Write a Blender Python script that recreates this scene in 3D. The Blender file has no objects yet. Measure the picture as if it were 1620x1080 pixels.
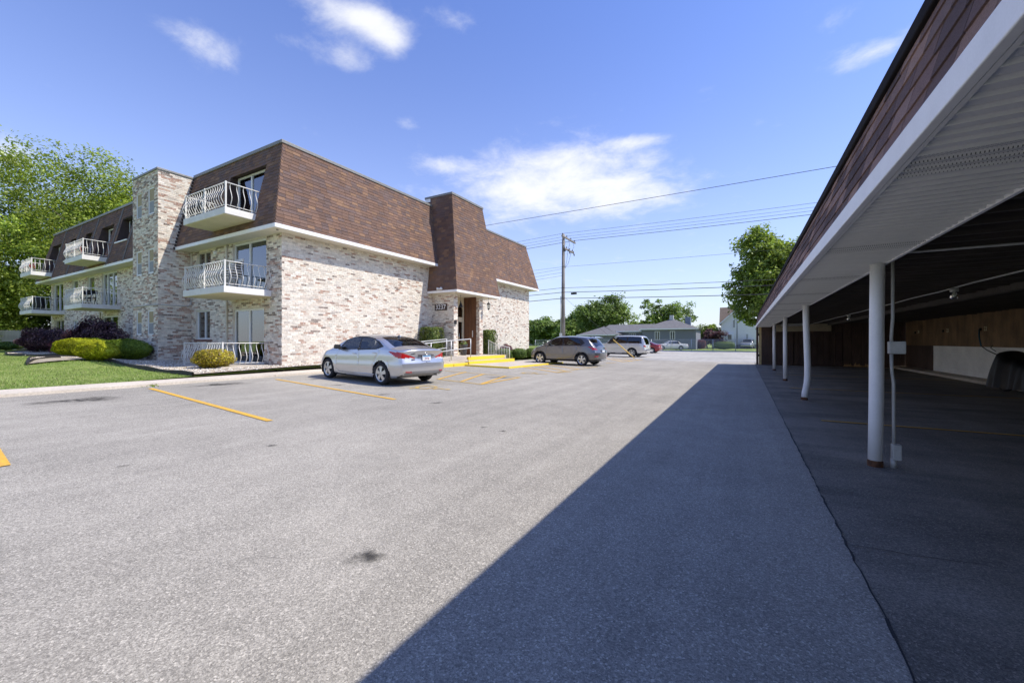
import bpy, bmesh, math, random
import numpy as np
from mathutils import Vector, Matrix

random.seed(11)
rng = np.random.default_rng(11)
S = bpy.context.scene
COL = S.collection

# ------------------------------------------------------------------ camera
F_PX, CAM_H = 643.0, 1.40
TH = math.atan((1176 - 810) / F_PX)
SN, CS = math.sin(TH), math.cos(TH)
cam = bpy.data.cameras.new('camera')
cam.sensor_width = 36.0
cam.lens = F_PX / 1620 * 36.0
cam.clip_start = 0.05
cam.clip_end = 6000
cam_o = bpy.data.objects.new('camera', cam)
COL.objects.link(cam_o)
cam_o.location = (0, 0, CAM_H)
cam_o.rotation_euler = (math.radians(90), 0, TH)
S.camera = cam_o
S.cycles.max_bounces = 12
S.cycles.diffuse_bounces = 9
S.cycles.transparent_max_bounces = 24

# ------------------------------------------------------------------ sun, sky, exposure
SUN = Vector((1.0, 0.42, 1.43)).normalized()
sl = bpy.data.lights.new('sun', 'SUN')
sl.energy = 2.0
sl.angle = math.radians(0.53)
sl.color = (1.0, 0.94, 0.85)
so = bpy.data.objects.new('sun', sl)
COL.objects.link(so)
so.location = (20, 10, 40)
so.rotation_mode = 'QUATERNION'
so.rotation_quaternion = SUN.to_track_quat('Z', 'Y')

S.view_settings.view_transform = 'Standard'
S.view_settings.look = 'None'
S.view_settings.gamma = 1.0
S.view_settings.use_curve_mapping = False
S.view_settings.exposure = 1.45


def pix_dir(x, y):
    l = (x - 810) / F_PX
    u = (540 - y) / F_PX
    return Vector((l * CS - SN, l * SN + CS, u))


world = bpy.data.worlds.new('World')
S.world = world
world.use_nodes = True


def build_world():
    nt = world.node_tree
    nt.nodes.clear()
    N, L = nt.nodes.new, nt.links.new
    out = N('ShaderNodeOutputWorld')
    bg = N('ShaderNodeBackground')
    bg.inputs['Strength'].default_value = 0.137
    L(bg.outputs[0], out.inputs[0])
    sky = N('ShaderNodeTexSky')
    sky.sky_type = 'NISHITA'
    sky.sun_disc = False
    sky.sun_elevation = math.asin(SUN.z)
    sky.sun_rotation = math.atan2(SUN.x, SUN.y)
    sky.altitude = 200
    sky.air_density = 1.0
    sky.dust_density = 0.35
    sky.ozone_density = 2.2
    hs = N('ShaderNodeHueSaturation')
    hs.inputs['Saturation'].default_value = 1.12
    hs.inputs['Value'].default_value = 1.0
    hs.inputs['Hue'].default_value = 0.515
    L(sky.outputs[0], hs.inputs['Color'])
    tint = N('ShaderNodeMix')
    tint.data_type = 'RGBA'
    tint.blend_type = 'MULTIPLY'
    tint.inputs[0].default_value = 1.0
    L(hs.outputs[0], tint.inputs[6])
    tint.inputs[7].default_value = (0.44, 0.545, 0.68, 1)
    tc = N('ShaderNodeTexCoord')
    d = tc.outputs['Generated']

    def math_(op, a, b=None, c=None, clamp=False):
        n = N('ShaderNodeMath')
        n.operation = op
        n.use_clamp = clamp
        for i, v in enumerate((a, b, c)):
            if v is None:
                continue
            if isinstance(v, (int, float)):
                n.inputs[i].default_value = v
            else:
                L(v, n.inputs[i])
        return n.outputs[0]

    def dot(vec):
        n = N('ShaderNodeVectorMath')
        n.operation = 'DOT_PRODUCT'
        L(d, n.inputs[0])
        n.inputs[1].default_value = vec
        return n.outputs['Value']

    # cloud noise on a plane high above: direction divided by its height
    sep = N('ShaderNodeSeparateXYZ')
    L(d, sep.inputs[0])
    zz = math_('ADD', math_('MAXIMUM', sep.outputs[2], 0.0), 0.16)
    px = math_('DIVIDE', sep.outputs[0], zz)
    py = math_('DIVIDE', sep.outputs[1], zz)
    cmb = N('ShaderNodeCombineXYZ')
    L(px, cmb.inputs[0])
    L(py, cmb.inputs[1])
    n1 = N('ShaderNodeTexNoise')
    n1.inputs['Scale'].default_value = 5.0
    n1.inputs['Detail'].default_value = 9
    n1.inputs['Roughness'].default_value = 0.66
    n1.inputs['Distortion'].default_value = 0.25
    L(cmb.outputs[0], n1.inputs['Vector'])
    # the cloud banks (direction, half width, half height, weight)
    cover = None
    blobs = [(905, 262, 130, 40, 0.50), (800, 300, 105, 44, 0.36), (985, 305, 90, 32, 0.40), (890, 330, 190, 30, 0.25), (325, 72, 55, 30, 0.42),
             (555, 18, 75, 24, 0.42), (600, 45, 50, 22, 0.36), (548, 95, 48, 20, 0.40), (625, 72, 26, 20, 0.34), (720, 30, 60, 26, 0.24), (450, 65, 30, 14, 0.22),
             (1385, 80, 62, 26, 0.42), (1010, 222, 50, 10, 0.34), (1330, 30, 40, 20, 0.2),
             (642, 198, 22, 11, 0.36), (5, 245, 45, 24, 0.50), (700, 260, 40, 12, 0.24), (860, 470, 520, 70, 0.12)]
    for (bx, by, bw, bh, wt) in blobs:
        v = pix_dir(bx, by)
        ln = v.length
        v.normalize()
        r = Vector((0, 0, 1)).cross(v) * -1
        r = v.cross(Vector((0, 0, 1))).normalized()
        u = r.cross(v).normalized()
        a = math_('DIVIDE', dot(r), bw / F_PX / ln)
        b = math_('DIVIDE', dot(u), bh / F_PX / ln)
        f = dot(v)
        q = math_('MULTIPLY_ADD', a, a, math_('MULTIPLY', b, b))
        e = math_('EXPONENT', math_('MULTIPLY', q, -1.0))
        e = math_('MULTIPLY', e, math_('GREATER_THAN', f, 0.0))
        e = math_('MULTIPLY', e, wt)
        cover = e if cover is None else math_('ADD', cover, e)
    # pale haze towards the horizon, the same all round
    hz = math_('MULTIPLY', math_('EXPONENT', math_('MULTIPLY', math_('MAXIMUM', sep.outputs[2], 0.0), -4.0)), 0.97)
    hmix = N('ShaderNodeMix')
    hmix.data_type = 'RGBA'
    L(hz, hmix.inputs[0])
    L(tint.outputs[2], hmix.inputs[6])
    hmix.inputs[7].default_value = (2.30, 2.36, 2.52, 1)
    val = math_('ADD', n1.outputs['Fac'], cover)
    mr = N('ShaderNodeMapRange')
    mr.interpolation_type = 'SMOOTHSTEP'
    L(val, mr.inputs['Value'])
    mr.inputs['From Min'].default_value = 0.60
    mr.inputs['From Max'].default_value = 1.26
    mr.inputs['To Min'].default_value = 0.0
    mr.inputs['To Max'].default_value = 0.9
    mix = N('ShaderNodeMix')
    mix.data_type = 'RGBA'
    L(mr.outputs[0], mix.inputs[0])
    L(hmix.outputs[2], mix.inputs[6])
    mix.inputs[7].default_value = (2.9, 2.92, 3.0, 1)
    L(mix.outputs[2], bg.inputs['Color'])


build_world()

# ------------------------------------------------------------------ pixel helpers: a pixel is only a direction,
# the distance comes from the surface touched
SLY = [-40, 12, 22, 34, 60, 200]
SLV = [0.02, 0.02, 0.012, 0.005, 0.002, 0.0]


def zlot(x, y):
    k = float(np.interp(y, SLY, SLV))
    return max(0.0, -max(x, -13.1)) * k


def on_lot(x, y, lift=0.0):
    r = pix_dir(x, y)
    t = -CAM_H / r.z
    for _ in range(40):
        p = r * t
        z = zlot(p.x, p.y) + lift
        t = (z - CAM_H) / r.z
    p = r * t
    return Vector((p.x, p.y, zlot(p.x, p.y) + lift))


def on_z(x, y, z):
    r = pix_dir(x, y)
    t = (z - CAM_H) / r.z
    return Vector((r.x * t, r.y * t, z))


def on_x(x, y, X):
    r = pix_dir(x, y)
    t = X / r.x
    return Vector((X, r.y * t, CAM_H + r.z * t))


def on_y(x, y, Y):
    r = pix_dir(x, y)
    t = Y / r.y
    return Vector((r.x * t, Y, CAM_H + r.z * t))


# ------------------------------------------------------------------ materials
MATS = {}


class NT:
    def __init__(s, name):
        s.m = bpy.data.materials.new(name)
        s.m.use_nodes = True
        s.t = s.m.node_tree
        s.t.nodes.clear()
        s.out = s.n('ShaderNodeOutputMaterial')
        s.b = s.n('ShaderNodeBsdfPrincipled')
        s.l(s.b.outputs[0], s.out.inputs[0])
        s.tc = s.n('ShaderNodeTexCoord').outputs['Object']

    def n(s, k, **kw):
        o = s.t.nodes.new(k)
        for a, b in kw.items():
            setattr(o, a, b)
        return o

    def l(s, a, b):
        s.t.links.new(a, b)

    def noise(s, scale, detail=4, rough=.55, vec=None, dist=0.0):
        o = s.n('ShaderNodeTexNoise')
        o.inputs['Scale'].default_value = scale
        o.inputs['Detail'].default_value = detail
        o.inputs['Roughness'].default_value = rough
        o.inputs['Distortion'].default_value = dist
        s.l(vec or s.tc, o.inputs['Vector'])
        return o.outputs['Fac']

    def stretch(s, sc, rot=(0, 0, 0)):
        o = s.n('ShaderNodeMapping')
        o.inputs['Scale'].default_value = sc
        o.inputs['Rotation'].default_value = rot
        s.l(s.tc, o.inputs['Vector'])
        return o.outputs[0]

    def ramp(s, fac, a, b, lo=0.0, hi=1.0, smooth=True):
        o = s.n('ShaderNodeMapRange')
        if smooth:
            o.interpolation_type = 'SMOOTHSTEP'
        s.l(fac, o.inputs['Value'])
        for k, v in zip(('From Min', 'From Max', 'To Min', 'To Max'), (a, b, lo, hi)):
            o.inputs[k].default_value = v
        return o.outputs[0]

    def math(s, op, a, b=0.0):
        o = s.n('ShaderNodeMath', operation=op)
        for i, v in enumerate((a, b)):
            if isinstance(v, (int, float)):
                o.inputs[i].default_value = v
            else:
                s.l(v, o.inputs[i])
        return o.outputs[0]

    def mix(s, fac, a, b, mode='MIX'):
        o = s.n('ShaderNodeMix', data_type='RGBA', blend_type=mode)
        for i, v in ((0, fac), (6, a), (7, b)):
            if isinstance(v, (int, float)):
                o.inputs[i].default_value = v
            elif isinstance(v, (tuple, list)):
                o.inputs[i].default_value = (*v[:3], 1)
            else:
                s.l(v, o.inputs[i])
        return o.outputs[2]

    def scale_col(s, col, fac):
        o = s.n('ShaderNodeVectorMath', operation='SCALE')
        if isinstance(col, (tuple, list)):
            o.inputs[0].default_value = col[:3]
        else:
            s.l(col, o.inputs[0])
        if isinstance(fac, (int, float)):
            o.inputs[3].default_value = fac
        else:
            s.l(fac, o.inputs[3])
        return o.outputs[0]

    def attr(s, name='col'):
        o = s.n('ShaderNodeAttribute')
        o.attribute_name = name
        return o.outputs['Color']

    def bump(s, h, strength=.3, dist=.01):
        o = s.n('ShaderNodeBump')
        o.inputs['Strength'].default_value = strength
        o.inputs['Distance'].default_value = dist
        s.l(h, o.inputs['Height'])
        s.l(o.outputs[0], s.b.inputs['Normal'])

    def color(s, c):
        if isinstance(c, (tuple, list)):
            s.b.inputs['Base Color'].default_value = (*c[:3], 1)
        else:
            s.l(c, s.b.inputs['Base Color'])

    def set(s, **kw):
        for k, v in kw.items():
            i = s.b.inputs[k.replace('_', ' ')]
            if isinstance(v, (int, float, tuple)):
                i.default_value = v
            else:
                s.l(v, i)
        return s


def simple(name, col, rough=.6, metal=0.0, var=.18, vscale=6.0, bump=0.0, bscale=60.0, fine=.08, spec=.5, dirt=0.0):
    if name in MATS:
        return MATS[name]
    t = NT(name)
    f = t.ramp(t.noise(vscale, 6, .6), .25, .75, 1 - var, 1 + var)
    g = t.ramp(t.noise(vscale * 18, 3), .2, .8, 1 - fine, 1 + fine)
    c = t.scale_col(t.scale_col(col, f), g)
    if dirt:
        dk = t.ramp(t.noise(vscale * .8, 8, .7), .5, .78, 0, dirt)
        c = t.mix(dk, c, (col[0] * .35, col[1] * .32, col[2] * .28))
    t.color(c)
    t.set(Roughness=rough, Metallic=metal)
    t.b.inputs['Specular IOR Level'].default_value = spec
    if bump:
        t.bump(t.noise(bscale, 5, .65), bump, .01)
    MATS[name] = t.m
    return t.m


def make_asphalt(name, base, light=1.0, dark_patch=0.25, dust=.2, spots=.35):
    t = NT(name)
    big = t.ramp(t.noise(.22, 5, .6), .3, .72, .86, 1.12)
    mid = t.ramp(t.noise(2.2, 6, .65), .25, .75, .92, 1.08)
    vs = t.stretch((3.2, .12, 1))
    streak = t.ramp(t.noise(1.0, 5, .6, vs), .3, .75, .93, 1.08)
    vo = t.n('ShaderNodeTexVoronoi')
    vo.inputs['Scale'].default_value = 120
    t.l(t.tc, vo.inputs['Vector'])
    grain = t.ramp(t.noise(210, 3, .7), .28, .72, .66, 1.34)
    sepc = t.n('ShaderNodeSeparateColor')
    t.l(vo.outputs['Color'], sepc.inputs[0])
    stone = t.ramp(sepc.outputs[0], 0, 1, .70, 1.30, False)
    pale = t.ramp(sepc.outputs[1], .90, .96, 0, .40)
    c = t.scale_col(base, big) if dark_patch < .5 else t.scale_col(t.scale_col(base, big), t.ramp(t.noise(.7, 6, .6, t.stretch((.5, 1.3, 1))), .3, .7, .62, 1.3))
    for f in (mid, streak, grain, stone):
        c = t.scale_col(c, f)
    c = t.mix(pale, c, (min(1, base[0] * 2.6), min(1, base[1] * 2.6), min(1, base[2] * 2.6)))
    # oil spots and patches
    sp = t.ramp(t.noise(.55, 7, .62), .66, .74, 0, dark_patch)
    c = t.mix(sp, c, (base[0] * .3, base[1] * .29, base[2] * .28))
    sp2 = t.ramp(t.noise(2.6, 3, .5), .76, .80, 0, spots)
    c = t.mix(sp2, c, (base[0] * .25, base[1] * .25, base[2] * .25))
    du = t.ramp(t.noise(.9, 8, .72), .55, .8, 0, dust)
    c = t.mix(du, c, (base[0] * 1.7, base[1] * 1.66, base[2] * 1.6))
    # hairline cracks
    wv = t.n('ShaderNodeTexVoronoi', feature='DISTANCE_TO_EDGE')
    wv.inputs['Scale'].default_value = .16
    nz = t.n('ShaderNodeTexNoise')
    nz.inputs['Scale'].default_value = 1.2
    nz.inputs['Detail'].default_value = 7
    t.l(t.tc, nz.inputs['Vector'])
    ad = t.n('ShaderNodeMix', data_type='VECTOR')
    ad.inputs[0].default_value = .35
    t.l(t.tc, ad.inputs[4])
    va = t.n('ShaderNodeVectorMath', operation='ADD')
    t.l(t.tc, va.inputs[0])
    t.l(nz.outputs['Color'], va.inputs[1])
    t.l(va.outputs[0], wv.inputs['Vector'])
    cr = t.ramp(wv.outputs['Distance'], .0, .0011, 1, 0)
    gate = t.ramp(t.noise(.35, 2), .56, .66, 0, .35)
    c = t.mix(t.math('MULTIPLY', cr, gate), c, (base[0] * .3, base[1] * .3, base[2] * .3))
    t.color(c)
    t.set(Roughness=.88)
    t.b.inputs['Specular IOR Level'].default_value = .3
    hh = t.math('ADD', t.noise(160, 3, .6), t.math('MULTIPLY', vo.outputs['Distance'], .8))
    t.bump(hh, .55, .004)
    MATS[name] = t.m
    return t.m


def make_brick():
    t = NT('used_brick')
    c = t.attr()
    wash = t.ramp(t.noise(22, 6, .7), .42, .66, 0, .55)
    c = t.mix(wash, c, (.73, .67, .57))
    mot = t.ramp(t.noise(9, 6, .7), .25, .75, .80, 1.16)
    c = t.scale_col(c, mot)
    dk = t.ramp(t.noise(55, 4, .7), .60, .74, 0, .38)
    c = t.mix(dk, c, (.10, .07, .055))
    t.color(c)
    t.set(Roughness=.9)
    t.bump(t.noise(70, 5, .7), .6, .008)
    MATS['brick'] = t.m


def make_attr(name, rough=.85, nscale=90, amount=.3, bump=.5, spec=.3, bdist=.006, big=0.0):
    t = NT(name)
    c = t.scale_col(t.attr(), t.ramp(t.noise(nscale, 4, .7), .25, .75, 1 - amount, 1 + amount))
    if big:
        c = t.scale_col(c, t.ramp(t.noise(.9, 5, .6), .3, .7, 1 - big, 1 + big))
    t.color(c)
    t.set(Roughness=rough)
    t.b.inputs['Specular IOR Level'].default_value = spec
    if bump:
        t.bump(t.noise(nscale * 1.6, 4, .7), bump, bdist)
    MATS[name] = t.m
    return t.m


def make_leaf(name, trans=.35):
    t = NT(name)
    t.t.nodes.remove(t.b)
    c = t.scale_col(t.attr(), t.ramp(t.noise(3, 3), .3, .7, .8, 1.2))
    d = t.n('ShaderNodeBsdfDiffuse')
    tr = t.n('ShaderNodeBsdfTranslucent')
    gl = t.n('ShaderNodeBsdfGlossy')
    gl.inputs['Roughness'].default_value = .45
    gl.inputs['Color'].default_value = (.5, .55, .45, 1)
    t.l(c, d.inputs[0])
    t.l(t.scale_col(c, 1.25), tr.inputs[0])
    m1 = t.n('ShaderNodeMixShader')
    m1.inputs[0].default_value = trans
    t.l(d.outputs[0], m1.inputs[1])
    t.l(tr.outputs[0], m1.inputs[2])
    m2 = t.n('ShaderNodeMixShader')
    m2.inputs[0].default_value = .06
    t.l(m1.outputs[0], m2.inputs[1])
    t.l(gl.outputs[0], m2.inputs[2])
    t.l(m2.outputs[0], t.out.inputs[0])
    MATS[name] = t.m


def make_glass(name, tint, refl=1.0, base_refl=.06):
    t = NT(name)
    t.t.nodes.remove(t.b)
    tr = t.n('ShaderNodeBsdfTransparent')
    tr.inputs[0].default_value = (*tint, 1)
    gl = t.n('ShaderNodeBsdfGlossy')
    gl.inputs['Roughness'].default_value = .015
    gl.inputs['Color'].default_value = (.95, .97, 1, 1)
    lw = t.n('ShaderNodeFresnel')
    lw.inputs[0].default_value = 1.5
    fac = t.math('ADD', t.math('MULTIPLY', lw.outputs[0], refl), base_refl)
    m = t.n('ShaderNodeMixShader')
    t.l(fac, m.inputs[0])
    t.l(tr.outputs[0], m.inputs[1])
    t.l(gl.outputs[0], m.inputs[2])
    t.l(m.outputs[0], t.out.inputs[0])
    MATS[name] = t.m


def make_paint(name, col, metal=.75, rough=.34, coat=1.0, flake=.06):
    t = NT(name)
    f = t.ramp(t.noise(900, 1), .3, .7, 1 - flake, 1 + flake)
    dustf = t.ramp(t.noise(3, 6, .65), .35, .75, 0, .10)
    c = t.mix(dustf, t.scale_col(col, f), (.35, .33, .30))
    t.color(c)
    t.set(Metallic=metal, Roughness=rough)
    t.b.inputs['Coat Weight'].default_value = coat
    t.b.inputs['Coat Roughness'].default_value = .05
    MATS[name] = t.m


def make_lined(name, col, wear_col, wear=.45):
    t = NT(name)
    w = t.ramp(t.noise(7, 9, .75), .50 - wear * .25, .80 - wear * .25, 0, 1)
    w2 = t.ramp(t.noise(120, 3, .7), .52, .7, 0, .75)
    c = t.scale_col(col, t.ramp(t.noise(30, 4), .3, .7, .85, 1.12))
    c = t.mix(t.math('MULTIPLY', w, wear), c, wear_col)
    c = t.mix(t.math('MULTIPLY', w2, .6), c, wear_col)
    t.color(c)
    t.set(Roughness=.8)
    t.bump(t.noise(150, 3), .4, .004)
    MATS[name] = t.m


def make_wood(name, col, axis_scale=(14, 14, .9), var=.35, rough=.8, rot=None):
    t = NT(name)
    v = t.stretch(axis_scale)
    g = t.ramp(t.noise(1.6, 7, .7, v, .4), .25, .75, 1 - var, 1 + var)
    p = t.ramp(t.noise(1.1, 4), .3, .7, .8, 1.2)
    c = t.scale_col(t.scale_col(col, g), p)
    t.color(c)
    t.set(Roughness=rough)
    t.bump(t.noise(2.2, 6, .7, v), .45, .006)
    MATS[name] = t.m
    return t


make_asphalt('drive_asphalt', (.315, .29, .243), dark_patch=.12, dust=.12, spots=.12)
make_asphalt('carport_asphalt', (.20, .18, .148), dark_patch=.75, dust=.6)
make_asphalt('far_asphalt', (.37, .35, .31), dark_patch=.06, dust=.1, spots=.1)
make_brick()
make_attr('shingle', .9, 140, .30, .7, .2, .006, .10)
make_attr('stone_chips', .85, 40, .2, .3, .3)
make_leaf('leaf', .5)
make_leaf('shrub_leaf', .22)
make_leaf('grass_blade', .30)
make_glass('window_glass', (.62, .66, .66), 1.2, .13)
make_glass('car_glass', (.62, .66, .64), .9, .03)
make_glass('car_glass_dark', (.06, .065, .065), 1.0, .05)
make_glass('jar_glass', (.85, .88, .88), 1.0, .1)
make_lined('yellow_line', (.72, .40, .035), (.25, .22, .16), .35)
make_lined('faded_yellow', (.62, .40, .08), (.30, .26, .19), .55)
make_lined('yellow_curb', (.82, .60, .03), (.45, .38, .2), .16)
make_paint('silver_paint', (.56, .565, .575), .75, .30)
make_paint('charcoal_paint', (.15, .148, .155), .7, .28)
make_paint('champagne_paint', (.64, .63, .61), .5, .32)
make_paint('red_paint', (.28, .012, .018), .35, .3)
make_paint('white_paint', (.78, .77, .74), .0, .3)
make_paint('grey_paint', (.32, .33, .35), .5, .3)
make_wood('dark_board', (.075, .047, .036))
make_wood('plywood_brown', (.20, .125, .065), (3, 3, .8), .3)
make_wood('joist_wood', (.065, .055, .046), (.9, 14, 14), .35)
make_wood('grey_fence_wood', (.30, .28, .26), (12, 12, .8), .25)
make_wood('pole_wood', (.24, .215, .19), (16, 16, .5), .3)
make_wood('brown_panel', (.135, .058, .028), (10, 10, .6), .22)
make_wood('bare_wood', (.48, .30, .13), (22, 22, 1.0), .4)
make_wood('bark', (.13, .105, .085), (9, 9, 1.2), .4)

WHITE = simple('white_trim', (.84, .84, .83), .5, var=.04, fine=.03, dirt=.12)
SOFFIT = simple('white_soffit', (.84, .83, .80), .45, var=.03, fine=.02)
POSTW = simple('white_post', (.84, .84, .84), .4, var=.05, vscale=3, fine=.03, dirt=.10)
CREAM = simple('cream_paint', (.66, .58, .42), .6, var=.05)
CONC = simple('concrete', (.50, .44, .36), .9, var=.12, vscale=1.5, bump=.4, bscale=90, fine=.14, dirt=.15)
CONC2 = simple('concrete_walk', (.58, .51, .41), .9, var=.1, vscale=1.2, bump=.4, bscale=120, fine=.16, dirt=.2)
SLABW = simple('balcony_concrete', (.72, .70, .66), .8, var=.07, vscale=2, bump=.3, bscale=60, dirt=.2)
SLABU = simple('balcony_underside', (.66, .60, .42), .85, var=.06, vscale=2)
RAILW = simple('white_iron', (.72, .70, .64), .5, var=.06, fine=.05, dirt=.25)
MORTAR = simple('mortar', (.66, .61, .52), .95, var=.12, bump=.5, bscale=80)
BACKING = simple('roof_felt', (.035, .026, .022), .95)
COPING = simple('metal_coping', (.235, .23, .215), .55, .2, var=.12, dirt=.3)
COPDK = simple('dark_drip_edge', (.016, .013, .013), .9, spec=.15)
FRAME = simple('white_vinyl', (.74, .75, .74), .4, var=.03, fine=.02)
FRAMEB = simple('beige_vinyl', (.58, .54, .45), .5, var=.05, fine=.02)
SCREEN = simple('insect_screen', (.16, .155, .14), .8, var=.08)
SCRG = simple('grey_screen', (.27, .28, .285), .7, var=.06)
LOUVER = simple('tan_blind', (.36, .285, .15), .7, var=.06)
DARKROOM = simple('room_dark', (.035, .033, .03), .9)
BLINDW = simple('white_blind', (.62, .63, .62), .7, var=.04, fine=.02)
BLINDG = simple('grey_blind', (.26, .26, .25), .8, var=.05)
BLACK = simple('black_iron', (.014, .014, .015), .45, .3)
GALV = simple('galvanised', (.50, .51, .52), .45, .55, var=.1)
GALVP = simple('grey_conduit', (.52, .52, .50), .5, .2, var=.1, dirt=.2)
RUST = simple('rust', (.11, .05, .025), .95, var=.45, vscale=20, bump=.6)
RUBBER = simple('tyre_rubber', (.022, .022, .023), .85, var=.1)
ALLOY = simple('alloy_rim', (.55, .56, .57), .3, .85, var=.05)
ALLOYD = simple('brake_dark', (.03, .03, .03), .6, .3)
PLAST = simple('dark_plastic', (.022, .022, .024), .55, var=.1)
GREYP = simple('grey_plastic', (.25, .25, .25), .5, var=.1)
CABIN = simple('cabin_fabric', (.055, .055, .058), .9)
TAIL = simple('tail_red', (.42, .008, .010), .18, var=.1, spec=.8)
AMBER = simple('amber_lens', (.65, .22, .02), .2)
LENS = simple('clear_lens', (.62, .63, .63), .12, .3)
CHROME = simple('chrome', (.8, .8, .8), .12, 1.0, var=.02)
PLATE = simple('plate_white', (.74, .76, .78), .5)
PLATEB = simple('plate_blue', (.06, .22, .42), .5)
PLATER = simple('plate_letters', (.30, .08, .08), .5)
BLOCKW = simple('painted_block', (.82, .81, .78), .8, var=.07, vscale=2, bump=.4, bscale=40, dirt=.12)
HEADER = simple('beige_header', (.42, .36, .25), .8, var=.1, dirt=.3)
YDOOR = simple('yellowed_door', (.52, .40, .19), .75, var=.15, dirt=.3)
TARP = simple('black_tarp', (.012, .012, .013), .5, var=.2, spec=.4)
CABLE = simple('cable', (.012, .014, .018), .6)
CABLEB = simple('blue_cord', (.02, .10, .16), .6)
WIRE = simple('power_wire', (.035, .036, .04), .6)
CERAM = simple('insulator', (.10, .09, .085), .3)
SIDING = simple('blue_siding', (.19, .20, .235), .8, var=.06)
SIDEG = simple('grey_siding', (.74, .73, .71), .8, var=.05)
ROOFG = simple('grey_shingle', (.155, .15, .15), .9, var=.15, vscale=2, fine=.25)
ROOFT = simple('tan_shingle', (.27, .20, .14), .9, var=.15, vscale=2, fine=.25)
ROOFR = simple('rust_shingle', (.30, .13, .08), .9, var=.15, vscale=2, fine=.25)
EDGING = simple('black_edging', (.022, .02, .018), .7, var=.2)
SIGNB = simple('sign_brown', (.055, .032, .022), .6)
SIGNW = simple('sign_white', (.80, .80, .78), .5)
NUMY = simple('number_paint', (.72, .66, .45), .7)
POT = simple('planter_glaze', (.05, .05, .052), .35)
SOIL = simple('soil', (.03, .022, .016), .95)
TAR = simple('crack_seal', (.018, .018, .019), .75, var=.3, vscale=10, bump=.5)
STAIN = simple('oil_stain', (.055, .052, .05), .7, var=.3, vscale=6)
LAMPW = simple('lamp_globe', (.75, .74, .70), .4)
PATIOW = simple('resin_white', (.62, .60, .55), .5, dirt=.2)
PINK = simple('petunia', (.6, .06, .12), .7)
YFLOWER = simple('yellow_flower', (.65, .45, .05), .7)
GRASSG = None


def make_lawn():
    t = NT('lawn')
    a = t.ramp(t.noise(.8, 6, .65), .3, .7, 0, 1)
    c = t.mix(a, (.17, .24, .05), (.27, .32, .09))
    b = t.ramp(t.noise(60, 4, .7), .25, .75, .6, 1.4)
    c = t.scale_col(c, b)
    t.color(c)
    t.set(Roughness=.95)
    t.b.inputs['Specular IOR Level'].default_value = .15
    t.bump(t.noise(90, 4, .7), .8, .02)
    MATS['lawn'] = t.m


make_lawn()


# ------------------------------------------------------------------ object helpers
def W(o):
    m = o.matrix_basis.copy()
    if o.parent:
        m = W(o.parent) @ o.matrix_parent_inverse @ m
    return m


def par(o, p):
    o.parent = p
    o.matrix_parent_inverse = W(p).inverted()


def tag(o, label=None, cat=None, group=None, kind=None):
    if label:
        o['label'] = label
    if cat:
        o['category'] = cat
    if group:
        o['group'] = group
    if kind:
        o['kind'] = kind
    return o


def thing(name, label, cat, loc=(0, 0, 0), group=None):
    o = bpy.data.objects.new(name, None)
    o.empty_display_size = .3
    o.location = loc
    COL.objects.link(o)
    return tag(o, label, cat, group)


def inst(name, mesh, parent, loc=(0, 0, 0), rot=(0, 0, 0), scale=(1, 1, 1)):
    o = bpy.data.objects.new(name, mesh)
    COL.objects.link(o)
    o.location = loc
    o.rotation_euler = rot
    o.scale = scale
    if parent:
        par(o, parent)
    return o


def mat_of(m):
    return MATS[m] if isinstance(m, str) else m


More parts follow.
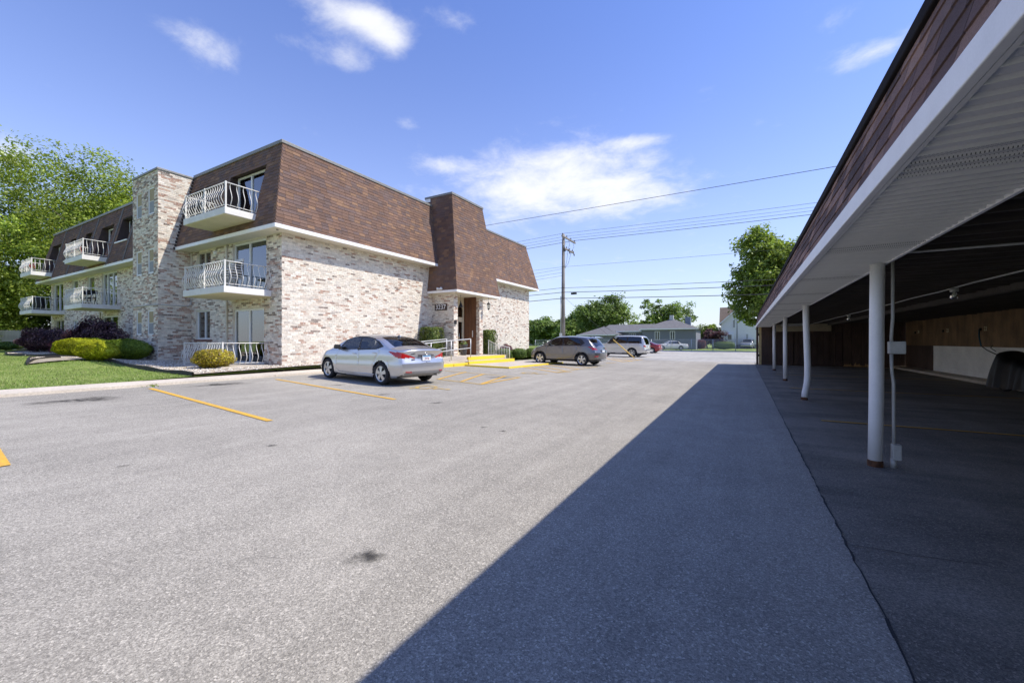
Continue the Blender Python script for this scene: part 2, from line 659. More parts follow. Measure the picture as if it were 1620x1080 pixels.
class MB:
    def __init__(s):
        s.v, s.f, s.c = [], [], []

    def face(s, pts, col=None):
        i = len(s.v)
        s.v += [tuple(p) for p in pts]
        s.f.append(tuple(range(i, i + len(pts))))
        s.c.append(col)
        return s

    def box(s, a, b, col=None):
        (x0, y0, z0), (x1, y1, z1) = a, b
        x0, x1 = min(x0, x1), max(x0, x1)
        y0, y1 = min(y0, y1), max(y0, y1)
        z0, z1 = min(z0, z1), max(z0, z1)
        i = len(s.v)
        s.v += [(x0, y0, z0), (x1, y0, z0), (x1, y1, z0), (x0, y1, z0), (x0, y0, z1), (x1, y0, z1), (x1, y1, z1), (x0, y1, z1)]
        for q in ((0, 3, 2, 1), (4, 5, 6, 7), (0, 1, 5, 4), (1, 2, 6, 5), (2, 3, 7, 6), (3, 0, 4, 7)):
            s.f.append(tuple(i + k for k in q))
            s.c.append(col)
        return s

    def obox(s, c, ax, ay, az, col=None, back=True):
        c, ax, ay, az = Vector(c), Vector(ax), Vector(ay), Vector(az)
        i = len(s.v)
        for k in (-1, 1):
            for a, b in ((-1, -1), (1, -1), (1, 1), (-1, 1)):
                s.v.append(tuple(c + ax * a + ay * b + az * k))
        qs = [(4, 5, 6, 7), (0, 1, 5, 4), (1, 2, 6, 5), (2, 3, 7, 6), (3, 0, 4, 7)]
        if back:
            qs.append((0, 3, 2, 1))
        for q in qs:
            s.f.append(tuple(i + k for k in q))
            s.c.append(col)
        return s

    def tube(s, pts, r, n=8, cap=True, col=None):
        pts = [Vector(p) for p in pts]
        if isinstance(r, (int, float)):
            r = [r] * len(pts)
        base = len(s.v)
        prev = None
        for k, p in enumerate(pts):
            a = pts[max(0, k - 1)]
            b = pts[min(len(pts) - 1, k + 1)]
            t = (b - a).normalized()
            if prev is None:
                u = t.cross(Vector((0, 0, 1)))
                if u.length < .05:
                    u = t.cross(Vector((1, 0, 0)))
            else:
                u = prev - t * prev.dot(t)
            u.normalize()
            prev = u
            w = t.cross(u)
            for j in range(n):
                th = 2 * math.pi * j / n
                s.v.append(tuple(p + (u * math.cos(th) + w * math.sin(th)) * r[k]))
        for k in range(len(pts) - 1):
            for j in range(n):
                a = base + k * n + j
                b = base + k * n + (j + 1) % n
                s.f.append((a, b, b + n, a + n))
                s.c.append(col)
        if cap:
            s.f.append(tuple(base + j for j in range(n))[::-1])
            s.c.append(col)
            s.f.append(tuple(base + (len(pts) - 1) * n + j for j in range(n)))
            s.c.append(col)
        return s

    def lathe(s, prof, c=(0, 0, 0), n=20, axis='Z', col=None):
        base = len(s.v)
        c = Vector(c)
        for (r, h) in prof:
            for j in range(n):
                th = 2 * math.pi * j / n
                a, b = r * math.cos(th), r * math.sin(th)
                d = (a, b, h) if axis == 'Z' else ((a, h, b) if axis == 'Y' else (h, a, b))
                s.v.append(tuple(c + Vector(d)))
        for k in range(len(prof) - 1):
            for j in range(n):
                a = base + k * n + j
                b = base + k * n + (j + 1) % n
                s.f.append((a, b, b + n, a + n))
                s.c.append(col)
        return s

    def prism(s, poly, ext, col=None):
        ext = Vector(ext)
        n = len(poly)
        i = len(s.v)
        s.v += [tuple(p) for p in poly] + [tuple(Vector(p) + ext) for p in poly]
        s.f.append(tuple(range(i, i + n))[::-1])
        s.f.append(tuple(range(i + n, i + 2 * n)))
        s.c += [col, col]
        for k in range(n):
            s.f.append((i + k, i + (k + 1) % n, i + n + (k + 1) % n, i + n + k))
            s.c.append(col)
        return s

    def mesh(s, name, m, smooth=False):
        me = bpy.data.meshes.new(name)
        me.from_pydata(s.v, [], s.f)
        if any(c is not None for c in s.c):
            at = me.attributes.new('col', 'FLOAT_COLOR', 'FACE')
            arr = np.array([(*(c or (.5, .5, .5))[:3], 1.0) for c in s.c], dtype=np.float32)
            at.data.foreach_set('color', arr.ravel())
        if smooth:
            me.polygons.foreach_set('use_smooth', [True] * len(me.polygons))
        me.materials.append(mat_of(m))
        me.update()
        return me

    def build(s, name, m, parent=None, smooth=False, kind=None, bev=0.0, fixn=False):
        me = s.mesh(name, m, smooth)
        if fixn:
            bm = bmesh.new()
            bm.from_mesh(me)
            bmesh.ops.recalc_face_normals(bm, faces=bm.faces)
            bm.to_mesh(me)
            bm.free()
        o = inst(name, me, parent)
        if bev:
            md = o.modifiers.new('bevel', 'BEVEL')
            md.width = bev
            md.segments = 2
            md.limit_method = 'ANGLE'
        if kind:
            o['kind'] = kind
        return o


def leaf_mesh(name, P, Nn, size, cols, m, aspect=.55):
    """one small rhombic leaf (quad) for each point"""
    n = len(P)
    Nn = Nn / (np.linalg.norm(Nn, axis=1, keepdims=True) + 1e-9)
    R = rng.normal(size=(n, 3))
    T = np.cross(Nn, R)
    T /= (np.linalg.norm(T, axis=1, keepdims=True) + 1e-9)
    B = np.cross(Nn, T)
    sz = size[:, None]
    droop = Nn * (sz * .25)
    V = np.stack([P - T * sz, P + B * sz * aspect + droop, P + T * sz, P - B * sz * aspect + droop], axis=1).reshape(-1, 3)
    me = bpy.data.meshes.new(name)
    me.vertices.add(4 * n)
    me.vertices.foreach_set('co', V.astype(np.float32).ravel())
    me.loops.add(4 * n)
    me.loops.foreach_set('vertex_index', np.arange(4 * n, dtype=np.int32))
    me.polygons.add(n)
    me.polygons.foreach_set('loop_start', np.arange(0, 4 * n, 4, dtype=np.int32))
    me.update(calc_edges=True)
    at = me.attributes.new('col', 'FLOAT_COLOR', 'FACE')
    at.data.foreach_set('color', np.concatenate([cols, np.ones((n, 1))], axis=1).astype(np.float32).ravel())
    me.materials.append(mat_of(m))
    return me


def pick_cols(n, pal, jitter=.18):
    pal = np.array(pal)
    c = pal[rng.integers(0, len(pal), n)]
    return np.clip(c * (1 + rng.normal(0, jitter, (n, 1))), .002, .95)


def text_mesh(name, txt, size, m, parent, mat4, extrude=.004, bold=0.0):
    cu = bpy.data.curves.new(name, 'FONT')
    cu.body = txt
    cu.size = size
    cu.extrude = extrude
    cu.offset = bold
    cu.align_x = 'CENTER'
    cu.align_y = 'CENTER'
    tmp = bpy.data.objects.new(name, cu)
    COL.objects.link(tmp)
    dg = bpy.context.evaluated_depsgraph_get()
    me = bpy.data.meshes.new_from_object(tmp.evaluated_get(dg))
    bpy.data.objects.remove(tmp)
    me.name = name
    me.materials.clear()
    me.materials.append(mat_of(m))
    me.transform(mat4)
    return inst(name, me, parent)


def in_poly(px, py, poly):
    px, py = np.asarray(px), np.asarray(py)
    r = np.zeros(px.shape, bool)
    n = len(poly)
    for i in range(n):
        x1, y1 = poly[i]
        x2, y2 = poly[(i + 1) % n]
        cnd = ((y1 > py) != (y2 > py))
        with np.errstate(divide='ignore', invalid='ignore'):
            xi = (x2 - x1) * (py - y1) / ((y2 - y1) if y2 != y1 else 1e-9) + x1
        r ^= cnd & (px < xi)
    return r


# ================================================================== GROUND
def zyard(x, y):
    up = float(np.interp(x, [-60, -45, -28, -20], [.30, .28, .17, .0])) * float(np.interp(y, [-2, 4], [.2, 1]))
    up += .25 * math.exp(-((x + 23.5) / 4.5) ** 2 - ((y - 5.0) / 2.0) ** 2)      # planting mound under the hedges
    return up + float(np.interp(y, [-60, 4, 9, 13, 22, 32, 60], [.34, .34, .45, .45, .30, .16, .08]))


def sheet(name, xs, ys, zf, m, kind='structure', parent=None):
    nx, ny = len(xs), len(ys)
    v = [(x, y, zf(x, y)) for y in ys for x in xs]
    f = [(j * nx + i, j * nx + i + 1, (j + 1) * nx + i + 1, (j + 1) * nx + i) for j in range(ny - 1) for i in range(nx - 1)]
    me = bpy.data.meshes.new(name)
    me.from_pydata(v, [], f)
    me.materials.append(mat_of(m))
    o = inst(name, me, parent)
    if kind and not parent:
        o['kind'] = kind
    return o


def lin(a, b, st):
    n = max(1, int(round((b - a) / st)))
    return [a + (b - a) * i / n for i in range(n + 1)]


EX = 0.62          # carport drip line: joint between the drive and the older floor
far = [-3000, -800, -300, -150, -90]
sheet('ground', far + lin(-60, -13.1, 6) + lin(-11, 0, 2) + [10, 30, 60, 120, 300, 800, 3000],
      [-3000, -600, -150, -40] + lin(-10, 80, 3) + [120, 200, 400, 900, 3000],
      lambda x, y: zlot(x, y) - .07, 'lawn')
sheet('driveway', lin(-13.1, 0, 1.0) + [EX], lin(-30, 31.2, 1.0), lambda x, y: zlot(x, y), 'drive_asphalt')
sheet('rear_lot', [-16] + lin(-13.1, 0, 1.3) + lin(2, 46, 4), lin(31.2, 68, 2.0), lambda x, y: zlot(x, y) - .004, 'far_asphalt')
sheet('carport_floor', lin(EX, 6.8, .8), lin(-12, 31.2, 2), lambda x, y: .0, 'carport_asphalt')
sheet('side_yard', [-90, -60, -45, -36] + lin(-32, -14, 1.0), [-40, -20, -8] + lin(-4, 10, .7) + lin(12, 32, 2), lambda x, y: zyard(x, y), 'lawn')

# the ragged joint along the drip line
mb = MB()
pts = []
y = 1.2
while y < 29.5:
    pts.append((EX + .004 * math.sin(y * 5.1) + random.uniform(-.005, .005), y))
    y += random.uniform(.05, .12)
for (a, b) in zip(pts[:-1], pts[1:]):
    w0 = .002 + .007 * random.random()
    mb.face([(a[0] - w0, a[1], .005), (a[0] + w0, a[1], .005), (b[0] + w0, b[1], .005), (b[0] - w0, b[1], .005)])
tag(mb.build('pavement_joint', TAR), kind='structure')


def crack(pix, w, name='pavement_crack', lift=.005):
    mb = MB()
    P = [on_lot(*p) for p in pix]
    Q = []
    for a, b in zip(P[:-1], P[1:]):
        n = max(2, int((b - a).length / .12))
        for i in range(n):
            Q.append(a.lerp(b, i / n) + Vector((random.uniform(-.02, .02), random.uniform(-.02, .02), 0)))
    Q.append(P[-1])
    for a, b in zip(Q[:-1], Q[1:]):
        d = (b - a).normalized()
        s_ = Vector((-d.y, d.x, 0)) * w * random.uniform(.35, 1)
        za, zb = zlot(a.x, a.y) + lift, zlot(b.x, b.y) + lift
        mb.face([(a.x - s_.x, a.y - s_.y, za), (a.x + s_.x, a.y + s_.y, za), (b.x + s_.x, b.y + s_.y, zb), (b.x - s_.x, b.y - s_.y, zb)])
    tag(mb.build(name, TAR), kind='structure')


crack([(1342, 862), (1400, 871), (1465, 882), (1560, 893)], .004)
crack([(905, 596), (955, 607), (1000, 612)], .006)


def blotch(pix, rx, ry, ang, m=STAIN, lift=.006, n=26, name='oil_stain'):
    c = on_lot(*pix)
    mb = MB()
    pts = []
    ph = [random.uniform(0, 6.28) for _ in range(4)]
    for i in range(n):
        t = 2 * math.pi * i / n
        k = 1 + .16 * math.sin(3 * t + ph[0]) + .10 * math.sin(5 * t + ph[1]) + .08 * math.sin(9 * t + ph[2]) + random.uniform(-.06, .06)
        a, b = rx * k * math.cos(t), ry * k * math.sin(t)
        x, y = c.x + a * math.cos(ang) - b * math.sin(ang), c.y + a * math.sin(ang) + b * math.cos(ang)
        pts.append((x, y, zlot(x, y) + lift))
    for i in range(n):
        mb.face([(c.x, c.y, zlot(c.x, c.y) + lift), pts[i], pts[(i + 1) % n]])
    o = mb.build(name, m)
    return tag(o, kind='structure')


def make_soft_stain():
    # an oil stain soaks in unevenly: its edge fades into the asphalt below
    t = NT('soft_stain')
    t.t.nodes.remove(t.b)
    d = t.n('ShaderNodeBsdfDiffuse')
    d.inputs[0].default_value = (.05, .048, .046, 1)
    tr = t.n('ShaderNodeBsdfTransparent')
    g = t.n('ShaderNodeAttribute')
    g.attribute_name = 'fade'
    a = t.math('MULTIPLY', g.outputs['Fac'], t.ramp(t.noise(7, 7, .7), .35, .62, 0, 1.0))
    m = t.n('ShaderNodeMixShader')
    t.l(a, m.inputs[0])
    t.l(tr.outputs[0], m.inputs[1])
    t.l(d.outputs[0], m.inputs[2])
    t.l(m.outputs[0], t.out.inputs[0])
    MATS['soft_stain'] = t.m


make_soft_stain()


def soft_blotch(pix, rx, ry, ang, strength=.8):
    c = on_lot(*pix)
    n, R = 28, 6
    v, f, fade = [], [], []
    ph = [random.uniform(0, 6.28) for _ in range(4)]
    for r in range(R + 1):
        for i in range(n):
            t = 2 * math.pi * i / n
            k = (1 + .18 * math.sin(3 * t + ph[0]) + .12 * math.sin(5 * t + ph[1])) * r / R
            a, b = rx * k * math.cos(t), ry * k * math.sin(t)
            x, y = c.x + a * math.cos(ang) - b * math.sin(ang), c.y + a * math.sin(ang) + b * math.cos(ang)
            v.append((x, y, zlot(x, y) + .006))
            fade.append(strength * (1 - (r / R)) ** .8)
    for r in range(R):
        for i in range(n):
            a, b = r * n + i, r * n + (i + 1) % n
            f.append((a, b, b + n, a + n))
    me = bpy.data.meshes.new('oil_stain')
    me.from_pydata(v, [], f)
    at = me.attributes.new('fade', 'FLOAT', 'POINT')
    at.data.foreach_set('value', fade)
    me.materials.append(MATS['soft_stain'])
    tag(inst('oil_stain', me, None), kind='structure')


soft_blotch((578, 880), .13, .10, .6, 1.0)
soft_blotch((125, 633), .75, .38, 1.4, .95)
soft_blotch((350, 608), .75, .38, 1.45, .9)
soft_blotch((535, 609), .22, .10, 1.2, .8)
soft_blotch((605, 624), .22, .10, 1.2, .9)
soft_blotch((692, 637), .20, .08, 1.2, .9)
soft_blotch((790, 597), .5, .35, .3, .95)
for q in [(765, 676), (795, 682), (195, 737), (430, 705), (850, 592)]:
    soft_blotch(q, .07, .04, 1.0, .8)


# ---- painted lines
def stripe(a, b, w, m, name='painted_line', lift=.009, kind='structure'):
    a, b = Vector(a[:2]), Vector(b[:2])
    d = (b - a)
    L = d.length
    d.normalize()
    s_ = Vector((-d.y, d.x)) * w / 2
    n = max(1, int(L / .5))
    mb = MB()
    for i in range(n):
        p, q = a + d * L * i / n, a + d * L * (i + 1) / n
        mb.face([(*(p - s_), zlot(p.x, p.y) + lift), (*(q - s_), zlot(q.x, q.y) + lift), (*(q + s_), zlot(q.x, q.y) + lift), (*(p + s_), zlot(p.x, p.y) + lift)])
    return tag(mb.build(name, m), kind=kind)


def pl(p, q, w=.10, m='yellow_line', **k):
    stripe(on_lot(*p), on_lot(*q), w, m, **k)


pl((238, 614.5), (427, 666))
pl((437, 600), (625, 632), .095)
a = on_lot(5, 738)
stripe(a, (-13.0, a.y + .55), .10, 'yellow_line')
# hatched bays: outline and diagonals
for q in [((690, 599.5), (761, 608), .09), ((761, 608), (823, 597), .10), ((704, 586.5), (823, 597), .07),
          ((693, 600), (737, 588.5), .10), ((730, 603.5), (766, 591.5), .10), ((761, 607.5), (800, 595), .10),
          ((905, 588), (880, 589.5), .1), ((880, 589), (945, 580), .09), ((828, 580.5), (880, 589), .10), ((842, 578), (896, 587), .10),
          ((861, 576.5), (916, 584), .10), ((882, 575.5), (936, 581.5), .08)]:
    pl(q[0], q[1], q[2], 'faded_yellow' if q[2] < .095 else 'yellow_line')
# stalls beside the grey and the champagne car
for q in [((955, 566), (985, 572)), ((968, 566), (1000, 571.5)), ((985, 572.5), (1017, 568.5)), ((985, 566), (1012, 569.5)), ((958, 574.5), (975, 573.5))]:
    pl(q[0], q[1], .11, 'yellow_line')
# stall lines under the carport
stripe((1.2, 8.95), (6.7, 9.0), .08, 'yellow_line')
stripe((1.2, 14.75), (6.7, 14.8), .08, 'yellow_line')
stripe((1.2, 20.5), (6.7, 20.55), .08, 'yellow_line')


def wheelchair_symbol(pix, s, rot):
    c = on_lot(*pix)
    mb = MB()

    def P(a, b):
        x = c.x + (a * math.cos(rot) - b * math.sin(rot)) * s
        y = c.y + (a * math.sin(rot) + b * math.cos(rot)) * s
        return (x, y, zlot(x, y) + .009)

    def seg(pts, w):
        for (p, q) in zip(pts[:-1], pts[1:]):
            d = Vector((q[0] - p[0], q[1] - p[1])).normalized()
            nx, ny = -d.y * w, d.x * w
            mb.face([P(p[0] - nx, p[1] - ny), P(q[0] - nx, q[1] - ny), P(q[0] + nx, q[1] + ny), P(p[0] + nx, p[1] + ny)])
    seg([(.35 * math.cos(t) - .05, .35 * math.sin(t) - .2) for t in np.linspace(2.2, 6.1, 14)], .06)
    seg([(-.05, .62), (-.02, .1), (.3, .1), (.45, -.42), (.6, -.38)], .055)
    seg([(-.02, .36), (.25, .36)], .05)
    mb.face([P(-.05 + .11 * math.cos(t), .78 + .11 * math.sin(t)) for t in np.linspace(0, 6.0, 10)])
    tag(mb.build('accessible_parking_symbol', 'faded_yellow'), kind='structure')


wheelchair_symbol((680, 613.5), .75, -1.6)
wheelchair_symbol((842, 590.5), .75, -1.6)

# ---- concrete walk along the stalls: single slabs with joints
walk = sheet('concrete_walk', [-14.0, -13.1], lin(-30, 16.2, 2.2), lambda x, y: zlot(-13.1, y) - .02, CONC2)
y = -29.0
while y < 15.0:
    y2 = y + 3.05
    mb = MB()
    za, zb = zlot(-13.1, y) + .065, zlot(-13.1, y2) + .065
    x0, x1, g = -14.02, -13.1, .008
    tl = random.uniform(-.008, .008)
    v = [(x0, y + g, za + .02 + tl), (x1, y + g, za), (x1, y2 - g, zb), (x0, y2 - g, zb + .02)]
    lo = [(p[0], p[1], p[2] - .16) for p in v]
    mb.face(v)
    for i in range(4):
        j = (i + 1) % 4
        mb.face([v[i], lo[i], lo[j], v[j]])
    mb.build('concrete_slab', CONC2, walk, bev=.008)
    y = y2
# weeds in a joint
# ---- entry pad, steps, ramp
PADZ = .07
mb = MB()
x0, x1, y0, y1 = -11.85, -9.35, 16.15, 22.6
zz = lambda x, y: zlot(x, y) + PADZ
q = [(x0, y0, zz(x0, y0)), (x1, y0, zz(x1, y0)), (x1, y1, zz(x1, y1)), (x0, y1, zz(x0, y1))]
lo = [(p[0], p[1], p[2] - .2) for p in q]
mb.face(q)
for i in range(4):
    mb.face([q[i], lo[i], lo[(i + 1) % 4], q[(i + 1) % 4]])
pad = tag(mb.build('entrance_pavement', CONC), kind='structure')
mb = MB()
mb.prism([(x1 - .12, y0 - .004, zz(x1, y0) + .003), (x1 + .004, y0 - .004, zz(x1, y0) + .003), (x1 + .004, y0 - .004, zz(x1, y0) - .1), (x1 - .12, y0 - .004, zz(x1, y0) - .1)], (0, y1 - y0, zz(x1, y1) - zz(x1, y0)))
mb.prism([(x1 - .125, y0 + .1, zz(x1, y0) + .004), (x1 - .125, y0 - .005, zz(x1, y0) + .004), (x1 - .125, y0 - .005, zz(x1, y0) - .1), (x1 - .125, y0 + .1, zz(x1, y0) - .1)], (x0 - x1 + .12, 0, zz(x0, y0) - zz(x1, y0)))
mb.build('yellow_edge', 'yellow_curb', pad, fixn=True)

PORCH = .61
porch = thing('entrance_porch', 'concrete entrance porch with two yellow edged steps and a wheelchair ramp', 'porch', (-13, 18.5, .2))
MB().box((-14.9, 16.75, .05), (-12.3, 20.9, PORCH)).build('landing', CONC, porch, bev=.01)
for i, (xa, zt, ya, yb) in enumerate([(-11.87, .39, 16.55, 21.15), (-12.2, PORCH - .004, 16.95, 20.55)]):
    st = MB().box((-12.6, ya, .05), (xa, yb, zt)).build('step', CONC, porch, bev=.008)
    MB().box((xa - .10, ya - .004, zt - (.17 if i else .20)), (xa + .004, yb + .004, zt + .004)).build('yellow_nosing', 'yellow_curb', st)
mb = MB()   # ramp falls towards the parking stalls
mb.prism([(-13.45, 16.75, .1), (-13.45, 16.75, PORCH - .003), (-13.45, 12.5, .29), (-13.45, 12.5, .1)], (1.2, 0, 0))
mb.build('ramp', CONC, porch, fixn=True)
mb = MB()
mb.prism([(-12.24, 16.74, .05), (-12.24, 16.74, .50), (-12.24, 12.4, .33), (-12.24, 12.4, .05)], (.13, 0, 0))
mb.build('ramp_kerb', CONC, porch, fixn=True)
mb = MB()
for k in range(4):
    ya = 11.9 + k * 1.17
    mb.box((-12.09, ya, .1), (-11.93, ya + 1.13, zlot(-12, ya) + .13))
mb.build('kerb_block', 'yellow_curb', porch, bev=.015)


def rail_run(parent, X, ys, zf, h, name='handrail', r=.024, mid=True, m=GALV):
    for yy in ys:
        MB().tube([(X, yy, zf(yy) - .02), (X, yy, zf(yy) + h)], r, 8).build('rail_post', m, parent, True)
    MB().tube([(X, yy, zf(yy) + h) for yy in ys], r, 8).build(name, m, parent, True)
    if mid:
        MB().tube([(X, yy, zf(yy) + h * .5) for yy in ys], r * .9, 8).build(name, m, parent, True)


zr = lambda yy: float(np.interp(yy, [12.5, 16.75, 17.5], [.30, PORCH, PORCH]))
RAILG = simple('rail_paint', (.58, .58, .57), .45, .3, var=.08)
rr = thing('ramp_railing', 'grey pipe railing with two bars along the outer edge of the entrance ramp', 'railing', (-12.18, 15, .5))
rail_run(rr, -12.18, [12.6, 14.05, 15.5, 17.1], zr, .92, m=RAILG)
rr2 = thing('ramp_railing', 'grey pipe railing against the brick wall side of the ramp', 'railing', (-13.42, 14.6, .5))
rail_run(rr2, -13.42, [12.6, 14.7, 16.7], zr, .92, m=RAILG)
sr = thing('step_railing', 'small white iron railing sloping beside the yellow entrance steps', 'railing', (-12.8, 20.7, .5))
top = [(-13.45, 20.7, PORCH + .88), (-12.9, 20.7, PORCH + .62), (-11.95, 20.7, PORCH + .44)]
MB().tube(top, .02, 6).build('top_rail', RAILW, sr, True)
MB().tube([(-13.45, 20.7, PORCH + .08), (-12.95, 20.7, PORCH + .06), (-11.95, 20.7, .30)], .016, 6).build('bottom_rail', RAILW, sr, True)
for i in range(14):
    x = -13.42 + i * .113
    zt = float(np.interp(x, [-13.45, -12.9, -11.95], [PORCH + .88, PORCH + .62, PORCH + .44]))
    MB().tube([(x, 20.7, .3), (x, 20.7, zt)], .011 if i % 13 else .022, 6).build('baluster', RAILW, sr, True)

# ---- planting beds: edging lines measured on the photograph, laid on the yard
def Yd(x, y):
    p = on_z(x, y, .36)
    for _ in range(6):
        p = on_z(x, y, zyard(p.x, p.y))
    return p


bedA_pix = [(300, 594.5), (268.5, 590.7), (240.7, 587), (203.7, 580.6), (166.7, 576.8), (129.6, 576.8), (83, 577.6), (50, 577), (42, 575),
            (44, 572.5), (56, 570), (79, 568.3), (96, 567.6)]
bedA_edge = [Yd(*p) for p in bedA_pix]
bedA_edge[0] = Vector((-14.03, bedA_edge[0].y, 0))
bedA = [(p.x, p.y) for p in bedA_edge] + [(bedA_edge[-1].x, 8.93), (-15.05, 8.93), (-15.0, 9.0), (-15.0, 17.2), (-14.03, 17.2)]
bedB_pix = [(97, 563.5), (70, 563.6), (40, 563.4), (12, 562), (8, 560.5), (15, 558.3), (40, 556.5), (80, 555)]
bedB_edge = [Yd(*p) for p in bedB_pix]
bedB = [(p.x, p.y) for p in bedB_edge] + [(bedB_edge[-1].x, 8.93), (bedB_edge[0].x + .5, 8.93)]
BEDS = [bedA, bedB]
GRAVEL = simple('gravel_bed', (.36, .31, .23), .95, var=.25, vscale=12, bump=1.0, bscale=45, fine=.35)
for k, (poly, edge) in enumerate(((bedA, bedA_edge), (bedB, bedB_edge))):
    bm = bmesh.new()
    vs = [bm.verts.new((x, y, zyard(x, y) + .03)) for x, y in poly]
    bm.faces.new(vs)
    bmesh.ops.triangulate(bm, faces=bm.faces)
    # add rows so that the sheet follows the slope
    for _ in range(2):
        bmesh.ops.subdivide_edges(bm, edges=bm.edges[:], cuts=4, use_grid_fill=True)
    for v in bm.verts:
        v.co.z = zyard(v.co.x, v.co.y) + .055
    bmesh.ops.recalc_face_normals(bm, faces=bm.faces)
    me = bpy.data.meshes.new('gravel_bed')
    bm.to_mesh(me)
    bm.free()
    if me.polygons and me.polygons[0].normal.z < 0:
        me.flip_normals()
    me.materials.append(GRAVEL)
    tag(inst('gravel_bed', me, None), kind='structure')
    # edging strip
    e = []
    for a, b in zip(edge[:-1], edge[1:]):
        for i in range(5):
            e.append(a.lerp(b, i / 5))
    e.append(edge[-1])
    for _ in range(3):
        e = [e[0]] + [(e[i - 1] + e[i] * 2 + e[i + 1]) / 4 for i in range(1, len(e) - 1)] + [e[-1]]
    mb = MB()
    n0 = 0
    for i, p in enumerate(e):
        d = (e[min(i + 1, len(e) - 1)] - e[max(i - 1, 0)]).normalized()
        s_ = Vector((-d.y, d.x, 0)) * .025
        z = zyard(p.x, p.y)
        zt = z + .12 + .02 * math.sin(i * .7)
        mb.v += [(p.x - s_.x, p.y - s_.y, z - .05), (p.x - s_.x, p.y - s_.y, zt), (p.x + s_.x, p.y + s_.y, zt), (p.x + s_.x, p.y + s_.y, z - .05)]
    for i in range(len(e) - 1):
        for a, b in ((0, 1), (1, 2), (2, 3)):
            mb.f.append((i * 4 + a, i * 4 + b, i * 4 + 4 + b, i * 4 + 4 + a))
            mb.c.append(None)
    o = mb.build('bed_edging', EDGING, None, fixn=True)
    tag(o, ['black plastic edging curving between the lawn and the near gravel bed', 'black plastic edging round the far gravel bed under the purple bush'][k], 'edging')


def stones():
    P = []
    for poly, n in ((bedA, 15000), (bedB, 3500)):
        xs = [p[0] for p in poly]
        ys = [p[1] for p in poly]
        X = rng.uniform(min(xs), max(xs), n * 3)
        Y = rng.uniform(min(ys), max(ys), n * 3)
        ok = in_poly(X, Y, poly)
        P += list(zip(X[ok][:n], Y[ok][:n]))
    oc = np.array([(1, 0, 0), (-1, 0, 0), (0, 1, 0), (0, -1, 0), (0, 0, 1), (0, 0, -1)], float)
    tri = np.array([(0, 2, 4), (2, 1, 4), (1, 3, 4), (3, 0, 4), (2, 0, 5), (1, 2, 5), (3, 1, 5), (0, 3, 5)])
    n = len(P)
    sz = rng.uniform(.012, .034, n)
    V = np.zeros((n, 6, 3))
    for i in range(3):
        V[:, :, i] = oc[None, :, i] * sz[:, None] * (rng.uniform(.6, 1.3, (n, 6)) if i < 2 else rng.uniform(.5, .85, (n, 6)))
    a = rng.uniform(0, 6.28, n)
    c_, s_ = np.cos(a)[:, None], np.sin(a)[:, None]
    x, y = V[:, :, 0] * c_ - V[:, :, 1] * s_, V[:, :, 0] * s_ + V[:, :, 1] * c_
    Pn = np.array(P)
    V[:, :, 0] = x + Pn[:, :1]
    V[:, :, 1] = y + Pn[:, 1:]
    V[:, :, 2] += np.array([zyard(*p) for p in P])[:, None] + .065
    Fc = (tri[None] + (np.arange(n) * 6)[:, None, None]).reshape(-1, 3)
    me = bpy.data.meshes.new('gravel')
    me.from_pydata(V.reshape(-1, 3).tolist(), [], Fc.tolist())
    pal = [(.52, .45, .34), (.60, .55, .46), (.42, .34, .24), (.66, .62, .55), (.35, .30, .25)]
    cc = np.repeat(pick_cols(n, pal, .12), 8, axis=0)
    at = me.attributes.new('col', 'FLOAT_COLOR', 'FACE')
    at.data.foreach_set('color', np.concatenate([cc, np.ones((len(cc), 1))], 1).astype(np.float32).ravel())
    me.materials.append(MATS['stone_chips'])
    tag(inst('gravel', me, None), 'tan and cream gravel stones covering the planting beds', 'gravel', kind='stuff')


stones()


def grass():
    n = 120000
    u = rng.uniform(0, 1, n)
    X = -14.05 - (u ** 1.4) * 36
    Y = rng.uniform(-4, 8.8, n)
    keep = ~(in_poly(X, Y, bedA) | in_poly(X, Y, bedB))
    X, Y = X[keep], Y[keep]
    n = len(X)
    Z = np.array([zyard(a_, b_) for a_, b_ in zip(X, Y)])
    h = rng.uniform(.025, .06, n) * (1 + .3 * np.sin(X * 1.3) * np.sin(Y * 1.7))
    w = rng.uniform(.004, .009, n)
    a = rng.uniform(0, 6.28, n)
    lx, ly = rng.normal(0, .022, n), rng.normal(0, .022, n)
    V = np.zeros((n, 3, 3))
    V[:, 0] = np.stack([X - np.cos(a) * w, Y - np.sin(a) * w, Z], 1)
    V[:, 1] = np.stack([X + np.cos(a) * w, Y + np.sin(a) * w, Z], 1)
    V[:, 2] = np.stack([X + lx, Y + ly, Z + h], 1)
    me = bpy.data.meshes.new('grass')
    me.vertices.add(3 * n)
    me.vertices.foreach_set('co', V.astype(np.float32).ravel())
    me.loops.add(3 * n)
    me.loops.foreach_set('vertex_index', np.arange(3 * n, dtype=np.int32))
    me.polygons.add(n)
    me.polygons.foreach_set('loop_start', np.arange(0, 3 * n, 3, dtype=np.int32))
    me.update(calc_edges=True)
    cc = pick_cols(n, [(.21, .30, .055), (.27, .35, .09), (.17, .27, .045), (.34, .36, .15)], .15)
    at = me.attributes.new('col', 'FLOAT_COLOR', 'FACE')
    at.data.foreach_set('color', np.concatenate([cc, np.ones((n, 1))], 1).astype(np.float32).ravel())
    me.materials.append(MATS['grass_blade'])
    tag(inst('grass', me, None), 'short mown green lawn between the walk and the apartment building', 'grass', kind='stuff')


grass()


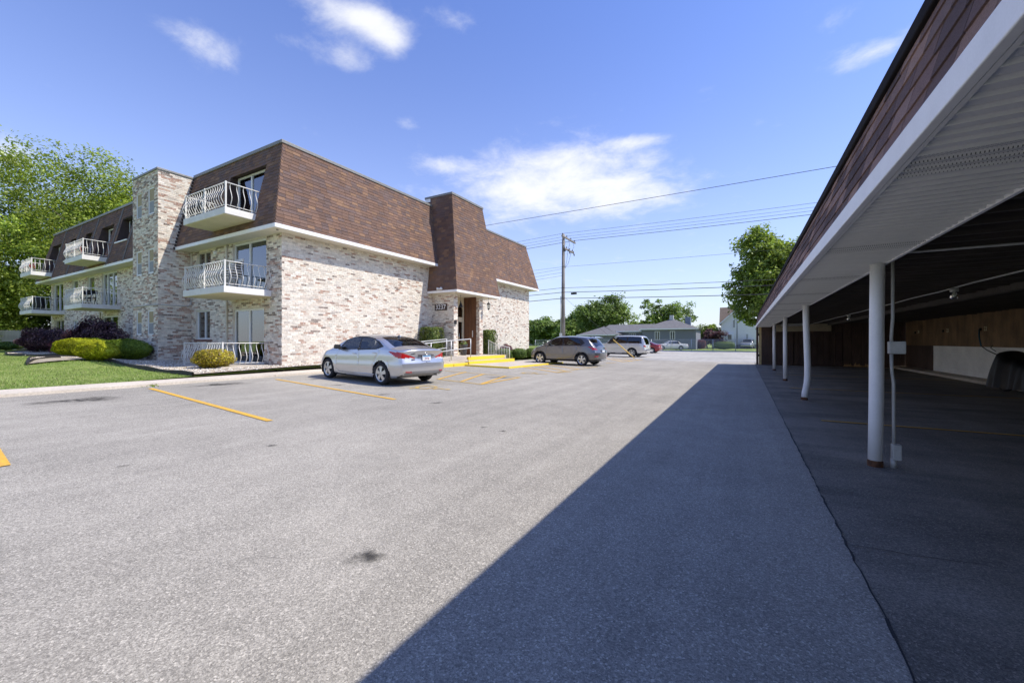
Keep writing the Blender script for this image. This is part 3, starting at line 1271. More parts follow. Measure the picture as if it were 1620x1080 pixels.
# ================================================================== APARTMENT BUILDING
BX, BY = -15.0, 8.95            # right-hand (east) wall plane and front (south) wall plane
BZ0, EAVE, RTOP = .2, 5.46, 9.05
FARY, LEFTX = 29.1, -43.0
TX0, TX1, TY = -24.66, -22.05, 7.72     # brick tower
bld = thing('apartment_building', 'three storey whitewashed brick apartment building with brown shingled mansard roof and white balconies', 'building', (-28, 14, .3))

PALE = [(.74, .68, .575), (.73, .66, .55), (.78, .725, .63), (.68, .60, .495), (.72, .62, .51), (.66, .605, .52), (.76, .69, .575), (.70, .63, .53)]
MIDB = [(.56, .47, .38), (.52, .41, .325), (.60, .49, .39), (.50, .44, .38)]
WARM = [(.40, .22, .15), (.44, .27, .19), (.34, .19, .14), (.48, .32, .23)]
DEEP = [(.20, .145, .115), (.15, .105, .085), (.26, .20, .165)]


def bricks(mb, o, u, n, L, z0, z1, holes=(), dark=.10, warm=.10, back=None):
    """courses of bricks on a wall: o at u=0, z=0; each brick stands proud of the recessed mortar"""
    o, u, n = Vector(o), Vector(u), Vector(n)
    BL, BH, J = .203, .064, .011
    H = BH + J
    nz = int((z1 - z0) / H)
    state = None
    for k in range(nz):
        za, zb = z0 + k * H, z0 + k * H + BH
        zm = (za + zb) / 2
        iv = [(0, L)]
        for (a, b, c, d) in holes:
            if c - .01 < zm < d + .01:
                nv = []
                for (p, q) in iv:
                    if b <= p or a >= q:
                        nv.append((p, q))
                    else:
                        if a > p:
                            nv.append((p, a))
                        if b < q:
                            nv.append((b, q))
                iv = nv
        off = (k % 2) * (BL + J) / 2 + (0.02 * math.sin(k * 1.7))
        for (p, q) in iv:
            s0 = math.floor((p - off) / (BL + J))
            x = s0 * (BL + J) + off
            while x < q:
                a, b = max(x, p), min(x + BL, q)
                x += BL + J
                if b - a < .025:
                    continue
                r = random.random()
                if state and r < .16:
                    pass
                else:
                    r = random.random()
                    state = 'd' if r < dark * .5 else ('w' if r < dark * .5 + warm * .6 else None)
                pal = DEEP if state == 'd' else (WARM if state == 'w' else (MIDB if random.random() < dark * .9 + .05 else PALE))
                c = random.choice(pal)
                j = random.uniform(.86, 1.12)
                c = (c[0] * j, c[1] * j, c[2] * j)
                pr = random.uniform(.004, .011) + (.006 if random.random() < .06 else 0)
                m = o + u * ((a + b) / 2) + Vector((0, 0, zm)) + n * (pr / 2)
                mb.obox(m, u * (b - a) / 2, Vector((0, 0, (zb - za) / 2)), n * (pr / 2), c, back=False)


def rect_wall(mb, o, u, n, L, z0, z1, holes=(), reveal=.14):
    """the mortar-coloured wall behind the bricks, with real openings and reveals"""
    o, u, n = Vector(o), Vector(u), Vector(n)
    us = sorted({0, L} | {h[0] for h in holes} | {h[1] for h in holes})
    zs = sorted({z0, z1} | {h[2] for h in holes} | {h[3] for h in holes})

    def P(a, z, d=0):
        return o + u * a + Vector((0, 0, z)) - n * d
    for a, b in zip(us[:-1], us[1:]):
        for c, d in zip(zs[:-1], zs[1:]):
            m, k = (a + b) / 2, (c + d) / 2
            if any(h[0] < m < h[1] and h[2] < k < h[3] for h in holes):
                continue
            mb.face([P(a, c), P(b, c), P(b, d), P(a, d)])
    for (a, b, c, d) in holes:
        for (p, q, r, s_) in ((a, c, a, d), (b, d, b, c), (a, d, b, d), (b, c, a, c)):
            mb.face([P(p, q), P(r, s_), P(r, s_, reveal), P(p, q, reveal)])


def wall(name, o, u, n, L, z0, z1, holes=(), dark=.1, warm=.1):
    mb = MB()
    rect_wall(mb, o, u, n, L, z0, z1, holes)
    w_ = mb.build(name, MORTAR, bld)
    mb = MB()
    bricks(mb, o, u, n, L, z0 + .005, z1 - .02, holes, dark, warm)
    b_ = mb.build('brickwork', 'brick', w_, kind='stuff')
    return w_


HR = [(-18.45, -16.15, .50, 2.71), (-21.62, -20.35, 1.50, 2.78), (-18.45, -16.0, 3.36, 5.42), (-21.55, -20.28, 4.25, 5.40)]
HL = [(-33.16, -30.85, 3.42, 5.42), (-35.65, -34.38, 4.25, 5.41), (-38.5, -37.37, 4.25, 5.41), (-42.5, -40.27, 3.45, 5.42),
      (-33.16, -30.72, .50, 2.88), (-42.2, -40.16, .50, 2.9), (-35.6, -34.4, 1.65, 2.80), (-38.4, -37.3, 1.65, 2.78)]


def rel(hs, x0):
    return [(a - x0, b - x0, c, d) for a, b, c, d in hs]


X_, Y_, mX, mY = (1, 0, 0), (0, 1, 0), (-1, 0, 0), (0, -1, 0)
wall('east_wall', (BX, BY, 0), Y_, X_, FARY - BY, BZ0, EAVE + .02, (), .07, .10)
wall('front_wall', (TX1, BY, 0), X_, mY, BX - TX1, BZ0, EAVE + .02, rel(HR, TX1), .26, .20)
wall('front_wall', (LEFTX, BY, 0), X_, mY, TX0 - LEFTX, BZ0, EAVE + .02, rel(HL, LEFTX), .22, .18)
wall('end_wall', (LEFTX, 20, 0), mY, mX, 20 - BY, BZ0, EAVE + .02, (), .2, .15)
MB().face([(BX, FARY, BZ0), (-27, FARY, BZ0), (-27, FARY, EAVE), (BX, FARY, EAVE)]).build('rear_wall', MORTAR, bld)
TH_ = 8.86
HT = [(.34, .93, 1.70, 2.77), (1.56, 2.18, 1.68, 2.78), (.34, .93, 4.41, 5.52), (1.60, 2.18, 4.42, 5.51), (.34, .95, 7.0, 8.17), (1.62, 2.24, 7.03, 8.20)]
wall('tower_front', (TX0, TY, 0), X_, mY, TX1 - TX0, BZ0, TH_, HT, .36, .24)
wall('tower_side', (TX1, TY, 0), Y_, X_, 2.2, BZ0, TH_, (), .14, .36)
wall('tower_side', (TX0, 9.9, 0), mY, mX, 2.2, BZ0, TH_, (), .3, .25)
MB().box((TX0 - .05, TY - .05, TH_), (TX1 + .05, 10.0, TH_ + .09)).build('tower_coping', COPING, bld, bev=.01)
MB().box((TX0 + .02, TY + .3, BZ0), (TX1 - .02, 9.9, TH_ - .01)).build('tower_core', DARKROOM, bld)
# conduit across the tower and down-pipes on the front wall
MB().tube([(TX0 + .1, TY - .03, 3.0), (TX1 + .03, TY - .03, 3.0), (TX1 + .03, BY - .15, 3.0), (TX1 + .06, BY - .04, 3.12), (TX1 + .06, BY - .04, 3.3)], .022, 6).build('conduit', GALVP, bld, True)
for px_, z0_, z1_ in ((-18.86, .45, 3.1), (-18.86, 3.35, 5.44), (-21.95, 3.3, 5.44), (-33.35, .45, 3.15)):
    MB().box((px_ - .04, BY - .075, z0_), (px_ + .04, BY - .015, z1_)).build('downpipe', FRAMEB, bld, bev=.006)
# storey floors and ceilings keep daylight out of the rooms
mb = MB()
for z in (.3, 3.05, 5.5):
    mb.box((LEFTX + .1, BY + 1.4, z), (BX - .1, 19.9, z + .12))
mb.box((LEFTX + .1, BY + 1.45, .3), (BX - .5, BY + 1.55, 8.75))
for x in (-15.7, -19.6, -22.2, -24.6, -29.5, -34, -36.5, -39.6, -42.8):
    mb.box((x - .05, BY + .16, .3), (x + .05, BY + 1.45, 8.9))
mb.build('interior', DARKROOM, bld)


def window(parent, x0, x1, z0, z1, Y, mull=(), frame=FRAME, blind=None, glass='window_glass', blind_part=(0, 1), name='window', fw=.055, shelf=None):
    """frame with one pane for each light and a blind behind"""
    mb = MB()
    d0, d1 = Y + .02, Y + .09
    mb.box((x0, d0, z0), (x0 + fw, d1, z1)).box((x1 - fw, d0, z0), (x1, d1, z1))
    mb.box((x0 + fw, d0, z0), (x1 - fw, d1, z0 + fw)).box((x0 + fw, d0, z1 - fw), (x1 - fw, d1, z1))
    xs = [x0 + fw] + [x0 + (x1 - x0) * k for k in mull] + [x1 - fw]
    for m in xs[1:-1]:
        mb.box((m - fw * .5, d0 - .012, z0 + fw), (m + fw * .5, d1 - .002, z1 - fw))
    o = mb.build(name, frame, parent)
    for a, b in zip(xs[:-1], xs[1:]):
        MB().box((a + .02, Y + .05, z0 + fw - .005), (b - .02, Y + .058, z1 - fw + .005)).build('pane', glass, o)
    if blind:
        a, b = xs[0] + (xs[-1] - xs[0]) * blind_part[0], xs[0] + (xs[-1] - xs[0]) * blind_part[1]
        mb = MB()
        n = max(3, int((b - a) / .09))
        for i in range(n):
            p, q = a + (b - a) * i / n, a + (b - a) * (i + 1) / n
            mb.face([(p, Y + .17, z0 + .03), (q, Y + .21, z0 + .03), (q, Y + .21, z1 - .03), (p, Y + .17, z1 - .03)])
        mb.build('blind', blind, o)
    return o


R = .05
window(bld, -18.45, -16.15, .52, 2.71, BY + R, (.5,), FRAME, BLINDG, blind_part=(.1, 1), name='sliding_door', fw=.07)
window(bld, -21.62, -20.35, 1.50, 2.78, BY + R, (.55,), FRAME, BLINDG, blind_part=(0, .55))
window(bld, -18.45, -16.0, 3.36, 5.42, BY + R, (.48,), FRAME, BLINDG, blind_part=(.48, 1), name='sliding_door', fw=.07)
window(bld, -21.55, -20.28, 4.25, 5.40, BY + R, (.5,), FRAMEB)
window(bld, -33.16, -30.85, 3.42, 5.42, BY + R, (.3, .65), FRAME, BLINDG, name='sliding_door', fw=.07)
window(bld, -35.65, -34.38, 4.25, 5.41, BY + R, (), FRAME)
window(bld, -38.5, -37.37, 4.25, 5.41, BY + R, (), FRAME)
window(bld, -42.5, -40.27, 3.45, 5.42, BY + R, (.5,), FRAME, BLINDG, name='sliding_door', fw=.07)
window(bld, -33.16, -30.72, .50, 2.88, BY + R, (.5,), FRAME, BLINDW, blind_part=(.5, 1), name='sliding_door', fw=.07)
window(bld, -42.2, -40.16, .50, 2.9, BY + R, (.5,), FRAMEB, BLINDW, name='sliding_door', fw=.07)
window(bld, -35.6, -34.4, 1.65, 2.80, BY + R, (.5,), FRAME)
window(bld, -38.4, -37.3, 1.65, 2.78, BY + R, (.5,), FRAME)
MB().box((-21.75, BY - .035, 1.40), (-20.2, BY + .05, 1.49)).build('brick_sill', simple('brick_sill', (.20, .10, .075), .9, var=.3), bld)
for (a, b, c, d) in HT:      # tower windows: tan blind above, grey screen below
    x0, x1 = TX0 + a, TX0 + b
    o = window(bld, x0, x1, c, d, TY + .0, (), FRAME, None, fw=.055)
    zm = (c + d) / 2
    MB().box((x0 + .05, TY + .04, zm - .02), (x1 - .05, TY + .115, zm + .02)).build('meeting_rail', FRAMEB, o)
    MB().box((x0 + .05, TY + .035, c + .05), (x1 - .05, TY + .045, zm - .02)).build('screen', SCRG, o)
    MB().box((x0 + .05, TY + .037, zm + .02), (x1 - .05, TY + .047, d - .05)).build('blind', LOUVER, o)


# ---- mansard roofs
SH_PAL = [(.180, .110, .080), (.170, .106, .080), (.155, .108, .092), (.19, .115, .082), (.235, .142, .090), (.16, .102, .080), (.145, .10, .088), (.175, .112, .086)]
TABS = []       # candidates for single shingle objects: (size on screen, matrix, w, h, th, col)


def view_size(p, w):
    d = -p.x * SN + p.y * CS
    return w / max(d, .3)


def shingled(name, parent, u0, u1, v0, v1, u0t, u1t, z0, z1, along, fixed0, fixed1, n, holes=(), exposure=.142, tab=.305, pal=SH_PAL, dark=1.0, singles=0, seed=1, gap=.003, thick=(.008, .016)):
    """inclined roof face. along: axis vector; u0..u1 at the bottom, u0t..u1t at the top; fixed0/fixed1: position (as a
    vector without the along part) at bottom and top"""
    rnd = random.Random(seed)
    along, n = Vector(along), Vector(n)
    b0, b1 = Vector(fixed0) + Vector((0, 0, z0)), Vector(fixed1) + Vector((0, 0, z1))
    up = (b1 - b0)
    SL = up.length
    up.normalize()
    nn = along.cross(up)
    if nn.dot(n) < 0:
        nn = -nn

    def P(u, t):
        return b0.lerp(b1, t) + along * u

    def lim(t):
        return u0 + (u0t - u0) * t, u1 + (u1t - u1) * t
    # felt backing with openings
    us = sorted({u0, u1} | {h[0] for h in holes} | {h[1] for h in holes})
    ts = sorted({0.0, 1.0} | {(h[2] - z0) / (z1 - z0) for h in holes} | {(h[3] - z0) / (z1 - z0) for h in holes})
    mb = MB()

    def PU(u, t):
        a, b = lim(t)
        return P(a if u == u0 else (b if u == u1 else u), t)
    for a, b in zip(us[:-1], us[1:]):
        for c, d in zip(ts[:-1], ts[1:]):
            m, k = (a + b) / 2, z0 + (c + d) / 2 * (z1 - z0)
            if any(h[0] < m < h[1] and h[2] < k < h[3] for h in holes):
                continue
            mb.face([PU(a, c), PU(b, c), PU(b, d), PU(a, d)])
    base = mb.build(name, BACKING, parent)
    rows = int(math.ceil(SL / exposure))
    tabs = []
    for r in range(rows):
        s0 = r * exposure
        s1 = min(s0 + exposure, SL)
        if s1 - s0 < .02:
            continue
        tm = (s0 + s1) / 2 / SL
        a_, b_ = lim(tm)
        zmid = z0 + tm * (z1 - z0)
        iv = [(a_, b_)]
        for h in holes:
            if h[2] < zmid < h[3]:
                nv = []
                for (p, q) in iv:
                    if h[1] <= p or h[0] >= q:
                        nv.append((p, q))
                    else:
                        if h[0] > p:
                            nv.append((p, h[0]))
                        if h[1] < q:
                            nv.append((h[1], q))
                iv = nv
        off = rnd.uniform(0, tab)
        for (p, q) in iv:
            x = math.floor((p - off) / tab) * tab + off
            while x < q:
                tw = tab
                a, b = max(x, p), min(x + tw, q)
                x += tw
                if b - a < .03:
                    continue
                c = rnd.choice(pal)
                j = rnd.uniform(.90, 1.10) * dark
                c = (c[0] * j, c[1] * j, c[2] * j)
                th = rnd.uniform(*thick)
                drop = rnd.uniform(-.006, .004)
                tabs.append((a + gap, b - gap, s0 + drop, s1 + .012, th, c))
    if singles:
        tabs.sort(key=lambda q: -view_size(b0 + up * q[2] + along * q[0], q[1] - q[0]))
    keep = tabs[:singles]
    rest = tabs[singles:]
    mb = MB()
    for (a, b, s0, s1, th, c) in rest:
        lo = b0 + up * s0
        hi = b0 + up * s1
        A, B = lo + along * a, lo + along * b
        C, D = hi + along * b, hi + along * a
        o1 = nn * (th + .004)
        o2 = nn * .003
        mb.face([A + o1, B + o1, C + o2, D + o2], c)
        dk = (c[0] * .8, c[1] * .8, c[2] * .8)
        mb.face([A, B, B + o1, A + o1], dk)
        mb.face([A, A + o1, D + o2, D], dk)
        mb.face([B + o1, B, C, C + o2], dk)
    if rest:
        mb.build('shingles', 'shingle', base, kind='stuff', fixn=False)
    cache = {}
    for (a, b, s0, s1, th, c) in keep:
        key = (round(b - a, 2), pal.index(min(pal, key=lambda q: abs(q[0] - c[0]) + abs(q[2] - c[2]))), rnd.randrange(2))
        if key not in cache:
            w, h = key[0], exposure + .012
            m2 = MB()
            cc = pal[key[1]]
            cc = tuple(k * (dark * (.9 if key[2] else 1.1)) for k in cc)
            t2 = sum(thick) / 2
            v = [Vector((0, 0, t2 + .004)), Vector((w, 0, t2 + .004)), Vector((w, h, .003)), Vector((0, h, .003))]
            l = [Vector((0, 0, 0)), Vector((w, 0, 0)), Vector((w, h, 0)), Vector((0, h, 0))]
            m2.face(v, cc)
            for i in (0, 1, 3):
                k = (i + 1) % 4
                m2.face([l[i], l[k], v[k], v[i]], cc)
            cache[key] = m2.mesh('shingle', 'shingle')
        o = bpy.data.objects.new('shingle', cache[key])
        COL.objects.link(o)
        p = b0 + up * s0 + along * a
        xa, za = along, nn
        if along.cross(up).dot(nn) < 0:      # keep a right-handed frame: run the tab the other way
            xa = -along
            p = b0 + up * s0 + along * b
        M = Matrix((xa, up, za)).transposed().to_4x4()
        M.translation = p
        o.matrix_world = M
        o.matrix_basis = M
        par(o, base)
    return base


EZ, EO = .12, .60                # fascia height, overhang
mz0, mz1 = EAVE + EZ, RTOP - .10
ex0, ex1 = BX + EO, BX - .2      # east mansard bottom / top
sy0, sy1 = BY - EO, BY + .15     # front mansard bottom / top
shingled('mansard_face', bld, sy0, FARY + EO, 0, 0, sy1, FARY - .15, mz0, mz1, Y_, (ex0, 0, 0), (ex1, 0, 0), X_, singles=150, seed=3)
MR = [(-18.55, -15.95, 5.98, 8.28), (-21.7, -20.1, 6.75, 8.15)]
ML = [(-32.95, -31.0, 5.95, 8.10), (-42.3, -40.35, 5.9, 8.1), (-29.9, -28.3, 6.8, 8.15), (-35.6, -34.5, 6.6, 8.1), (-38.4, -37.4, 6.6, 8.1)]
shingled('mansard_face', bld, TX1, ex0, 0, 0, TX1, ex1, mz0, mz1, X_, (0, sy0, 0), (0, sy1, 0), mY, MR, singles=150, seed=4)
shingled('mansard_face', bld, LEFTX - EO, TX0, 0, 0, LEFTX + .15, TX0, mz0, mz1, X_, (0, sy0, 0), (0, sy1, 0), mY, ML, seed=5, dark=.9)


def mans_y(z):
    return sy0 + (sy1 - sy0) * (z - mz0) / (mz1 - mz0)


CHEEK = simple('cheek_board', (.055, .036, .029), .85, var=.2)
for hs in (MR, ML):
    for (a, b, c, d) in hs:      # recess cut into the roof, lined with boards; the door stands upright at its back
        yb = BY + .42
        mb = MB()
        for x in (a, b):
            mb.face([(x, mans_y(c), c), (x, yb, c), (x, yb, d), (x, mans_y(d), d)])
        mb.face([(a, mans_y(d), d), (b, mans_y(d), d), (b, yb, d), (a, yb, d)])
        mb.face([(a, mans_y(c) - .02, c), (b, mans_y(c) - .02, c), (b, yb, c), (a, yb, c)])
        rec = mb.build('roof_recess', CHEEK, bld)
        if c < 6.2:
            o = window(bld, a + .05, b - .04, c + .03, d - .05, BY + .2, (.42,), FRAME, BLINDW, blind_part=(.45, 1), name='sliding_door', fw=.07)
        else:
            window(bld, a + .05, b - .05, c + .03, d - .05, BY + .2, (.5,), FRAME)
            MB().box((a - .03, mans_y(c) - .06, c - .05), (b + .03, yb - .1, c + .012)).build('recess_sill', WHITE, rec)
for x in (-28.0, -30.3, -34.0, -37.0, -40.1):     # grey strips up the left roof
    MB().prism([(x - .09, sy0 - .03, mz0), (x + .09, sy0 - .03, mz0), (x + .09, sy0 + .02, mz0), (x - .09, sy0 + .02, mz0)], (0, sy1 - sy0, mz1 - mz0)).build('batten_strip', simple('batten', (.12, .105, .095), .8), bld, fixn=True)

# eaves: white fascia and soffit, grey coping on top
for nm, a, b in (('fascia', (ex0 - .03, sy0 - .002, EAVE), (ex0 + .025, FARY + EO, EAVE + EZ + .02)),
                 ('fascia', (TX1 + .01, sy0 - .025, EAVE), (ex0 + .027, sy0 + .03, EAVE + EZ + .02)),
                 ('fascia', (LEFTX - EO, sy0 - .025, EAVE), (TX0 - .01, sy0 + .03, EAVE + EZ + .02)),
                 ('fascia', (LEFTX - EO - .02, sy0 + .032, EAVE), (LEFTX - EO + .03, 20, EAVE + EZ + .02)),
                 ('fascia', (-20, FARY + EO - .03, EAVE), (ex0 - .032, FARY + EO + .02, EAVE + EZ + .02))):
    MB().box(a, b).build(nm, WHITE, bld, bev=.006)
SOFC = simple('eave_soffit', (.70, .66, .55), .6, var=.04)
for a, b in (((BX - .05, sy0 + .03, EAVE + .015), (ex0 - .03, FARY + EO - .03, EAVE + .03)),
             ((TX1, sy0 + .03, EAVE + .012), (BX - .05, BY + .02, EAVE + .027)),
             ((LEFTX - EO, sy0 + .03, EAVE + .012), (TX0, BY + .02, EAVE + .027)),
             ((-20, FARY - .02, EAVE + .017), (BX - .05, FARY + EO - .03, EAVE + .032))):
    MB().box(a, b).build('soffit', SOFC, bld)
MB().box((BX + .25, BY - .36, EAVE - .03), (BX + .31, BY - .30, EAVE + .014)).build('soffit_light', GREYP, bld, bev=.01)
# roof deck and copings
mb = MB().box((LEFTX + .15, sy1, RTOP - .25), (ex1, 20, RTOP - .06)).box((-27, 20, RTOP - .25), (ex1, FARY - .15, RTOP - .055))
mb.build('roof_deck', COPING, bld)
for a, b in (((ex1 - .12, sy1 - .06, RTOP - .12), (ex1 + .05, FARY - .1, RTOP)),
             ((TX1 + .01, sy1 - .07, RTOP - .13), (ex1 - .125, sy1 + .1, RTOP - .003)),
             ((LEFTX + .1, sy1 - .07, RTOP - .13), (TX0 - .01, sy1 + .1, RTOP - .003)),
             ((-26, FARY - .2, RTOP - .12), (ex1 - .125, FARY - .08, RTOP - .002))):
    MB().box(a, b).build('coping', COPING, bld, bev=.01)
MB().face([(ex0, FARY + EO, mz0), (-20, FARY + EO, mz0), (-20, FARY - .15, mz1), (ex1, FARY - .15, mz1)]).build('rear_mansard', BACKING, bld)
MB().face([(LEFTX - EO, sy0, mz0), (LEFTX - EO, 20, mz0), (LEFTX + .15, 20, mz1), (LEFTX + .15, sy1, mz1)]).build('end_mansard', BACKING, bld)
MB().box((-19.2, sy1 + .1, RTOP), (-18.9, sy1 + .5, RTOP + .1)).build('roof_vent', COPING, bld)
# step flashing at the tower, its jagged shadow built in as dark steps
mb = MB()
k = 0
z = mz0 - .1
while z < mz1 + .05:
    yy = mans_y(z)
    mb.box((TX1 + .012, yy - .07, z), (TX1 + .022, yy + .1, z + .12))
    z += .15
mb.build('flashing_and_shadow', CHEEK, bld)

# ---- entrance block
EBX, EBT = -13.0, -13.8          # eave / top of its front roof
EY0, EY1, EYT0, EYT1 = 17.0, 21.35, 17.62, 20.6
EZ0, EZ1 = 4.0, 9.42
shingled('entrance_mansard', bld, EY0, EY1, 0, 0, EYT0, EYT1, EZ0 + .1, EZ1, Y_, (EBX, 0, 0), (EBT, 0, 0), X_, seed=6)
shingled('entrance_mansard', bld, -15.3, EBX, 0, 0, -15.6, EBT, EZ0 + .1, EZ1, X_, (0, EY0, 0), (0, EYT0, 0), mY, seed=7)
shingled('entrance_mansard', bld, -15.3, EBX, 0, 0, -15.6, EBT, EZ0 + .1, EZ1, X_, (0, EY1, 0), (0, EYT1, 0), Y_, seed=8)
MB().box((-15.7, EYT0 - .05, EZ1), (EBT + .05, EYT1 + .05, EZ1 + .12)).build('coping', COPING, bld, bev=.01)
MB().box((-15.66, EYT0 - .03, EZ1 - .5), (-15.3, EYT0 + .3, EZ1 - .002)).build('flashing', WHITE, bld)
MB().box((EBX - .03, EY0 - .02, EZ0), (EBX + .025, EY1 + .02, EZ0 + .12)).build('fascia', WHITE, bld, bev=.006)
MB().box((BX + .02, EY0 - .025, EZ0 + .001), (EBX - .031, EY0 + .03, EZ0 + .121)).build('fascia', WHITE, bld, bev=.006)
MB().box((BX + .02, EY1 - .03, EZ0 + .001), (EBX - .031, EY1 + .025, EZ0 + .121)).build('fascia', WHITE, bld, bev=.006)
MB().box((BX + .01, EY0 + .03, EZ0 + .02), (EBX - .03, EY1 - .03, EZ0 + .04)).build('soffit', SOFC, bld)
EW0, EW1, EPX = 17.4, 20.2, -13.5
wall('entrance_pier', (BX, EW0, 0), X_, mY, EPX - BX, .25, EZ0 + .02, (), .16, .12)
wall('entrance_pier', (EPX, EW0, 0), Y_, X_, .34, .25, EZ0 + .02, (), .12, .3)
wall('entrance_pier', (EPX, EW1 - .36, 0), Y_, X_, .36, .25, EZ0 + .02, (), .12, .25)
wall('entrance_pier', (EPX - .22, EW1 - .36, 0), X_, mY, .22, .25, EZ0 + .02, (), .2, .2)
wall('entrance_pier', (EPX, EW1, 0), mX, Y_, EPX - BX, .25, EZ0 + .02, (), .1, .1)
MB().face([(EPX, EW0 + .34, .3), (-14.6, EW0 + .34, .3), (-14.6, EW0 + .34, EZ0), (EPX, EW0 + .34, EZ0)]).build('porch_side', MORTAR, bld)
# brown board panel lining the recess, in single boards
bw = (EPX - .22 + 14.58) / 4
for i in range(4):
    xa = -14.58 + i * bw
    MB().box((xa + .004, EW1 - .40, PORCH), (xa + bw - .004, EW1 - .365, EZ0 + .02)).build('panel_board', 'brown_panel', bld, bev=.006)
MB().box((-13.98, EW1 - .43, 1.66), (-13.93, EW1 - .40, 2.05)).build('panel_handle', LAMPW, bld, bev=.01)
# door wall with two round-headed lights above and glazed doors below
DX = -14.6
ya, yb, ym = EW0 + .34, EW1 - .40, (EW0 + EW1 - .06) / 2
door = thing('entrance_door', 'cream entrance doorway with two arched lights above glazed doors beside brown boards', 'door', (DX, ym, PORCH))
bm = bmesh.new()
outer = [(ya, PORCH), (yb, PORCH), (yb, EZ0 + .02), (ya, EZ0 + .02)]
holes_y = [(18.45, 19.10), (19.22, 19.72)]


def arch(y0, y1, z0, zs):
    c, r = (y0 + y1) / 2, (y1 - y0) / 2
    pts = [(y0, z0), (y1, z0)]
    for i in range(13):
        t = math.pi * i / 12
        pts.append((c + r * math.cos(t), zs + r * .9 * math.sin(t)))
    return pts


mb = MB()


def cream(y0, z0, y1, z1, d0=0.0, d1=.07):
    mb.box((DX - d1, y0, z0), (DX - d0, y1, z1))


cream(ya, PORCH, holes_y[0][0], EZ0 + .02)
cream(holes_y[0][1], PORCH, holes_y[1][0], EZ0 + .02, .001)
cream(holes_y[1][1], PORCH, yb, EZ0 + .02)
cream(holes_y[0][0], 2.62, holes_y[0][1], 2.84, .003)
cream(holes_y[1][0], 2.62, holes_y[1][1], 2.84, .003)
for (p, q) in holes_y:
    A = arch(p, q, 2.84, 3.30)[2:]
    # spandrel above each arch
    top_ = [(q, EZ0 + .02), (p, EZ0 + .02)]
    poly = A + [(p, EZ0 + .02), (q, EZ0 + .02)]
    mb.prism([(DX - .065, y_, z_) for (y_, z_) in poly], (.061, 0, 0))
    if p < 19:
        cream(p, PORCH, q, 2.62, .004)       # fixed cream panel
        continue
    cream(p, PORCH, p + .05, 2.62, .004)
    cream(q - .05, PORCH, q, 2.62, .004)
    cream(p + .05, PORCH, q - .05, PORCH + .16, .005)
    cream(p + .05, 2.56, q - .05, 2.62, .005)
fr = mb.build('door_frame', CREAM, door, fixn=True)
for (p, q) in holes_y:
    if p > 19:
        MB().box((DX - .05, p + .04, PORCH + .14), (DX - .04, q - .04, 2.58)).build('door_pane', 'window_glass', door)
    MB().prism([(DX - .05, y_, z_) for (y_, z_) in arch(p, q, 2.84, 3.30)], (.01, 0, 0)).build('arched_pane', 'window_glass', door, fixn=True)
MB().box((DX - 1.4, ya, PORCH), (DX - .5, yb, PORCH + .01)).box((DX - 1.4, ya - .2, PORCH), (DX - 1.35, yb + .2, EZ0)).build('lobby', DARKROOM, door)
MB().tube([(DX + .05, holes_y[1][0] + .06, 1.5), (DX + .05, holes_y[1][0] + .06, 1.9)], .015, 6).build('door_handle', CHROME, door, True)

# address sign
sp0, sp1 = on_y(688, 491, EW0 - .03), on_y(707, 481, EW0 - .03)
sign = thing('address_sign', 'dark brown address sign reading 3237 on the brick beside the entrance', 'sign', ((sp0.x + sp1.x) / 2, EW0 - .03, (sp0.z + sp1.z) / 2))
MB().box((sp0.x, EW0 - .045, sp0.z - .02), (sp1.x, EW0 - .012, sp1.z + .02)).build('sign_board', SIGNB, sign, bev=.006)
M4 = Matrix.Translation(((sp0.x + sp1.x) / 2, EW0 - .05, (sp0.z + sp1.z) / 2)) @ Matrix.Rotation(math.radians(90), 4, 'X')
text_mesh('number', '3237', .36, SIGNW, sign, M4, .006, .0)


def lantern(name, label, p, drop, s=1.0, pend=False):
    t = thing(name, label, 'lantern', p)
    x, y, z = p
    MB().tube([(x, y, z), (x, y, z - drop)], .008, 6).build('chain', BLACK, t)
    zz_ = z - drop
    if pend:
        MB().lathe([(.01, .10), (.03, .08), (.035, .0), (.10 * s, -.16), (.13 * s, -.24), (.125 * s, -.25), (0.001, -.2)], (x, y, zz_), 14).build('shade', BLACK, t, True)
    else:
        MB().lathe([(.005, .06), (.03, .03), (.05, -.01), (.13, -.09), (.12, -.11), (.10, -.12)], (x, y, zz_), 6).build('cap', BLACK, t)
        g = MB()
        for i in range(6):
            a = 2 * math.pi * i / 6
            g.tube([(x + .11 * math.cos(a), y + .11 * math.sin(a), zz_ - .11), (x + .065 * math.cos(a), y + .065 * math.sin(a), zz_ - .36)], .008, 5)
        g.lathe([(.07, -.35), (.075, -.38), (.03, -.42), (.004, -.46)], (x, y, zz_), 6)
        g.build('cage', BLACK, t)
        MB().lathe([(.10, -.12), (.058, -.35)], (x, y, zz_), 6).build('lantern_glass', 'jar_glass', t)


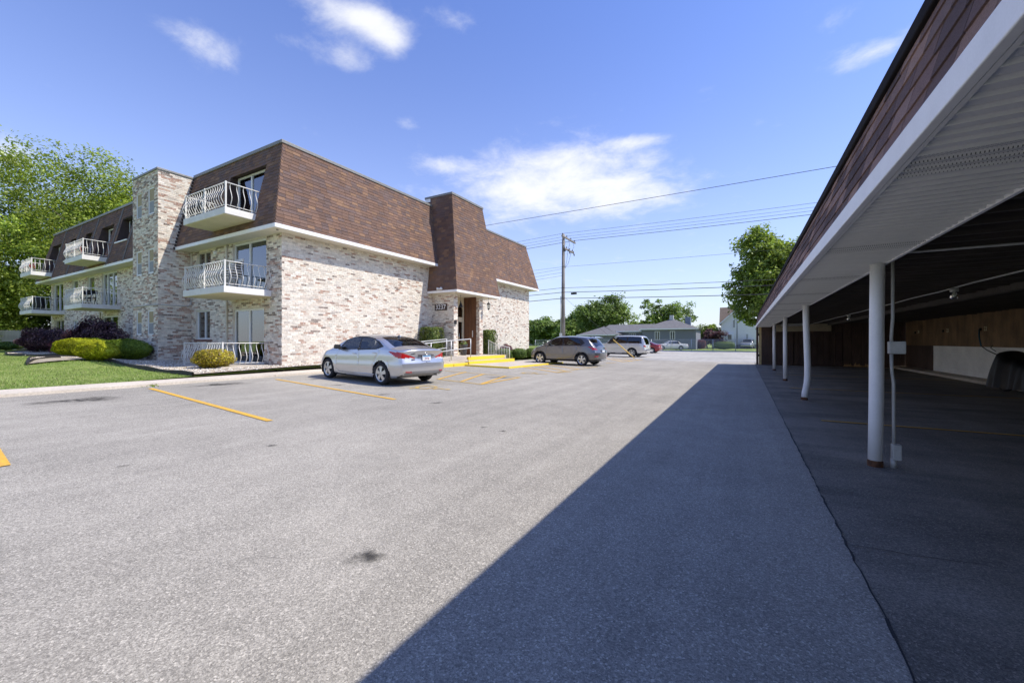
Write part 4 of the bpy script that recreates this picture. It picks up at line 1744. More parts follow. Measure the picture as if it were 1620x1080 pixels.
lantern('pendant_lamp', 'black bell shaped pendant lamp hanging over the entrance door', (-13.75, 18.35, EZ0 + .02), .45, pend=True)
pl_ = on_x(773, 466, EBX - .12)
lantern('hanging_lantern', 'black hanging lantern at the right end of the entrance eave', (EBX - .12, min(pl_.y, EY1 - .1), EZ0 + .02), .32)
cm = thing('security_camera', 'small white security floodlight on the shingles above the entrance', 'camera', (-13.9, EY0 - .1, EZ0 + .2))
MB().box((-14.1, EY0 - .10, EZ0 + .15), (-14.0, EY0 + .04, EZ0 + .23)).tube([(-13.98, EY0 - .02, EZ0 + .2), (-13.92, EY0 - .16, EZ0 + .21)], [.05, .07], 8).tube([(-14.12, EY0 - .02, EZ0 + .2), (-14.2, EY0 - .16, EZ0 + .21)], [.05, .07], 8).build('floodlight', FRAME, cm, True)
cb = thing('wall_intercom', 'small dark intercom box on the left brick pier by the door', 'intercom', (EPX, EW0 + .1, 2.45))
MB().box((EPX + .012, EW0 + .03, 2.33), (EPX + .09, EW0 + .17, 2.55)).build('intercom_box', PLAST, cb, bev=.01)
wl = thing('wall_light', 'round white wall light above the second floor balcony', 'lamp', (-19.83, BY - .05, 5.25))
MB().lathe([(.005, -.09), (.07, -.08), (.105, -.04), (.11, 0.0)], (-19.83, BY - .01, 5.22), 18, 'Y').build('globe', LAMPW, wl, True)


# ---- balconies
def baluster_mesh():
    prof = [(0, .06), (.06, .16), (.115, .28), (.125, .36), (.09, .48), (.035, .60), (0, .70), (-.012, .78), (.02, .85), (.05, .84)]
    return MB().tube([(0, -a, z) for a, z in prof], .0125, 5, False).mesh('baluster', RAILW, True)


BAL = baluster_mesh()


def railing(parent, x0, x1, yf, yw, z, h=.88, zs=1.0, mesh_left=True):
    """white iron railing with bellied balusters round three sides"""
    c = [(x0 + .06, yw), (x0 + .06, yf + .06), (x1 - .06, yf + .06), (x1 - .06, yw)]
    for (x, y) in c[1:3] + [((x0 + x1) / 2, yf + .06)]:
        MB().box((x - .022, y - .022, z - .05), (x + .022, y + .022, z + h + .04)).build('rail_post', RAILW, parent)
    for zz, t in ((h, .02), (.09, .014)):
        MB().tube([(x, y, z + zz) for x, y in c], t, 6).build('rail', RAILW, parent, True)
    n = int((x1 - x0 - .2) / .155)
    for i in range(n):
        x = x0 + .12 + (x1 - x0 - .24) * i / (n - 1)
        inst('baluster', BAL, parent, (x, yf + .06, z), (0, 0, 0), (1, 1, h / .88))
    for side, xx, rz in ((1, x1 - .06, math.pi / 2), (-1, x0 + .06, -math.pi / 2)):
        m = int((yw - yf - .2) / .165)
        for i in range(m):
            yy = yf + .2 + (yw - yf - .25) * i / max(1, m - 1)
            inst('baluster', BAL, parent, (xx, yy, z), (0, 0, rz), (1, 1, h / .88))


BALC = [('b2', -18.68, -15.65, 7.3, BY, 3.34, .23), ('b3', -18.9, -15.8, 7.4, 8.75, 6.14, .24),
        ('m3', -33.35, -30.5, 7.45, 8.75, 6.02, .25), ('l3', -42.6, -40.1, 7.45, 8.75, 5.97, .25),
        ('m2', -33.1, -30.3, 7.38, BY, 3.41, .23), ('l2', -42.75, -39.95, 7.45, BY, 3.46, .24)]
for (k, x0, x1, yf, yw, zt, th) in BALC:
    sl_ = MB().box((x0, yf, zt - th), (x1, yw - .005, zt)).build('balcony_slab', SLABW, bld, bev=.012)
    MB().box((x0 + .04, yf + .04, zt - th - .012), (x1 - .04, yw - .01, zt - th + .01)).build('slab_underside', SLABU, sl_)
    railing(sl_, x0, x1, yf, yw, zt, .88 if k[0] == 'b' else .85)
ps = MB().box((-18.9, 7.15, .2), (-15.5, BY - .01, .52)).build('patio_slab', CONC, bld, bev=.01)
railing(ps, -18.75, -15.8, 7.3, BY, .52, .82)


# ================================================================== CARPORT
PX, CZ = 1.30, 2.26              # post line, soffit height
CY0, CY1 = -9.0, 29.2            # length of the roof
SIN = 1.40                       # inner edge of the soffit
BWX = 7.4                        # back wall
cp = thing('carport', 'long open carport with brown shingled mansard edge, white soffit and white steel posts', 'carport', (4, 12, 0))
MB().box((.64, CY0, CZ), (.68, CY1, CZ + .115)).build('fascia', WHITE, cp, bev=.005)
MB().box((.64, CY1 + .002, CZ), (BWX + .2, CY1 + .04, CZ + .115)).build('fascia', WHITE, cp, bev=.005)
MB().box((.66, CY0, CZ + .118), (.687, CY1 + .03, CZ + .135)).build('drip_strip', HEADER, cp)
MZ0, MZ1 = CZ + .13, 3.02
CP_PAL = [(.22, .14, .12), (.15, .098, .088), (.29, .19, .16), (.12, .082, .076), (.33, .21, .165), (.19, .13, .115)]
shingled('carport_mansard', cp, CY0, CY1, 0, 0, CY0, CY1 - .12, MZ0, MZ1, Y_, (.683, 0, 0), (.81, 0, 0), mX, exposure=.135, tab=.30, pal=CP_PAL, singles=300, seed=21, gap=.007, thick=(.005, .012))
shingled('carport_mansard', cp, .685, BWX, 0, 0, .805, BWX, MZ0, MZ1, X_, (0, CY1 + .03, 0), (0, CY1 - .10, 0), Y_, exposure=.135, tab=.30, pal=CP_PAL, seed=22, gap=.007, thick=(.005, .012))
MB().box((.77, CY0, MZ1 - .03), (.90, CY1 - .1, MZ1 + .055)).build('drip_edge', COPDK, cp, bev=.01)
MB().box((.88, CY0, 2.93), (BWX + .3, CY1 - .1, MZ1 + .03)).build('roof_deck', COPDK, cp)
MB().box((.70, CY0, CZ + .05), (BWX + .25, CY0 + .05, 2.95)).build('end_panel', 'dark_board', cp)
# gable end over the far wall
MB().box((.72, CY1 - .12, CZ + .02), (BWX + .2, CY1 - .06, 2.95)).build('end_panel', 'dark_board', cp)


def make_vented():
    t = NT('vented_soffit')
    sx = t.n('ShaderNodeSeparateXYZ')
    t.l(t.tc, sx.inputs[0])
    a = t.math('SINE', t.math('MULTIPLY', sx.outputs[0], 430.0))
    b = t.math('SINE', t.math('MULTIPLY', sx.outputs[1], 430.0))
    h = t.ramp(t.math('MULTIPLY', a, b), .35, .6, 0, 1)
    t.color(t.mix(h, (.82, .81, .78), (.12, .12, .12)))
    t.set(Roughness=.5)
    MATS['vented_soffit'] = t.m


make_vented()


def soffit_mesh(m, name):
    # one vinyl panel: three flat bands with V grooves, running from the fascia to the post line
    w = .305
    x0, x1 = .681, SIN - .02
    mb = MB()
    z = CZ + .022
    for b in range(3):
        y0, y1 = b * w / 3, (b + 1) * w / 3
        g, dz = .008, .018
        mb.face([(x0, y0 + g, z), (x0, y1 - g, z), (x1, y1 - g, z), (x1, y0 + g, z)])
        mb.face([(x0, y1 - g, z), (x0, y1 - g * .4, z - dz), (x1, y1 - g * .4, z - dz), (x1, y1 - g, z)])
        mb.face([(x0, y1 - g * .4, z - dz), (x0, y1, z - dz), (x1, y1, z - dz), (x1, y1 - g * .4, z - dz)])
        mb.face([(x0, y0, z - dz), (x0, y0 + g * .4, z - dz), (x1, y0 + g * .4, z - dz), (x1, y0, z - dz)])
        mb.face([(x0, y0 + g * .4, z - dz), (x0, y0 + g, z), (x1, y0 + g, z), (x1, y0 + g * .4, z - dz)])
    return mb.mesh(name, m)


SP, SV = soffit_mesh(SOFFIT, 'soffit_panel'), soffit_mesh('vented_soffit', 'soffit_panel')
y, i = CY0, 0
while y < CY1 - .3:
    inst('soffit_panel', SV if i % 7 in (3,) else SP, cp, (0, y, 0))
    y += .305
    i += 1
MB().box((SIN - .03, CY0, CZ), (SIN, CY1 - .05, CZ + .06)).build('soffit_trim', WHITE, cp, bev=.004)
MB().box((.681, CY0, CZ + .002), (.70, CY1 - .03, CZ + .024)).build('soffit_channel', SOFFIT, cp)
MB().box((PX - .09, CY0, CZ + .06), (PX + .09, CY1 - .1, CZ + .3)).build('header_beam', 'joist_wood', cp)
y = CY0 + .2
mbj = MB().box((SIN - .1, -.022, 2.40), (BWX + .1, .022, 2.66)).mesh('roof_joist', MATS['joist_wood'])
mbd = MB().box((SIN - .1, -.172, 2.665), (BWX + .1, .172, 2.69)).mesh('ceiling_board', MATS['joist_wood'])
while y < CY1 - .2:
    inst('roof_joist', mbj, cp, (0, y, random.uniform(-.012, .012)))
    inst('ceiling_board', mbd, cp, (0, y + .2, 0))
    y += .405
MB().box((4.1, CY0, 2.30), (4.25, CY1 - .2, 2.42)).build('purlin', 'joist_wood', cp)

# posts: the second one from the camera is bent
PYS = [6.0, 11.95, 17.45, 23.4]


def post(yy, bends, r=.066):
    pts = [(PX + dx, yy + dy, z) for z, dx, dy in bends]
    o = MB().tube(pts, r, 20).build('post', POSTW, cp, True)
    b = bends[0]
    MB().lathe([(r + .004, .0), (r + .006, .03), (r + .003, .055 + .01), (r + .001, .07)], (PX + b[1], yy + b[2], 0), 20).build('rusted_base', RUST, o, True)


post(PYS[0], [(0, -.01, 0), (.8, 0, 0), (1.6, .004, 0), (CZ + .06, .01, 0)])
post(PYS[1], [(0, -.03, 0), (.18, -.014, 0), (.40, .022, 0), (.60, .036, 0), (.85, .036, 0), (1.3, .024, 0), (1.8, .010, 0), (CZ + .06, 0, 0)])
post(PYS[2], [(0, 0, 0), (CZ + .06, 0, 0)])
post(PYS[3], [(0, 0, 0), (CZ + .06, 0, 0)])
# conduit and boxes at the near post
MB().tube([(1.452, 6.02, .10), (1.452, 6.02, .5), (1.45, 6.02, .95), (1.436, 6.02, 1.08), (1.432, 6.02, 1.28)], .016, 8).build('conduit', GALVP, cp, True)
MB().tube([(1.432, 6.02, 1.36), (1.432, 6.02, 1.46), (1.444, 6.02, 1.66), (1.444, 6.02, CZ + .12)], .016, 8).build('conduit', GALVP, cp, True)
MB().box((1.405, 5.975, 1.262), (1.545, 6.055, 1.40)).build('junction_box', GALVP, cp, bev=.008)
MB().box((1.43, 5.97, .09), (1.51, 6.05, .265)).build('outlet_box', GALVP, cp, bev=.01)
MB().tube([(1.45, 6.02, 0), (1.45, 6.02, .1)], .028, 8).build('conduit', GALVP, cp, True)
MB().tube([(1.44, 6.02, 2.375), (3.3, 6.04, 2.375), (BWX - .1, 6.1, 2.375)], .013, 6).build('ceiling_conduit', GALVP, cp, True)
MB().tube([(3.3, yy, 2.372 - .012 * (k % 2)) for k, yy in enumerate(np.linspace(-2, 28.3, 22))], .014, 6).build('ceiling_conduit', GALVP, cp, True)
for k, yy in enumerate((10.3, 18.7)):
    jl = thing('jar_light', ['clear glass jar light under the carport ceiling nearest the white post', 'small glass jar light far back near the dark end wall'][k], 'lamp', (3.3, yy, 2.3))
    MB().lathe([(.03, .07), (.055, .06), (.058, 0.0), (.05, -.01)], (3.3, yy, 2.30), 14).build('lamp_base', GALVP, jl, True)
    MB().lathe([(.046, 0), (.056, -.02), (.056, -.10), (.04, -.13), (.005, -.14)], (3.3, yy, 2.292), 14).build('glass_jar', 'jar_glass', jl, True)
    MB().lathe([(.012, 0), (.026, -.04), (.026, -.07), (.004, -.095)], (3.3, yy, 2.29), 10).build('bulb', LAMPW, jl, True)

# back wall: raised walk, white block below, brown plywood above, dark boards towards the end
MB().box((6.8, CY0, -.05), (BWX + .2, CY1 - .3, .10)).build('raised_walk', CONC, cp, bev=.012)
ENDY = 28.65
yy = CY0
while yy < ENDY - .05:
    y2 = min(yy + 1.22, ENDY - .02)
    MB().box((BWX - .03, yy + .004, 1.21), (BWX, y2 - .004, 2.66)).build('plywood_panel', 'plywood_brown', cp)
    yy += 1.22
WB = 25.1
for c in range(5):
    za = .10 + c * .222
    yy = CY0 + (c % 2) * .2
    while yy < WB - .01:
        y2 = min(yy + .61, WB)
        MB().box((BWX - .02 + random.uniform(-.002, .002), yy + .003, za + .003), (BWX + .1, y2 - .003, za + .218)).build('wall_block', BLOCKW, cp) if yy > 13 else None
        yy += .61
MB().box((BWX + .0, CY0, .1), (BWX + .15, ENDY, 1.2)).build('back_wall', BLOCKW, cp)
MB().box((BWX + .002, CY0, 1.2), (BWX + .15, ENDY, 2.9)).build('back_wall', 'dark_board', cp)
yy = WB + .01
while yy < ENDY - .02:
    MB().box((BWX - .035, yy, .1), (BWX - .002, min(yy + .29, ENDY), 1.2)).build('wall_board', 'dark_board', cp)
    yy += .30
# end wall: wide upright boards, the left bays staggered like a fence, a pale header above
xe = lambda px: on_y(px, 560, ENDY).x
MB().box((.95, ENDY + .12, -.02), (BWX + .1, ENDY + .16, 2.7)).build('end_wall', 'dark_board', cp)
x = xe(1333)
while x < BWX - .05:
    x2 = min(x + .40, BWX - .04)
    MB().box((x + .006, ENDY + .02, .03), (x2 - .006, ENDY + .06, 2.66)).build('wall_board', 'dark_board', cp)
    x = x2
xs = [xe(p) for p in (1219, 1228, 1237.5, 1246.5, 1255, 1264, 1274, 1284, 1293, 1302, 1312, 1322, 1332)]
SLATM = simple('slat_brown', (.060, .036, .029), .8, var=.2, vscale=3, bump=.3)
for k, (a, b) in enumerate(zip(xs[:-1], xs[1:])):
    dy = 0 if k % 2 else .07
    MB().box((a + .004, ENDY - .02 + dy, .06), (b - .004, ENDY + .01 + dy, 1.92)).build('fence_board', SLATM if k % 2 else 'dark_board', cp)
for z in (.3, 1.75):
    MB().box((xs[0], ENDY + .085, z), (xs[-1], ENDY + .115, z + .08)).build('cross_rail', SLATM, cp)
h0, h1 = on_y(1228, 524.5, ENDY - .06), on_y(1315, 511.5, ENDY - .06)
MB().box((h0.x, ENDY - .10, h0.z), (h1.x, ENDY - .045, h1.z)).build('header_board', HEADER, cp, bev=.006)
mb = MB()
for k in range(26):      # rotted foot of the boards, splintered bare wood
    x = xe(1333) + .02 + k * .052
    hgt = random.uniform(.05, .22) * (1.1 - .55 * abs(k - 10) / 16)
    mb.prism([(x, ENDY + .012, .03), (x + .05, ENDY + .012, .03), (x + .03, ENDY + .012, .03 + hgt), (x + .015, ENDY + .012, .03 + hgt * .8)], (0, .012, 0))
mb.build('splintered_wood', 'bare_wood', cp, fixn=True)
MB().box((.68, ENDY + .25, -.02), (.80, ENDY + .37, CZ + .02)).build('corner_post', 'dark_board', cp)
MB().box((.81, ENDY + .2, 0), (1.22, ENDY + .25, CZ)).build('shed_door', YDOOR, cp, bev=.005)
for z in (.5, 1.75):
    MB().box((.77, ENDY + .17, z), (.84, ENDY + .20, z + .12)).build('hinge', BLACK, cp)
MB().box((1.225, ENDY + .1, -.01), (xs[0] - .01, ENDY + .22, CZ + .2)).build('corner_board', 'dark_board', cp)
MB().box((1.9, ENDY - 1.1, CZ + .02), (2.9, ENDY - .4, CZ + .14)).build('light_fixture', GALVP, cp, bev=.01)
# stall numbers on the plywood
for k, (num, px_, py_) in enumerate((('22', 1559, 520), ('23', 1499, 523), ('24', 1453, 525))):
    p = on_x(px_, py_, BWX - .036)
    M4 = Matrix.Translation(p) @ Matrix.Rotation(math.radians(-90), 4, 'Z') @ Matrix.Rotation(math.radians(90), 4, 'X')
    text_mesh('stall_number', num, .22, NUMY, cp, M4, .002, .0)
for px_, py_ in ((1551, 521), (1492, 523.5), (1448, 526)):
    p = on_x(px_, py_, BWX - .05)
    MB().box((p.x - .03, p.y - .04, p.z - .05), (p.x + .02, p.y + .04, p.z + .05)).build('wall_outlet', BLACK, cp, bev=.006)
# cord from an outlet
q0 = on_x(1549, 521, BWX - .08)
q = [q0, on_x(1549, 533, BWX - .15), on_x(1552, 547, BWX - .25), on_x(1562, 554, BWX - .4), Vector((6.75, 18.2, 1.0))]
t = thing('extension_cord', 'black and blue cord hanging from the wall outlet to the covered motorcycle', 'cord', q0)
MB().tube(q[1:], .014, 6).build('cord', CABLE, t, True)
MB().tube(q[:3], .02, 6).build('cord_plug', CABLEB, t, True)


# covered motorcycle: a cover draped over wheels, tank, seat and handlebar
def covered_motorcycle():
    t = thing('covered_motorcycle', 'motorcycle under a black fabric cover against the white block wall', 'motorcycle', (6.55, 16.1, .0))
    L_, n, m = 2.15, 46, 30
    v, f = [], []
    prof = [(0, .35), (.08, .72), (.25, .80), (.55, .86), (.9, .80), (1.2, .90), (1.42, .94), (1.56, 1.10), (1.66, 1.16), (1.74, 1.02), (1.9, .80), (2.08, .62), (2.15, .3)]
    wid = [(0, .12), (.2, .26), (.6, .34), (1.2, .33), (1.55, .45), (1.68, .44), (1.85, .26), (2.15, .1)]
    for i in range(n):
        x = L_ * i / (n - 1)
        h = float(np.interp(x, *zip(*prof)))
        w = float(np.interp(x, *zip(*wid)))
        for j in range(m):
            s_ = j / (m - 1) * 2 - 1
            a = abs(s_)
            if a < .35:
                yy, zz_ = s_ / .35 * w * .55, h - .05 * (a / .35) ** 2
            else:
                k = (a - .35) / .65
                yy = math.copysign(w * (.55 + .5 * k ** .6), s_)
                zz_ = (h - .05) * (1 - k) + .12 * k
            fold = (.10 * math.sin(x * 11 + 2 * s_) + .05 * math.sin(x * 23 + s_ * 4)) * max(0, a - .25) + .012 * math.sin(x * 31 + s_ * 7)
            v.append((x - L_ / 2, yy + math.copysign(fold, s_), zz_ + .012 * math.sin(x * 21 + s_ * 5)))
    for i in range(n - 1):
        for j in range(m - 1):
            a = i * m + j
            f.append((a, a + m, a + m + 1, a + 1))
    me = bpy.data.meshes.new('cover')
    me.from_pydata(v, [], f)
    me.polygons.foreach_set('use_smooth', [True] * len(me.polygons))
    me.materials.append(TARP)
    rot = math.radians(100)
    o = inst('cover', me, t, (6.55, 16.1, 0), (0, 0, rot))
    for dx in (-.72, .74):
        wv = MB().lathe([(.20, -.05), (.29, -.055), (.315, -.02), (.315, .02), (.29, .055), (.20, .05), (.20, -.05)], (dx, 0, .315), 24, 'Y').mesh('tyre', RUBBER, True)
        inst('tyre', wv, t, (6.55, 16.1, 0), (0, 0, rot))
    MB().tube([(0, -.36, 1.1), (.05, -.15, 1.13), (.05, .15, 1.13), (0, .36, 1.1)], .02, 6)
    hb = MB().tube([(.50, .34, 1.12), (.56, .42, 1.22), (.52, .40, 1.30)], .010, 6).mesh('mirror_stem', BLACK)
    inst('mirror_stem', hb, t, (6.55, 16.1, 0), (0, 0, rot))


covered_motorcycle()


# ================================================================== CARS
def pchip(xs, ys):
    xs, ys = np.array(xs, float), np.array(ys, float)
    h = np.diff(xs)
    d = np.diff(ys) / h
    m = np.zeros(len(xs))
    m[0], m[-1] = d[0], d[-1]
    for i in range(1, len(xs) - 1):
        m[i] = 0 if d[i - 1] * d[i] <= 0 else 2 * d[i - 1] * d[i] / (d[i - 1] + d[i])

    def fn(x):
        x = np.clip(np.asarray(x, float), xs[0], xs[-1])
        k = np.clip(np.searchsorted(xs, x) - 1, 0, len(h) - 1)
        t = (x - xs[k]) / h[k]
        return ((2 * t ** 3 - 3 * t ** 2 + 1) * ys[k] + (t ** 3 - 2 * t ** 2 + t) * h[k] * m[k]
                + (-2 * t ** 3 + 3 * t ** 2) * ys[k + 1] + (t ** 3 - t ** 2) * h[k] * m[k + 1])
    return fn


def P2(pts):
    return pchip([p[0] for p in pts], [p[1] for p in pts])


def region_mesh(name, V, faces, mat, smooth=True):
    idx, inv = np.unique(faces, return_inverse=True)
    inv = inv.reshape(faces.shape)
    me = bpy.data.meshes.new(name)
    me.from_pydata(V[idx].tolist(), [], inv.tolist())
    me.polygons.foreach_set('use_smooth', [smooth] * len(me.polygons))
    me.materials.append(mat_of(mat))
    return me


def make_wheel(parent, x, y, r, side, w=.21, spokes=5, rim=ALLOY, rimr=.68):
    """tyre with tread shoulder, rim with spokes"""
    R_ = r
    ri = r * rimr
    tm = MB().lathe([(ri, -w / 2 + .02), (ri + .03, -w / 2), (R_ - .035, -w / 2 + .002), (R_ - .008, -w / 2 + .03), (R_, -w / 4), (R_, w / 4), (R_ - .008, w / 2 - .03),
                     (R_ - .035, w / 2 - .002), (ri + .03, w / 2), (ri, w / 2 - .02), (ri - .01, 0), (ri, -w / 2 + .02)], (0, 0, 0), 36, 'Y').mesh('tyre', RUBBER, True)
    ty = inst('tyre', tm, parent)
    ty.location = (x, y, r)
    ty.matrix_parent_inverse = Matrix()
    mb = MB()
    yo = side * (w / 2 - .015)
    mb.lathe([(ri + .004, yo), (ri - .02, yo - side * .012), (ri - .03, yo - side * .05), (ri - .02, -yo)], (0, 0, 0), 36, 'Y')
    mb.lathe([(.001, yo - side * .005), (.05, yo - side * .006), (.065, yo - side * .03)], (0, 0, 0), 16, 'Y')
    for k in range(spokes):
        a = 2 * math.pi * k / spokes + .3
        d = Vector((math.cos(a), 0, math.sin(a)))
        n_ = Vector((-math.sin(a), 0, math.cos(a)))
        yv = Vector((0, side, 0))
        p0, p1 = d * .04 + yv * (abs(yo) - .02), d * (ri - .015) + yv * (abs(yo) - .03)
        w0, w1 = .035, .06 if spokes == 5 else .04
        q = [p0 - n_ * w0, p0 + n_ * w0, p1 + n_ * w1, p1 - n_ * w1]
        mb.prism(q, yv * .022)
    ro = mb.build('rim', rim, None, False, fixn=True)
    ro.parent = ty
    di = MB().lathe([(.001, yo * .2), (ri - .03, yo * .2)], (0, 0, 0), 24, 'Y').build('brake_disc', ALLOYD, None)
    di.parent = ty
    return ty


def make_car(sp, label, loc, heading, name='parked_car'):
    """body lofted from cross-sections (x from tail to nose), cut into panels, windows and lamps"""
    t = thing(name, label, sp.get('cat', 'car'), loc)
    t.rotation_euler = (0, 0, heading)
    L_, hw = sp['L'], sp['W'] / 2
    zt, zs, zb, ws = P2(sp['top']), P2(sp['belt']), P2(sp['bottom']), P2(sp['width'])
    prof = pchip([0, .06, .2, .45, .62, .8, 1], sp.get('side', [.90, .955, .985, 1.0, .992, .978, .955]))
    tail, nose = P2(sp['tail']), P2(sp['nose'])
    st = np.unique(np.round(np.concatenate([np.linspace(0, .12, 9), np.linspace(.12, L_ - .12, int(L_ / .026)), np.linspace(L_ - .12, L_, 9)]), 5))
    NB, NL, NG, NR = 5, 30, 16, 22
    cols = []
    for x in st:
        b_, s_, T, w = float(zb(x)), float(zs(x)), float(zt(x)), float(ws(x))
        T = max(T, s_ + .012)
        y_, z_ = [], []
        y_ += list(np.linspace(0, w * float(prof(0)) - .02, NB))
        z_ += [b_] * NB
        for k in range(NL):
            q = k / (NL - 1)
            y_.append(w * float(prof(q)))
            z_.append(b_ + (s_ - b_) * q)
        cr = min(sp.get('crown', .085), .75 * (T - s_))
        ye = w * float(prof(1))
        zc = T - cr
        tb = sp.get('tumble', .34)
        for k in range(1, NG + 1):
            q = k / NG
            zz_ = s_ + (zc - s_) * q
            y_.append(ye - tb * (zz_ - s_) - .10 * (zz_ - s_) ** 2)
            z_.append(zz_)
        yc = y_[-1]
        for k in range(1, NR + 1):
            q = k / NR
            yy = yc * (1 - q ** 1.0)
            y_.append(yy)
            z_.append(T - cr * (yy / yc) ** 3.2)
        cols.append((y_, z_))
    Y = np.array([c[0] for c in cols])
    Z = np.array([c[1] for c in cols])
    X = np.repeat(st[:, None], Y.shape[1], axis=1)
    # round the ends in plan and give tail and nose their profiles
    wt = np.clip(1 - X / sp.get('tail_len', .7), 0, 1) ** 1.3
    wn = np.clip(1 - (L_ - X) / sp.get('nose_len', .9), 0, 1) ** 1.3
    X = X + wt * (tail(Z) + sp.get('tail_bow', .14) * (Y / hw) ** 2.4) - wn * (nose(Z) + sp.get('nose_bow', .30) * (Y / hw) ** 2.2)
    # end caps: shrink the last section to its middle
    rings = []
    for e, s0 in ((0, 1), (-1, -1)):
        yc_, zc_ = Y[e], Z[e]
        zm = (zc_.max() + zc_.min()) / 2
        rr_ = []
        for k in (.96, .86, .7, .5, .25, .02):
            yy = yc_ * k
            zz_ = zm + (zc_ - zm) * k
            xx = np.full_like(yy, st[e])
            if e == 0:
                xx = xx + (tail(zz_) + sp.get('tail_bow', .14) * (yy / hw) ** 2.4) - .012
            else:
                xx = xx - (nose(zz_) + sp.get('nose_bow', .30) * (yy / hw) ** 2.2) + .012
            rr_.append((xx, yy, zz_))
        rings.append(rr_)
    for (xx, yy, zz_) in rings[0]:
        X, Y, Z = np.vstack([xx, X]), np.vstack([yy, Y]), np.vstack([zz_, Z])
    for (xx, yy, zz_) in rings[1]:
        X, Y, Z = np.vstack([X, xx]), np.vstack([Y, yy]), np.vstack([Z, zz_])
    # press the shut lines in
    for line in sp.get('seams', ()):
        for (a, b) in zip(line[:-1], line[1:]):
            ax, az, bx, bz = *a, *b
            dx, dz = bx - ax, bz - az
            ll = dx * dx + dz * dz
            tt = np.clip(((X - ax) * dx + (Z - az) * dz) / ll, 0, 1)
            dist = np.hypot(X - ax - tt * dx, Z - az - tt * dz)
            msk = (dist < .016) & (Y > hw * .55)
            Y = np.where(msk, Y - .012, Y)
    ns, nt = X.shape
    Vp = np.stack([X, Y, Z], -1)
    Vm = Vp.copy()
    Vm[..., 1] *= -1
    V = np.concatenate([Vp.reshape(-1, 3), Vm.reshape(-1, 3)])
    I = np.arange(ns * nt).reshape(ns, nt)
    fp = np.stack([I[:-1, :-1], I[:-1, 1:], I[1:, 1:], I[1:, :-1]], -1).reshape(-1, 4)
    fm = fp[:, ::-1] + ns * nt
    faces = np.concatenate([fp, fm])
    C_ = V[faces].mean(1)
    nrm = np.cross(V[faces[:, 2]] - V[faces[:, 0]], V[faces[:, 3]] - V[faces[:, 1]])
    nrm /= np.linalg.norm(nrm, axis=1, keepdims=True) + 1e-12
    fx, fy, fz = C_.T
    ay = np.abs(fy)
    seg = np.tile(np.tile(np.arange(nt - 1), ns - 1), 2)
    green = seg >= NB + NL - 1
    roofseg = seg >= NB + NL + NG - 1
    reg = np.zeros(len(faces), int)
    names = {0: ('body', sp['paint'])}
    wx = sp['wheels']
    r = sp['r']
    ra = r + sp.get('arch', .055)
    hole = np.zeros(len(faces), bool)
    for w_ in wx:
        hole |= (np.hypot(fx - w_, fz - r) < ra) & (ay > hw * .50) & ~green
    if 'clad' in sp:       # plastic cladding round arches and sills
        k = len(names)
        names[k] = ('cladding', PLAST)
        msk = (fz < sp['clad']) & ~green
        for w_ in wx:
            msk |= (np.hypot(fx - w_, fz - r) < ra + .05) & (ay > hw * .7) & (fz < r + ra + .02)
        reg[msk] = k
    else:
        k = len(names)
        names[k] = ('underside', PLAST)
        reg[(fz < .205) | ((nrm[:, 2] < -.7) & (fz < .4))] = k
    if 'valance' in sp:
        k = len(names)
        names[k] = ('rear_valance', GREYP)
        reg[(fx < .28) & (fz < sp['valance']) & (ay < hw * .78)] = k
    glass = sp.get('glass', 'car_glass')
    for poly in sp['windows']:
        for s_ in (1, -1):
            k = len(names)
            names[k] = ('side_window', sp.get('rear_glass', glass) if poly[1] else glass)
            reg[green & ~(roofseg & (ay < .2)) & (fy * s_ > 0) & in_poly(fx, fz, poly[0])] = k
    trim = green & (reg == 0) & in_poly(fx, fz, sp['trim'])
    for s_ in (1, -1):
        k = len(names)
        names[k] = ('window_trim', PLAST)
        reg[trim & (fy * s_ > 0)] = k
    for nm, (xa, xb, mg) in (('windshield', sp['ws']), ('rear_window', sp['rw'])):
        k = len(names)
        names[k] = (nm, glass if nm == 'windshield' else sp.get('rear_glass', glass))
        ymax = np.zeros(len(fx))
        reg[roofseg & (fx > xa) & (fx < xb) & (seg > NB + NL + NG + mg)] = k
        if sp.get('upright_rear') and nm == 'rear_window':
            pass
    if 'rear_pane' in sp:   # upright tailgate window
        za, zb2, yw = sp['rear_pane']
        k = len(names)
        names[k] = ('rear_window', sp.get('rear_glass', glass))
        reg[(nrm[:, 0] < -.5) & (fz > za) & (fz < zb2) & (ay < yw - (fz - za) * .25)] = k
    for (nm, mat, side_poly, rear_poly, end) in sp['lamps']:
        for s_ in (1, -1):
            k = len(names)
            names[k] = (nm, mat)
            msk = np.zeros(len(faces), bool)
            if side_poly:
                msk |= in_poly(fx, fz, side_poly) & (ay > hw * .6)
            if rear_poly:
                near = (fx < .75) if end == 'r' else (fx > L_ - .75)
                msk |= in_poly(ay, fz, rear_poly) & near & ((nrm[:, 0] < -.35) if end == 'r' else (nrm[:, 0] > .3))
            reg[msk & (fy * s_ > 0) & ~green] = k
    for k, (nm, mat) in names.items():
        fs = faces[(reg == k) & ~hole]
        if len(fs) == 0:
            continue
        o = inst(nm, region_mesh(nm, V, fs, mat), None)
        o.parent = t

    def add(o):
        o.parent = t
        return o

    def ysurf(x, z):
        i = int(np.argmin(np.abs(st - x))) + 6
        j = NB + int(np.argmin(np.abs(Z[i, NB:NB + NL + NG] - z)))
        return float(Y[i, j])
    # wheel wells, floor, seats
    mb = MB()
    mb.box((.35, -hw * .82, .22), (L_ - .35, hw * .82, .30))
    mb.box((L_ * .62, -hw * .8, .3), (L_ * .70, hw * .8, float(zs(L_ * .66)) - .05))
    add(mb.build('cabin_floor', CABIN))
